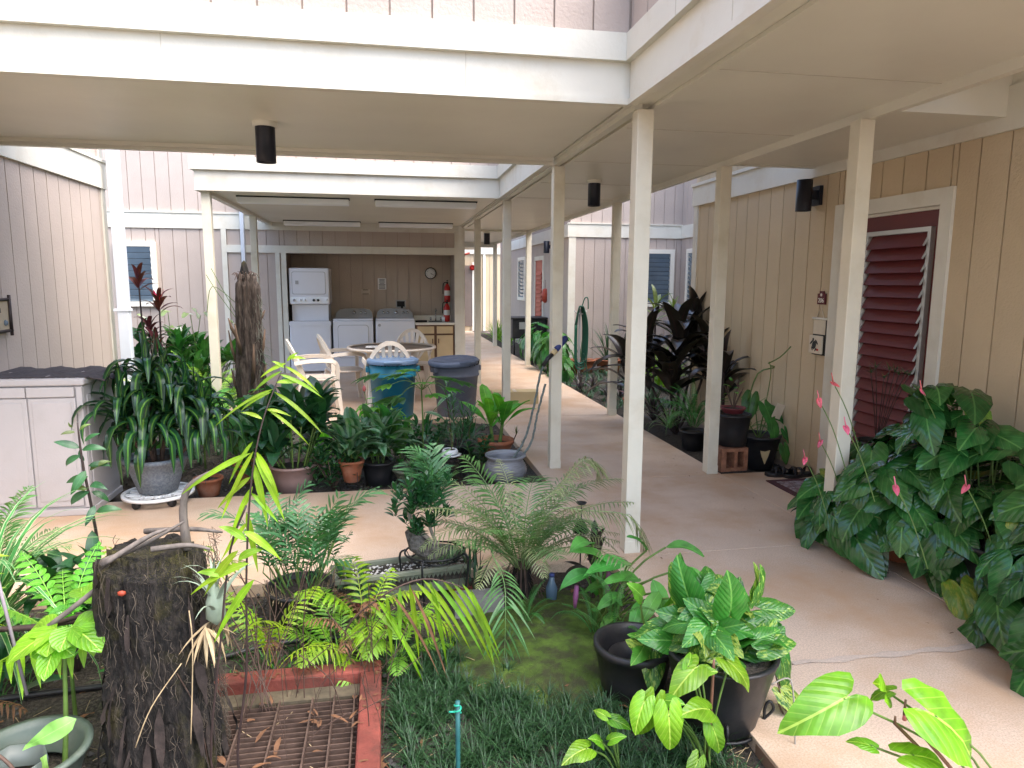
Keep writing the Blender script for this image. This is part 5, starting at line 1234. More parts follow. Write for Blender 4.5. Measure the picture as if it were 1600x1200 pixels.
# hose
hs = thing('garden_hose', 'green garden hose coiled in long loops on a hanger post', 'hose', (3.0, 10.55, SO)); m_ = MB()
for k in range(9):
    w2 = .045+.007*k; dp = .10-.022*k; bt = .30+.05*math.sin(k*2.1)
    m_.tube(curve_pts([(-w2, dp*.5, .95), (-w2*.45, dp*.5, 1.2), (0, dp*.5, 1.24), (w2*.45, dp*.5, 1.2), (w2*1.1, dp*.5, .9), (w2*.9, dp*.5, bt+.1), (0, dp*.5, bt), (-w2*.9, dp*.5, bt+.1), (-w2, dp*.5, .95)], 40), .009, 6)
m_.tube(curve_pts([(.06, 0, .5), (.12, 0, .2), (.05, -.1, .03), (-.15, -.2, .02), (-.3, 0, .02)], 24), .009, 6).tube(curve_pts([(0, -.03, 1.2), (.05, -.03, 1.36), (.10, -.03, 1.36), (.11, -.03, 1.2)], 16), .009, 6)
m_.build('hose_coils', GREENH, hs)
hp = thing('hose_hanger', 'short metal stake carrying the hose', 'hanger', (3.0, 10.6, SO)); MB().box(-.015, .015, -.0, .03, 0, 1.2).build('stake', APPL2, hp); MB().tube([(-.1, -.03, 1.17), (-.05, -.03, 1.12), (.05, -.03, 1.12), (.1, -.03, 1.17)], .01, 6).build('hook', APPL2, hp)
# black pots by the post
t = thing('euphorbia', 'small leafless euphorbia in a maroon tray pot on the black nursery pot', 'potted plant', (2.86, 5.34, .47)); pot(t, .10, .05, mat('maroon pot', (.16, .03, .035), .5), rb=.08, rim=.012)
m_ = MB()
for i in range(8): a = R.random()*6.28; m_.tube(curve_pts([(0, 0, .03), (math.cos(a)*.05, math.sin(a)*.04, .15), (math.cos(a)*.08, math.sin(a)*.05, .18+.1*R.random())], 6), .005, 5)
m_.build('stems', STEMB, t); rosette(t, LF['hb'], 7, (0, 0, .14), (.25, .4), (-.2, .8), .05, (0, .14))
t = thing('nursery_pot', 'black nursery pot standing on the cinder block', 'pot', (2.86, 5.34, .197)); pot(t, .145, .27, BLACKP, rb=.12)
t = thing('taro', 'heart leaved taro in a large black pot with a shell shaped hanger', 'potted plant', (3.2, 5.5, SO)); pot(t, .18, .30, BLACKP, rb=.13)
m_ = MB()
for q, d, s in (((-.12, -.05, .62), (-.3, -.3, -1), 1.3), ((.0, -.1, .55), (.3, -.6, -1), 1.2), ((.13, 0, .5), (1, -.2, -.5), 1.2), ((.05, -.14, .4), (.2, -.4, -1), 1.0), ((-.18, 0, .45), (-1, -.2, -.4), 1.1), ((.2, -.1, .33), (.6, -.3, -1), .9), ((.16, -.15, .2), (.2, -.3, -1), .9)):
    put(R.choice(LF['hm']), t, q, d, Vector((d[0]*.4, -1, .7)), s*1.3); m_.tube(curve_pts([(0, 0, .25), (q[0]*.5, q[1]*.5, q[2]*.85), q], 8), .005, 5)
m_.tube(curve_pts([(0, 0, .25), (.05, -.05, .8), (.0, -.1, .95)], 8), .004, 4)
m_.tube(curve_pts([(.02, -.05, .93), (.10, -.1, .99), (.18, -.12, 1.08)], 6), .006, 4).tube(curve_pts([(-.15, -.05, .6), (-.1, -.1, .85), (.05, -.1, .9), (.0, -.12, .92)], 10), .006, 4)
m_.build('stems', STEMG, t); MB().box(-.05, .05, -.004, .004, -.06, .07).build('plant_tag', FABRIC, t, (.1, -.12, .52)).rotation_euler = (.2, .3, .3)
MB().ngon([(-.045, 0, .03), (0, 0, .02), (.045, 0, .03), (.03, 0, -.02), (.0, 0, -.09), (-.03, 0, -.02)], .006, (0, -1, 0)).build('shell_hanger', YELB, t, (-.04, -.185, .17))

# anthurium bed by the door
def keep(p): return False
an = thing('anthurium', 'huge glossy anthurium bush with pink flowers before the maroon door', 'anthurium', (2.98, 2.75, 0))
pot(an, .22, .3, BLACKP)
st_ = MB(); cnt = 0; tries = 0
BL = ((.05, -.1, .36, .95, .70), (-.10, .62, .42, .50, .68), (.02, .50, .30, .42, 1.02), (-.05, -.55, .45, .5, .60), (-.22, .95, .22, .25, .36), (-.18, -.75, .42, .35, .5))
def hull(x, y): return max([(h*math.sqrt(max(0, 1-((x-cx)/rx)**2-((y-cy)/ry)**2)), cx, cy) for cx, cy, rx, ry, h in BL])
def grow(parent, n, ylo, yhi, seed):
    rn = random.Random(seed); c = 0; st = MB(); k = 0
    while c < n and k < 12000:
        k += 1; x = rn.uniform(-.66, .40); y = rn.uniform(ylo, yhi); h_, cx, cy = hull(x, y)
        if h_ <= .03: continue
        z = .05 + h_*(1-.8*rn.random()**1.5)
        out = Vector((x-cx-.14, (y-cy)*.5-.10, z*.45+.26)).normalized(); out = (out+Vector((rn.uniform(-.55, .4), rn.uniform(-.55, .4), rn.uniform(-.1, .5)))).normalized()
        if out.x > .55: continue
        p = Vector((x, y, z)); down = Vector((-.6+rn.uniform(-1.2, 1.2), -.4+rn.uniform(-1.2, 1.2), -.55)); d = (down-out*down.dot(out)).normalized()
        put(rn.choice(LF['anthy'] if rn.random() < .05 else LF['anth']), parent, p, d, out, rn.uniform(.5, 1.08)); st.tube(curve_pts([(rn.uniform(-.05, .1), y*.75, .1), (x*.6, y*.9, z*.8), p], 6), .004, 4, False); c += 1
    return st
st_ = grow(an, 285, -1.2, .25, 3)
an2 = thing('anthurium', 'glossy anthurium leaves wrapping the post foot beside the doormat', 'anthurium', (2.98, 2.75, 0))
grow(an2, 255, .2, 1.25, 5).build('petioles', STEMG, an2)
fl = [(1302, 598, 3.35, 1), (1280, 626, 3.3, 0), (1440, 610, 3.2, 0), (1322, 668, 3.05, 1), (1258, 717, 3.5, 1), (1400, 762, 2.75, 1), (1510, 760, 2.7, 0), (1282, 690, 3.6, 0)]
ao = an.location.copy(); ao = Vector((2.98, 2.75, 0))
for x, y, Y, k in fl:
    p = P(x, y, Y)-ao; d = Vector((R.uniform(-1, 1), -.3, -.25 if k else -1)); put(R.choice(LF['pink']), an, p, d, (-.3, -.3, 1), .58, 'spathe')
    MB().tube([p, p+Vector((-.015, 0, .055))], [.004, .0025], 6).build('spadix', L_PINK, an); st_.tube(curve_pts([p, p+Vector((.06, -.05, -.15)), p+Vector((.10, -.12, -.35))], 8), .0028, 4, False)
st_.build('petioles', STEMG, an)
t = thing('nursery_pot', 'rust red nursery pot behind the anthurium leaves', 'pot', (2.86, 3.35, 0)); pot(t, .12, .50, TERRA, rb=.09)
t = thing('papyrus', 'dark dwarf papyrus with umbrella tops in front of the maroon louvers', 'plant', (3.10, 3.9, 0)); pot(t, .12, .55, BLACKP, rb=.10); m_ = MB()
tops = [(P(1362+i*8.5+R.uniform(-3, 3), 583+R.uniform(-12, 10), 3.75+R.uniform(-.1, .1))-Vector((3.10, 3.9, 0))) for i in range(8)]
PAP = ribbon_meshes('leaf', L_DARKG, .07, .005, p_grass, (.3,), (.5, .9), ny=3)
for q in tops: m_.tube(curve_pts([(0, 0, .5), q*.5+Vector((0, 0, .28)), q], 6), .0025, 4); rosette(t, PAP, 12, q, (.7, 1.2), (-.1, .6), .002, (0, .005))
m_.build('stems', STEMD, t)
t = thing('pebble_orchid', 'cluster of dark beads shaped leaves beside the pink flowers', 'plant', (2.95, 3.5, .55))
m_ = MB()
for i in range(40): m_.lathe([(.001, -.012), (.012, 0), (.001, .012)], 8, (R.uniform(-.09, .09), R.uniform(-.08, .08), R.uniform(-.02, .16)))
m_.build('bead_leaves', L_DARKG, t)

# ------------------------------------------------------------------ near garden
# drain grate with red curb
dg_ = thing('drain_grate', 'rusty drain grate inside a red painted curb', 'drain grate', (-.38, 2.2, SO))
MB().box(-.30, .335, .42, .50, -.05, .085).build('curb', REDCURB, dg_, bevel=.008); MB().box(.255, .335, -.6, .419, -.05, .085).build('curb', REDCURB, dg_, bevel=.008); MB().box(-.38, -.31, -.6, .5, -.05, .083).build('curb', REDCURB, dg_, bevel=.008)
MB().box(-.31, .255, .34, .419, -.05, .035).build('ledge', mat('mossy ledge', (.10, .08, .05), .9, .4, 20, bs=60, bd=.004), dg_)
MB().box(-.31, .255, -.6, .34, -.3, -.25).build('pit', DARK, dg_)
bar_ = MB().box(-.305, .25, -.0025, .0025, -.012, .012).mesh('bar', RUST)
for i in range(30): inst(bar_, 'bar', dg_, (0, .32-.0285*i, .02))
xb = MB().box(-.003, .003, -.6, .335, -.012, .012).mesh('cross_bar', RUST)
for x in (-.28, -.16, -.04, .08, .16, .235): inst(xb, 'cross_bar', dg_, (x, 0, .036 if x != 0 else .03))
# near stump
ns = thing('tree_fern_stump', 'thick black mossy tree fern stump in the near left foreground', 'stump', (-.735, 2.30, SO))
stumpf(ns, .158, .76, DKBARK, .15, 9, (-.02, 0), taper=.92, rings=56, n=90)
m_ = MB()
for i in range(620):
    a = R.uniform(2.6, 6.9) if R.random() < .55 else R.uniform(5.6, 6.7); z = R.uniform(.05, .8); d = Vector((math.cos(a), math.sin(a), 0))*R.uniform(.15, .175); s = R.uniform(.02, .12); c1_ = R.uniform(-.012, .012)
    m_.tube(curve_pts([d+Vector((0, 0, z)), d*1.04+Vector((c1_, 0, z-s*.3)), d*1.05+Vector((-c1_*.5, 0, z-s*.7)), d*1.02+Vector((c1_*1.5, 0, z-s))], 6), R.uniform(.0005, .0011), 3, False)
m_.build('root_hairs', mat('root hair', (.085, .068, .05), .95, .6, 30), ns, kind='stuff')
m_ = MB()
for i in range(26):
    a = R.uniform(3.0, 6.6); z = R.uniform(.1, .78); ribbon(m_, R.uniform(.08, .3), R.uniform(.01, .035), p_lance, -1.3+R.uniform(-.2, .2), .3, base=(math.cos(a)*.165, math.sin(a)*.165, z), az=a-PI/2, ny=4, wave=.2)
m_.build('bark_strips', mat('dark strip', (.028, .02, .017), .95, .6, 20, bs=50, bd=.006), ns, kind='stuff')
tw = mat('bleached twig', (.13, .11, .095), .85, .5, 25, bs=60, bd=.006, stretch=(1, 1, .4))
for k, q in enumerate((((-.16, -.05, .74), (-.02, -.08, .80), (.10, -.05, .86)), ((-.12, -.12, .76), (.0, -.1, .83), (.06, -.08, .85)), ((-.05, .05, .80), (.1, .02, .81), (.2, .0, .80)), ((.02, -.12, .8), (.12, -.1, .8), (.19, -.12, .79)))):
    MB().tube(curve_pts(q, 8), [.010, .010, .009, .009, .008, .007, .006, .005, .003][:len(curve_pts(q, 8))], 5).build('twig', tw, ns)
MB().tube(curve_pts([(.09, .0, .75), (.085, -.0, .88), (.11, 0, .96), (.19, .0, 1.01)], 16), [.016, .015, .015, .014, .013, .013, .012, .012, .011, .011, .010, .009, .008, .007, .006, .005][:len(curve_pts([(0, 0, 0), (0, 0, 1), (0, 0, 2), (0, 0, 3)], 16))], 8).build('curled_frond_stub', tw, ns)
m_ = MB()
for i in range(5200):
    a = R.gauss(-.95, .42); z = .80-abs(R.gauss(0, .07)); rr4 = .160; p = Vector((math.cos(a)*rr4, math.sin(a)*rr4, z)) if z < .78 else Vector((math.cos(a)*R.uniform(.05, .16), math.sin(a)*R.uniform(.05, .16), .79))
    ribbon(m_, R.uniform(.006, .014), .0035, p_lance, R.uniform(-.5, 1.3), .5, base=p, az=R.random()*6.28, ny=1)
m_.build('moss', mat('golden moss', (.13, .12, .018), .9, .4, 40), ns, kind='stuff')
MB().lathe([(.001, -.010), (.008, -.004), (.008, .004), (.001, .008)], 8, sx=1.5).build('red_fungus', mat('orange fungus', (.30, .045, .02), .6, .3, 30), ns, (-.06, -.15, .68))
m_ = MB()
for q in (((.12, -.13, .60), (.14, -.19, .5), (.12, -.2, .2)), ((.1, -.17, .45), (.02, -.21, .34), (-.03, -.22, .22))): m_.tube(curve_pts(q, 10), .0022, 4)
m_.build('dead_tendrils', DRY, ns)
til = thing('tillandsia', 'silvery air plant with curling blades at the right rim of the near stump', 'air plant', (-.535, 2.16, .52))
TL = ribbon_meshes('leaf', mat('silver blade', (.24, .30, .22), .6, .2, 20), .26, .018, p_grass, (1.3, .9), (1.2, 2.2), ny=7, fold=.4)
rosette(til, TL, 14, (0, 0, 0), (.6, 1.1), (-.1, .6), .006, (0, .06)); MB().lathe([(.001, -.03), (.03, 0), (.028, .05), (.01, .10), (.001, .11)], 12).build('bulb', MATS['silver blade'], til)
m_ = MB()
for i in range(30): a = R.random()*6.28; ribbon(m_, R.uniform(.05, .16), .012, p_lance, R.uniform(-1.4, -.4), .5, base=(math.cos(a)*.03, math.sin(a)*.03-.01, -.02), az=a, ny=4)
m_.build('dead_leaves', DRY, til)

# green round pot bottom left with cactus pad
gpn = thing('green_planter', 'round green plastic planter at the bottom left corner', 'planter', (-1.12, 2.20, SO)); GP = mat('grey green plastic', (.08, .105, .085), .45, .1, 8, dirt=(.2, .2, .17), damt=.4, dscale=8)
pot(gpn, .17, .17, GP, rb=.12, rim=.015, soil=False); MB().disc(.15, .06, 24).build('soil', SOIL, gpn)
MB().lathe([(.09, .08), (.1, .15), (.094, .15), (.085, .08)], 6).build('inner_pot', mat('inner pot', (.10, .12, .11), .4), gpn, (-.03, -.02, 0))
sg = thing('staghorn_cactus', 'pale green flat lobed cactus leaves in the green planter', 'cactus', (-1.13, 2.17, .02))
CAC = leafmat('cactus pad', (.20, .38, .08), 'plain', trans=.2, rough=.35)
for q, d, s in (((-.05, 0, .10), (-.35, 0, 1), 1.1), ((.03, -.02, .13), (.6, 0, .3), 1.1), ((.09, -.04, .11), (.2, -.2, -1), 1.1)): 
    mb = MB(); ribbon(mb, .14, .055, p_spoon, 0, .6, ny=8, fold=.1, wave=.18, wf=14); put(mb.mesh('pad', CAC), sg, q, d, (0, -1, .3), s, 'pad')
stem(sg, [(0, 0, 0), (-.02, 0, .06), (-.05, 0, .1)], .006, .005, STEMB)
# lobed yellow-green seedling
lo = thing('lobed_seedling', 'seedling with big yellow green three lobed leaves left of the near stump', 'plant', (-1.0, 2.28, SO))
stem(lo, [(-.04, -.05, 0), (-.03, -.02, .2), (-.02, 0, .50)], .010, .006, STEMG)
LB = [palmate(L_LIME, .13, 3, 1.9, .62), palmate(L_LIME, .10, 3, 2.0, .6)]
for q, d, s in (((-.03, -.02, .53), (-.8, -.5, -.35), 1.15), ((.02, -.03, .54), (.8, -.6, -.3), 1.1), ((-.02, -.05, .50), (-.1, -1, -.8), 1.15), ((-.22, 0, .50), (-1, 0, -.5), 1.2), ((.0, .1, .57), (.4, .6, .2), .9)): put(R.choice(LB), lo, q, d, (0, -.3, 1), s)
# left leafy fern-like plants
lf_ = thing('spider_plant', 'striped arching blades at the left edge of the near bed', 'spider plant', (-1.62, 2.85, SO)); rosette(lf_, LF['spider'], 90, (0.1, 0, .26), (1.1, 1.7), (-.2, .6), .03, (0, .12)); stem(lf_, [(0, 0, 0), (0, 0, .3)], .02, .012, STEMG)
lg = thing('parlor_palm', 'dark green palm tuft behind the striped blades at far left', 'palm', (-1.72, 3.25, SO)); rosette(lg, LF['palm'], 14, (0, 0, .15), (.7, 1), (-.1, .5), .02, (0, .1))
sp = thing('sapling', 'thin dark sapling standing in front of the storage cabinet', 'sapling', (-1.42, 3.15, SO))
pth = [P(152, 905, 3.15)-sp.location, P(150, 830, 3.12)-sp.location, P(132, 740, 3.1)-sp.location, P(125, 695, 3.1)-sp.location, P(121, 660, 3.1)-sp.location]; pth = [Vector((0, 0, 0))]+pth
stem(sp, pth, .009, .003, STEMD)
for x, y, dx, dy, s, k in ((113, 668, -.3, .7, .5, 1), (118, 675, -1, -.1, .8, 1), (124, 673, 1, .6, .8, 1), (125, 700, -1, .25, 1.1, 0), (126, 712, -1, -.7, 1, 0), (128, 703, 1, .25, 1.1, 0), (132, 690, 1, .4, .7, 0), (134, 735, -.4, -1, 1.3, 0), (138, 728, 1, .1, 1, 0), (138, 745, -1, -.4, 1, 0), (140, 735, 1, .4, 1.4, 1), (141, 758, 1, .0, 1, 0), (137, 765, -1, .0, 1.2, 1), (140, 768, -.9, -.6, 1.2, 0), (143, 768, 1, -.5, 1, 0), (148, 790, -.3, -1, 1, 0), (150, 800, 1, .1, 1.2, 0), (132, 720, -.6, .9, .6, 0)):
    p = P(x, y, 3.1)-sp.location; put(R.choice(LF['sapy' if k else 'sap']), sp, p, Vector((dx, R.uniform(-.7, .4), dy+R.uniform(-.2, .2))), Vector((-dy*.5, -.8, .8)), s*R.uniform(.65, .85))
cr = thing('croton', 'dark glossy leaved shrub at the foot of the thin sapling', 'shrub', (-1.28, 2.95, SO))
for k in range(6):
    a = k*2.4; top = Vector((math.cos(a)*.10, math.sin(a)*.1, .30+.16*R.random())); stem(cr, [(0, 0, 0), top], .008, .005, STEMD); rosette(cr, LF['dkoval'], 8, top-Vector((0, 0, .08)), (.55, .8), (-.2, .6), .01, (0, .1))
f2 = thing('light_fern', 'light green lobed fern fronds left of the stump rim', 'fern', (-1.15, 2.6, SO)); 
GF = fern_meshes('frond', L_BRIGHT, .40, 11, .08, .026, bends=(.8, 1.3), upv=.05, jit=.08, start=.3)
rosette(f2, GF, 12, (0, 0, .25), (.7, 1.0), (-.2, .3), .01, (0, .06)); stem(f2, [(0, 0, 0), (0, 0, .3)], .008, .006, STEMG)
log_ = thing('fallen_branch', 'bent dead branches resting against the left of the stump', 'branch', (-1.0, 2.35, .3))
for q in (((-.30, .05, .12), (-.1, .0, .14), (.15, -.02, .22)), ((-.28, .08, .10), (-.1, .05, .12), (.14, 0, .16)), ((-.1, -.06, .14), (.08, -.08, .28), (.2, -.04, .38))): MB().tube(curve_pts(q, 10), .009, 6).build('branch_piece', STEMD if q[0][0] < -.2 else tw, log_)
# tall yellow fern stem in front
yf = thing('tall_yellow_fern', 'tall yellow green fern frond rising on a black stem in the foreground', 'fern', (-.42, 2.15, SO)); yo = Vector((-.42, 2.15, SO))
pts = [P(372, 1195, 2.15)-yo, P(385, 1050, 2.15)-yo, P(385, 900, 2.15)-yo, P(392, 760, 2.16)-yo, P(410, 660, 2.18)-yo, P(440, 580, 2.22)-yo]
path = curve_pts([Vector((0, 0, 0))]+pts, 30); MB().tube(path, [.005-.003*i/(len(path)-1) for i in range(len(path))], 6).build('stem', STEMD, yf)
def blade(parent, x, y, Y, x2, y2, L=None, W=.02, m=L_YELF, drop=.5, o=yo, sag=0, dY=0):
    p = P(x, y, Y)-o; q = P(x2, y2, Y+dY)-o; d = q-p; L = d.length*1.06; mb = MB()
    d2 = (d+Vector((0, 0, drop*L*.5))).normalized(); ribbon(mb, L*.92, W*.8, p_lance, 0, 0, ny=9, fold=.25, wave=.12, ph=R.random()*6); fr = frame(d2, Vector((0, -1, .5))); vs = []
    for v, uv in zip(mb.v, mb.uv): w3 = p+fr @ Vector(v); w3.z -= drop*L*uv[1]**2*.55; vs.append(tuple(w3))
    mb.v = vs; return mb.build('leaflet', m, parent)
for a in ((440, 580, 398, 612), (437, 585, 500, 620), (445, 572, 492, 610), (448, 565, 470, 545), (452, 560, 480, 560), (444, 575, 420, 560), (447, 568, 410, 588), (432, 598, 470, 598), (427, 608, 345, 660), (424, 612, 380, 640), (428, 612, 495, 672), (415, 640, 455, 650), (418, 640, 475, 690), (395, 690, 365, 745), (410, 655, 370, 640)):
    blade(yf, a[0], a[1], 2.2, a[2], a[3], W=R.uniform(.012, .018))
for a in ((396, 705, 352, 800), (392, 708, 290, 768), (398, 712, 438, 800), (400, 705, 432, 770), (396, 722, 415, 808), (392, 745, 345, 790), (395, 760, 365, 830), (392, 770, 430, 812), (385, 800, 400, 880), (388, 815, 350, 870)):
    blade(yf, a[0], a[1], 2.17, a[2], a[3], W=R.uniform(.018, .028), drop=.35)
yf['label'] = 'tall yellow green fern frond rising on a black stem in the foreground'
y2 = thing('yellow_fern', 'yellow green fern leaning between the stump and the tall frond', 'fern', (-.50, 2.05, SO)); y2o = Vector((-.50, 2.05, SO))
pth = curve_pts([Vector((0, 0, 0)), P(330, 1190, 2.05)-y2o, P(345, 1000, 2.08)-y2o, P(360, 860, 2.1)-y2o, P(385, 790, 2.1)-y2o], 18); MB().tube(pth, .0035, 5).build('stem', STEMD, y2)
for a in ((390, 880, 305, 925), (398, 905, 350, 985), (372, 860, 330, 920), (350, 900, 300, 890), (380, 830, 430, 870), (385, 845, 330, 810), (372, 875, 420, 850)): blade(y2, a[0], a[1], 2.08, a[2], a[3], W=.03, o=y2o, drop=.6)
# yellow fern clump + arching frond
y3 = thing('yellow_fern', 'yellow green fern clump behind the red curb of the drain', 'fern', (-.22, 2.86, SO))
YF = fern_meshes('frond', L_YEL2, .48, 15, .13, .020, bends=(.9, 1.5, 2.0), start=.25, droop=.3, upv=.05)
rosette(y3, YF, 12, (0, 0, .02), (.45, .7), (-.55, .05), .02, (0, .04)); 
DF = fern_meshes('dead_frond', DRYB, .4, 10, .08, .014, bends=(1.8,), start=.3, droop=.9); rosette(y3, DF, 5, (.05, 0, .06), (.5, .8), (-.4, .1), .02, (0, .04), name='dead_frond')
y5 = thing('yellow_fern', 'second yellow green fern clump spilling over the drain curb corner', 'fern', (.02, 2.78, SO))
rosette(y5, YF, 9, (0, 0, .02), (.4, .6), (-.5, .1), .02, (0, .04))
y4 = thing('arching_fern', 'yellow green frond arching to the right over the mossy soil', 'fern', (-.15, 2.75, SO)); y4o = Vector((-.15, 2.75, SO))
mb = frond([Vector((0, 0, 0)), P(540, 985, 2.7)-y4o, P(600, 930, 2.62)-y4o, P(660, 905, 2.6)-y4o, P(715, 915, 2.6)-y4o, P(745, 935, 2.62)-y4o], 2, .01, .004, rr=.005); mb.build('rachis', STEMB, y4)
for a in ((604, 930, 610, 1005), (625, 918, 625, 985), (650, 910, 700, 985), (660, 905, 715, 995), (675, 905, 735, 1005), (690, 905, 748, 1012), (705, 908, 760, 1010), (722, 912, 764, 1000), (735, 920, 762, 1020), (640, 912, 650, 1000), (672, 908, 690, 1010), (588, 935, 642, 1045), (575, 945, 640, 1030)): blade(y4, a[0], a[1], 2.6, a[2], a[3], W=.024, o=y4o, drop=.7, m=L_YEL2 if a[0] % 2 else L_YELF)
for a in ((612, 928, 665, 1030), (640, 915, 684, 1040)): blade(y4, a[0], a[1], 2.58, a[2], a[3], W=.014, o=y4o, drop=.7, m=DRYB)

MF = fern_meshes('frond', L_YELF, .62, 13, .17, .024, bends=(1.0, 1.5, 2.1), start=.25, droop=.55, upv=.05, jit=.12)
for x, y, n_, tl, sc_, lab in ((-1.55, 2.55, 6, (.1, .6), (.8, 1.1), 'long yellow green fern fronds crossing the left edge of the view'), (-.12, 2.95, 7, (-.3, .3), (.45, .75), 'ragged yellow fern behind the drain curb'), (-.48, 2.75, 5, (-.1, .5), (.5, .8), 'yellow fern fronds just behind the stump and drain'), (-1.1, 3.3, 6, (-.1, .5), (.5, .8), 'yellow fern tuft at the front edge of the crossing walk')):
    t = thing('yellow_fern', lab, 'fern', (x, y, SO)); rosette(t, MF, n_, (0, 0, .05), sc_, tl, .02, (0, .05)); rosette(t, DF, 3, (.02, 0, .05), (.5, .9), (-.3, .3), .02, (0, .03), name='dead_frond')
for x, y, lf2, n_, sc_, lab in ((-1.45, 2.75, 'dkoval', 16, (.5, .8), 'dark broad leaves low at the left edge'), (-1.75, 2.95, 'blade', 40, (.6, .9), 'grassy dark blades at the far left of the near bed'), (-1.0, 2.75, 'midoval', 14, (.4, .6), 'mid green leaves behind the lobed seedling'), (-.2, 3.35, 'sap', 24, (.6, 1), 'thin leaved sprout between palm pot and planter box'), (.42, 3.38, 'blade', 26, (.4, .7), 'blue green blades between planter box and feathery palm'), (1.0, 3.1, 'midoval', 14, (.35, .55), 'low green leaves by the nearest post'), (.95, 2.72, 'fernd', 10, (.4, .6), 'dark fern tuft behind the single sprig pot')):
    t = thing('low_plant', lab, 'plant', (x, y, SO)); rosette(t, LF[lf2], n_, (0, 0, .04), sc_, (-.1, 1.0), .04, (0, .12))
m_ = MB()
for i in range(190):
    x, y = R.uniform(-1.8, 1.15), R.uniform(1.75, 3.5)
    if i % 4 == 0: x, y = R.uniform(-.7, 0), R.uniform(1.9, 2.75)
    zz = SO+.012 if not (-.69 < x < -.13 and y < 2.55) else SO+.045
    ribbon(m_, R.uniform(.03, .09), R.uniform(.008, .022), p_lance, R.uniform(-.1, .6), R.uniform(.2, 2), base=(x, y, zz), az=R.random()*6.28, ny=4, wave=.15)
for i in range(60):
    x = R.uniform(-.66, .0); y = 2.62+R.uniform(.0, .07) if R.random() < .6 else R.uniform(1.8, 2.7); x = x if y > 2.6 else R.uniform(-.12, -.05)
    ribbon(m_, R.uniform(.015, .05), R.uniform(.004, .012), p_lance, R.uniform(-.1, .4), .6, base=(x, y, SO+.088), az=R.random()*6.28, ny=3, wave=.15)
m_.build('dead_leaves', DRYB, kind='stuff', label='brown dead leaves lying on the soil and drain')
m_ = MB()
for i in range(46):
    x, y = R.uniform(-.62, -.02), R.uniform(2.2, 2.8); a = R.uniform(-1, 1); hh = R.uniform(.2, .55)
    m_.tube(curve_pts([(x, y, SO+.02), (x+a*.05, y-.02, SO+hh*.6), (x+a*.18, y-.05, SO+hh)], 8), R.uniform(.001, .0022), 3, False)
for i in range(60):
    x, y = R.uniform(-1.5, .4), R.uniform(2.5, 3.4); a = R.uniform(-1, 1); hh = R.uniform(.1, .4)
    m_.tube(curve_pts([(x, y, SO+.02), (x+a*.05, y-.02, SO+hh*.7), (x+a*.22, y-.05, SO+hh*R.uniform(.6, 1))], 8), R.uniform(.0008, .0018), 3, False)
m_.build('thin_stalks', STEMB, kind='stuff', label='tangle of thin dead stalks around the drain')
m_ = MB()
for i in range(70):
    x, y = (R.uniform(1.25, 1.6), R.uniform(1.8, 7.5)) if i % 2 else (R.uniform(2.3, 2.68), R.uniform(2.3, 9))
    ribbon(m_, R.uniform(.008, .03), R.uniform(.004, .009), p_lance, R.uniform(0, .4), .6, base=(x, y, .002), az=R.random()*6.28, ny=2, wave=.1)
m_.build('walk_litter', DRYB, kind='stuff', label='tiny leaf bits along the walkway edges')
# bamboo palm in black pot
bp_ = thing('bamboo_palm', 'bushy bamboo like palm in a black pot left of the long planter', 'potted plant', (-.42, 3.22, SO)); pot(bp_, .15, .20, BLACKP, rb=.12)
for k in range(15):
    a = k*2.4; b = Vector((math.cos(a)*.07, math.sin(a)*.07, .17)); tp = b*1.0+Vector((math.cos(a)*.10, math.sin(a)*.10, R.uniform(.08, .26))); stem(bp_, [b, tp], .004, .003, STEMG)
    for j in range(3): az = R.random()*2*PI; put(R.choice(LF['bamb']), bp_, b.lerp(tp, .3+.35*j), Vector((math.cos(az), math.sin(az), .05)), (0, 0, 1), R.uniform(.5, .85), 'spray')
m_ = MB()
for i in range(130): a = R.random()*6.28; q = Vector((math.cos(a)*.15, math.sin(a)*.15, .2)); m_.tube([q, q*1.1+Vector((0, 0, .04-.1*R.random()))], .001, 3, False)
m_.build('moss_fringe', DRY, bp_, kind='stuff')
# long planter box
px_ = thing('planter_box', 'long olive plastic planter box with ribbed sides', 'planter', (.06, 3.42, SO+.045), rad(9))
m_ = MB(); n = 60; L2 = .33
for s in (-1, 1):
    vs = []; 
    for i in range(n+1): x = -L2+2*L2*i/n; o_ = .003 if i % 2 else 0; vs += [(x*.95, s*(.068+o_), 0), (x, s*(.085+o_), .115)]
    m_.add(vs, [(2*i, 2*i+2, 2*i+3, 2*i+1) for i in range(n)])
m_.add([(-L2*.95, -.068, 0), (-L2*.95, .068, 0), (-L2, .085, .115), (-L2, -.085, .115)], [(0, 1, 2, 3)]); m_.add([(L2*.95, -.068, 0), (L2*.95, .068, 0), (L2, .085, .115), (L2, -.085, .115)], [(3, 2, 1, 0)]); m_.build('trough', OLIVEP, px_)
m_ = MB(); m_.box(-L2-.02, L2+.02, -.105, -.083, .115, .14).box(-L2-.02, L2+.02, .083, .105, .115, .14).box(-L2-.02, -L2+.005, -.083, .083, .115, .14).box(L2-.005, L2+.02, -.083, .083, .115, .14); m_.build('rim', OLIVEP, px_, bevel=.004)
MB().box(-L2, L2, -.083, .083, .06, .112).build('soil', SOIL, px_)
m_ = MB()
for i in range(260): pebble(m_, (R.uniform(-L2, L2), R.uniform(-.075, .075), .116), R.uniform(.004, .011))
m_.build('white_stones', BARKCHIP, px_, kind='stuff')
for sx in (-.28, .3): MB().box(sx-.05, sx+.05, -.1, .1, -.045, -.002).build('foot_brick', REDCURB, px_)
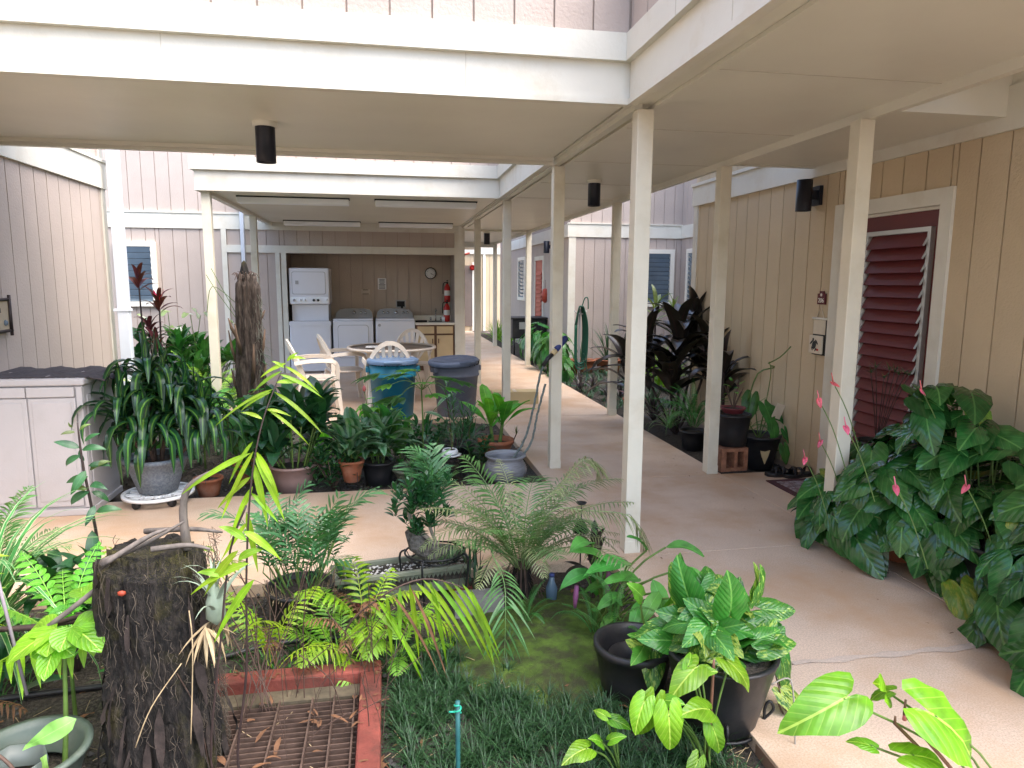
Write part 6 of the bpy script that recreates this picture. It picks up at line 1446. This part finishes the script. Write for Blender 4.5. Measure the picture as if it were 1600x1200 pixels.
# bonsai log on wire stand
wr = thing('wire_stand', 'black wire stand leaning over the right end of the planter box', 'stand', (.22, 3.34, SO+.04))
m_ = MB(); m_.tube([(math.cos(a)*.15, math.sin(a)*.13, .235) for a in [2*PI*i/28 for i in range(29)]], .005, 6); m_.tube([(math.cos(a)*.12, math.sin(a)*.10, .20) for a in [2*PI*i/28 for i in range(29)]], .004, 6)
for a in (2.9, 4.3, 5.8, .9): m_.tube(curve_pts([(math.cos(a)*.15, math.sin(a)*.13, .24), (math.cos(a)*.18, math.sin(a)*.16, .2), (math.cos(a)*.155, math.sin(a)*.14, 0)], 8), .0055, 6)
for i in range(9): a = i*.7; m_.tube([(math.cos(a)*.15, math.sin(a)*.13, .235), (math.cos(a+.35)*.12, math.sin(a+.35)*.10, .2)], .0025, 4)
m_.build('wire', IRON, wr)
bo = thing('bonsai_shrub', 'leafy dark bonsai growing on a grey log above the planter box', 'bonsai', (.20, 3.36, .165))
MB().tube([(-.10, 0, .16), (-.07, 0, .09), (0, 0, .035), (.10, 0, .03), (.14, 0, .035)], [.030, .048, .050, .042, .022], 14).build('log', mat('grey log', (.09, .08, .07), .95, .6, 18, bs=45, bd=.025, bstr=1, fine=(40, .5, (.2, .18, .16))), bo)
MB().tube(curve_pts([(.03, 0, .06), (-.03, 0, .13), (-.10, 0, .22), (-.10, .02, .30)], 8), .012, 6).build('branch', mat('grey branch', (.30, .25, .2), .8, .2), bo); MB().tube(curve_pts([(.04, 0, .06), (.0, 0, .16), (-.03, 0, .30)], 8), .009, 6).build('branch', MATS['grey branch'], bo)
for i in range(46):
    a = R.random()*6.28; c = Vector((-.06+math.cos(a)*R.uniform(0, .17), math.sin(a)*.09, .15+R.uniform(0, .28))); rosette(bo, LF['small'], 9, c, (.55, .85), (-.2, .9), .006, (0, .03))
for q in range(16): a = R.random()*6.28; put(R.choice(LF['bamb']), bo, (.02, 0, .1+.015*q), (math.cos(a), math.sin(a), .4), (0, 0, 1), R.uniform(.5, .85), 'spray')
# palm
pa = thing('pygmy_palm', 'wide feathery palm with dull and fresh fronds at the centre of the near bed', 'palm', (.66, 3.32, SO))
MB().lathe([(.06, 0), (.055, .08), (.045, .16), (.035, .2), (.001, .22)], 20, wob=lambda a, z: 1+.15*math.sin(a*9+z*40)).build('fibrous_base', DKBARK, pa)
m_ = MB()
for i in range(70): a = R.random()*6.28; m_.tube([(math.cos(a)*.05, math.sin(a)*.05, R.uniform(.1, .25)), (math.cos(a)*.12, math.sin(a)*.12, R.uniform(.0, .1))], .0015, 3, False)
m_.build('dead_fibres', STEMB, pa)
for i in range(34):
    a = i*2.4+.3; put(R.choice(LF['palmy' if i % 3 else 'palm']), pa, Vector((math.cos(a)*.03, math.sin(a)*.03, .16)), Vector((math.cos(a), math.sin(a)*.6, R.uniform(-.3, .3))), (0, 0, 1), R.uniform(.75, 1.2), 'frond')
for i, (a, tl, s) in enumerate(((4.6, -.1, .75), (4.1, .1, .8), (5.3, .0, .8), (3.4, .1, .85), (5.9, .2, .8), (2.9, .5, .9), (.3, .3, .9), (3.9, -.3, .75), (4.9, .4, .8))):
    put(R.choice(LF['palm']), pa, Vector((math.cos(a)*.05, math.sin(a)*.05, .2)), Vector((math.cos(a), math.sin(a), tl)), (0, 0, 1), s, 'frond')
po = Vector((.66, 3.32, SO))
mb = frond([Vector((0, 0, .2)), P(830, 800, 3.3)-po, P(870, 765, 3.3)-po, P(905, 722, 3.3)-po, P(928, 722, 3.3)-po, P(934, 740, 3.3)-po], 34, .15, .008, start=.35, droop=.8, ang=.9, seg=4); mb.build('frond', L_PALMY, pa)
mb = frond([Vector((0, 0, .2)), P(860, 800, 3.2)-po, P(920, 798, 3.15)-po, P(980, 805, 3.12)-po, P(1000, 830, 3.12)-po, P(1010, 855, 3.12)-po], 34, .12, .007, start=.3, droop=1.0, ang=.9, seg=4); mb.build('frond', L_PALMY, pa)
mb = frond([Vector((0, 0, .2)), P(770, 860, 3.1)-po, P(785, 900, 2.9)-po, P(790, 940, 2.75)-po, P(788, 1035, 2.72)-po], 16, .16, .010, start=.45, droop=.5, ang=.8, seg=4); mb.build('frond', L_PALM, pa)
# stepping block near palm
tag(MB().box(-.12, .12, -.05, .05, 0, .1).build('concrete_block', mat('grey block', (.20, .19, .18), .85, .2, 12, bs=60, bd=.003), None, (.42, 3.2, SO)), 'grey concrete block half buried left of the palm', 'block')
# bird ornament on stake
br = thing('garden_ornament', 'small black metal bird bath ornament in front of the nearest post', 'ornament', (1.02, 3.5, SO))
MB().tube([(0, 0, 0), (0, 0, .42)], .004, 6).build('stake', IRON, br); MB().lathe([(.001, .42), (.02, .425), (.03, .435), (.024, .432)], 16).build('dish', IRON, br); MB().lathe([(.001, .34), (.012, .34), (.03, .31), (.045, .27), (.001, .275)], 14).build('bell', IRON, br)
btl = thing('bottle', 'clear blue bottle standing behind the ginger leaves', 'bottle', (.80, 3.25, SO)); MB().lathe([(.001, 0), (.028, 0), (.03, .08), (.014, .12), (.012, .14), (.001, .14)], 18).build('body', mat('blue bottle', (.10, .16, .24), .15, .1, spec=.8), btl); MB().lathe([(.014, .14), (.014, .155), (.001, .155)], 14).build('cap', BLUEF, btl)
pr_ = thing('purple_plant', 'dark purple leaved plant behind the ginger near the post', 'plant', (1.02, 3.25, SO)); rosette(pr_, LF['ti'], 12, (0, 0, .12), (.25, .42), (-.1, .7), .02, (0, .1)); stem(pr_, [(0, 0, 0), (0, 0, .18)], .01, .008, STEMD)
# ginger
gi = thing('variegated_ginger', 'fresh green ginger leaves with purple flower spikes', 'ginger', (.98, 2.98, SO)); go = Vector((.98, 2.98, SO))
m_ = MB()
for x, y, Y, x2, y2_, s in ((925, 850, 2.9, 900, 840, 1), (950, 880, 2.9, 875, 868, 1.2), (930, 895, 2.88, 845, 905, 1.1), (985, 880, 2.9, 905, 885, 1.3), (1010, 860, 2.95, 960, 835, 1), (1040, 855, 2.95, 1090, 850, .9), (1000, 905, 2.85, 930, 925, 1.2), (1020, 905, 2.85, 1040, 960, 1.1), (975, 930, 2.8, 920, 960, 1), (1030, 925, 2.8, 1000, 985, 1.1), (1060, 890, 2.85, 1110, 905, .9), (1045, 935, 2.75, 1060, 1000, 1.2), (965, 960, 2.8, 925, 990, .7), (1000, 940, 2.8, 985, 1000, .9), (950, 915, 2.95, 905, 935, .8)):
    p = P(x, y, Y)-go; q = P(x2, y2_, Y-.12)-go; put(R.choice(LF['ging']), gi, p, (q-p), (0, -.35, 1), s*R.uniform(.8, 1)); m_.tube(curve_pts([Vector((R.uniform(-.05, .05), R.uniform(-.05, .05), 0)), Vector((p.x*.5, p.y*.5, p.z*.7)), p], 6), .005, 5, False)
m_.build('stalks', STEMG, gi)
for x, y, y2_ in ((951, 893, 930), (901, 915, 950)):
    q = P(x, y, 2.85)-go; r5 = P(x-3, y2_, 2.85)-go; MB().tube([q, q.lerp(r5, .5), r5], [.010, .013, .007], 7).build('flower_spike', L_PURPS, gi)
# black pot with sprig
kp = thing('black_nursery_pot', 'empty looking black nursery pot with a single pothos sprig', 'pot', (.93, 2.42, SO-.02)); pot(kp, .15, .245, BLACKP, rb=.115, rim=.03, soil=False, lip=1.05); MB().disc(.11, .03, 24).build('soil', DARK, kp)
MB().lathe([(.085, .10), (.1, .19), (.095, .19), (.08, .10)], 28).build('inner_pot', BLACKP, kp)
ko = Vector((.93, 2.42, SO-.02))
m_ = MB(); m_.tube(curve_pts([P(1015, 1040, 2.4)-ko, P(1018, 1000, 2.38)-ko, P(1040, 960, 2.38)-ko, P(1065, 925, 2.4)-ko, P(1088, 900, 2.42)-ko], 16), .005, 6).tube(curve_pts([P(1018, 1000, 2.38)-ko, P(1005, 970, 2.36)-ko, P(1000, 930, 2.36)-ko], 8), .004, 5).build('sprig_stem', STEMG, kp)
for x, y, Y, x2, y2_, s in ((1012, 1020, 2.3, 985, 995, 1), (1005, 1012, 2.28, 990, 1040, .8), (1020, 1022, 2.3, 1020, 1065, 1.1), (1010, 1000, 2.36, 965, 985, .7), (1002, 930, 2.36, 980, 905, .8), (1045, 955, 2.36, 1060, 915, .7)): p = P(x, y, Y)-ko; q = P(x2, y2_, Y-.08)-ko; put(R.choice(LF['poth' if s > .9 else 'hb']), kp, p, q-p, (0, -.9, .6), s*.85)
# big pothos pot on stand
PX, PY_ = 1.16, 2.16
bs2 = thing('wire_stand', 'black wrought iron stand holding the big pothos pot', 'stand', (PX, PY_, SO))
m_ = MB(); m_.tube([(math.cos(a)*.145, math.sin(a)*.145, .045) for a in [2*PI*i/28 for i in range(29)]], .006, 6)
for a in (-.35, 1.3, 2.8, 4.4): c, s = math.cos(a), math.sin(a); m_.tube(curve_pts([(c*.15, s*.15, .05), (c*.19, s*.19, .10), (c*.175, s*.175, .13), (c*.16, s*.16, .08), (c*.18, s*.18, -.1)], 20), .0055, 6)
m_.build('wire', IRON, bs2)
pt = thing('pothos', 'golden pothos overflowing a big black pot beside the walkway', 'potted plant', (PX, PY_, SO+.02)); pot(pt, .195, .30, BLACKP, rb=.125, rim=.012, lip=1.02)
st_ = MB()
for i in range(70):
    a = R.random()*2*PI; el = R.uniform(-.1, 1.4); k = R.uniform(.5, 1); u_ = Vector((math.cos(a)*math.cos(el), math.sin(a)*math.cos(el), math.sin(el)))
    p = Vector((u_.x*.20-.01, u_.y*.17, .30+u_.z*.24))*1.0; p = Vector((0, 0, .28)).lerp(p, k); rnd3 = Vector((R.uniform(-.8, .8), R.uniform(-.6, .6), R.uniform(-.5, .7)))
    d = (Vector((u_.x, u_.y*.6, .1))+rnd3).normalized(); put(R.choice(LF['poth']), pt, p, d, Vector((u_.x*.4+R.uniform(-.5, .5), -.75+R.uniform(-.4, .4), .8)), R.uniform(.6, .95))
    st_.tube([(u_.x*.06, u_.y*.06, .24), p*.6+Vector((0, 0, .12)), p], .0035, 4, False)
st_.build('stems', STEMG, pt)
for i in range(7):
    a = R.random()*6.28; put(R.choice(LF['poth']), pt, Vector((math.cos(a)*.13, math.sin(a)*.13, .46+R.uniform(0, .08))), Vector((math.cos(a)*.4, math.sin(a)*.4, 1)), Vector((math.cos(a), math.sin(a)-1, .3)), R.uniform(.8, 1.1))
po2 = Vector((PX, PY_, SO+.02)); m_ = MB(); m_.tube(curve_pts([(.18, 0, .3), (.23, -.02, .2), (.22, -.03, .08), (.27, -.05, .0), (.33, -.05, .02)], 16), .004, 5).tube(curve_pts([(.19, 0, .28), (.21, -.04, .15), (.25, -.05, .05), (.31, -.05, .12)], 16), .003, 5); m_.build('trailing_stems', STEMB, pt)
for q, d in (((.22, 0, .32), (.3, -.4, -1)), ((.23, -.02, .24), (.2, -.4, -1)), ((.24, -.04, .12), (.6, -.4, -.6)), ((.33, -.05, .04), (1, -.3, -.3)), ((.17, .02, .42), (1, -.3, -.05))): put(R.choice(LF['poth']), pt, q, d, (.3, -.8, .7), .85)
tag(MB().tube(curve_pts([P(1205, 1070, 2.0), P(1232, 1060, 2.0), P(1240, 1090, 1.98), P(1243, 1195, 1.95), P(1243, 1260, 1.93)], 16), .003, 5).build('support_hook', mat('wire grey', (.30, .27, .23), .5), None), 'thin bent wire hook right of the pothos pot', 'wire')
# lime anthuriums
def lime(label, ox, oy, leaves, pieces, pot_=False, z0=SO):
    t = thing('young_anthurium', label, 'anthurium', (ox, oy, z0)); o = Vector((ox, oy, z0)); m_ = MB()
    for (x, y, Y, x2, y2_, dY, s, up) in leaves:
        p = P(x, y, Y)-o; q = P(x2, y2_, Y+dY)-o; l = (q-p).length; me = R.choice(LF['lime']); put(me, t, p, q-p, up, l/.17)
        m_.tube(curve_pts([Vector((R.uniform(-.015, .015), R.uniform(-.015, .015), 0)), Vector((p.x*.4, p.y*.4, p.z*.6)), p], 8), .0035, 5, False)
    m_.build('petioles', STEMG, t)
    for x, y, Y, h in pieces: p = P(x, y, Y)-o; MB().tube([Vector((0, 0, .03)), p, p+Vector((0, 0, h))], [.006, .005, .003], 6).build('bud_stem', mat('bud brown', (.17, .08, .05), .6, .3, 20), t)
    if pot_: MB().tube([(0, 0, -.12), (0, 0, .0)], [.02, .014], 8).build('crown', STEMB, t)
    return t
lime('young anthurium with lime green leaves at the bottom centre right', 1.02, 1.95, ((1045, 1118, 1.85, 1050, 1190, -.04, 1, (0, -1, .35)), (1085, 1045, 1.95, 1045, 1085, -.06, 1, (-.2, -.6, 1)), (1075, 1040, 1.96, 1085, 1015, .03, .8, (0, -1, .3)), (1095, 1050, 1.95, 1120, 1045, -.03, .8, (0, -.7, .8)), (1140, 1035, 1.95, 1190, 1075, -.05, 1, (.3, -.6, 1)), (1005, 1100, 1.88, 985, 1150, -.04, 1, (-.5, -1, .4)), (1020, 1100, 1.9, 1000, 1165, -.03, 1, (.3, -1, .4)), (1035, 1095, 1.92, 1065, 1090, -.05, .8, (0, -.5, 1)), (1105, 1108, 1.88, 1070, 1100, -.04, .8, (0, -.6, 1)), (1115, 1140, 1.86, 1135, 1190, -.03, 1, (.3, -1, .3)), (1090, 1190, 1.82, 1075, 1230, -.04, 1, (0, -1, .4))), ((1115, 1040, 1.95, .02),))
lime('sprawling seedling with small lime leaves between grass and the near anthurium', .72, 1.98, ((960, 1125, 1.95, 990, 1135, -.03, 1, (0, -.6, 1)), (945, 1118, 1.95, 925, 1105, .03, .7, (0, -.6, 1)), (915, 1170, 1.9, 880, 1180, -.04, 1, (0, -.6, 1)), (955, 1155, 1.93, 975, 1145, -.02, .8, (0, -.6, 1)), (940, 1160, 1.93, 930, 1150, -.03, .6, (0, -.6, 1))), ())
lime('lime leaved anthurium with a pink bud in the bottom right corner', 1.80, 1.52, ((1318, 1092, 1.50, 1232, 1142, -.05, 1, (-.3, -.7, .8)), (1385, 1080, 1.55, 1345, 1085, .05, .7, (0, -.4, 1)), (1385, 1080, 1.55, 1392, 1062, .08, .6, (0, -1, .5)), (1460, 1118, 1.45, 1580, 1195, -.05, 1, (.3, -.8, .9)), (1360, 1165, 1.5, 1322, 1150, .03, .7, (0, -.3, 1)), (1425, 1180, 1.45, 1500, 1185, -.02, .7, (0, -.2, 1))), ((1398, 1130, 1.5, .02), (1413, 1115, 1.5, .04)), True, -.12+SO*0)
MB().tube([P(1413, 1125, 1.5), P(1414, 1110, 1.5)], [.006, .003], 8).build('bud', L_PINK, bpy.data.objects['young_anthurium.002']).matrix_parent_inverse = Matrix.Translation((1.80, 1.52, -.12)).inverted()
# stake
sk_ = thing('garden_stake', 'dark teal bamboo stake with a green tie in the mondo grass', 'stake', (.195, 1.98, SO)); MB().tube([(0, 0, 0), (0, 0, .12), (0, 0, .20), (0, 0, .33)], [.0075, .0075, .008, .0075], 10).build('cane', mat('teal stake', (.02, .10, .10), .5, .2, 30), sk_)
MB().tube([(math.cos(a)*.010, math.sin(a)*.010, .288+.003*a) for a in [2*PI*i/16 for i in range(30)]], .003, 5).tube([(-.008, -.005, .298), (-.028, -.008, .302)], .003, 5).build('tie', mat('green tie', (.02, .35, .22), .4), sk_)
for i, (x, y, lab) in enumerate(((.62, 3.0, 'low fern tuft in the shade under the palm'), (.9, 2.85, 'low fern tuft under the ginger leaves'), (-.9, 2.95, 'low fern tuft behind the near stump'), (-.1, 3.2, 'low fern tuft beside the bamboo palm pot'))):
    t = thing('small_fern', lab, 'fern', (x, y, SO)); rosette(t, LF['fernd'], 9, (0, 0, .03), (.35, .5), (-.1, .5), .01, (0, .02))
tg = thing('dry_twig_bundle', 'tall dry stalks leaning behind the near stump', 'stalks', (-.45, 2.5, SO)); m_ = MB()
for i in range(9): a = R.uniform(-.5, .5); m_.tube(curve_pts([(R.uniform(-.1, .15), 0, 0), (a*.3, .05, .35), (a*.6, .0, R.uniform(.5, .8))], 8), .0025, 4)
m_.build('stalks', STEMB, tg)
hz = thing('drip_hose', 'black drip irrigation hose lying in the near left bed', 'hose', (0, 0, 0)); MB().tube(curve_pts([(-1.9, 2.7, SO+.03), (-1.4, 2.75, SO+.035), (-1.0, 2.8, SO+.03), (-.5, 3.0, SO+.03), (-.1, 3.0, SO+.03)], 30), .012, 7).build('pipe', BLACKP, hz)
st3 = thing('purple_stake', 'thin leaning grey stake at the left edge', 'stake', (0, 0, 0)); MB().tube([P(-20, 840, 2.2), P(42, 1085, 2.25)], .005, 6).build('cane', mat('grey cane', (.26, .22, .24), .6), st3)
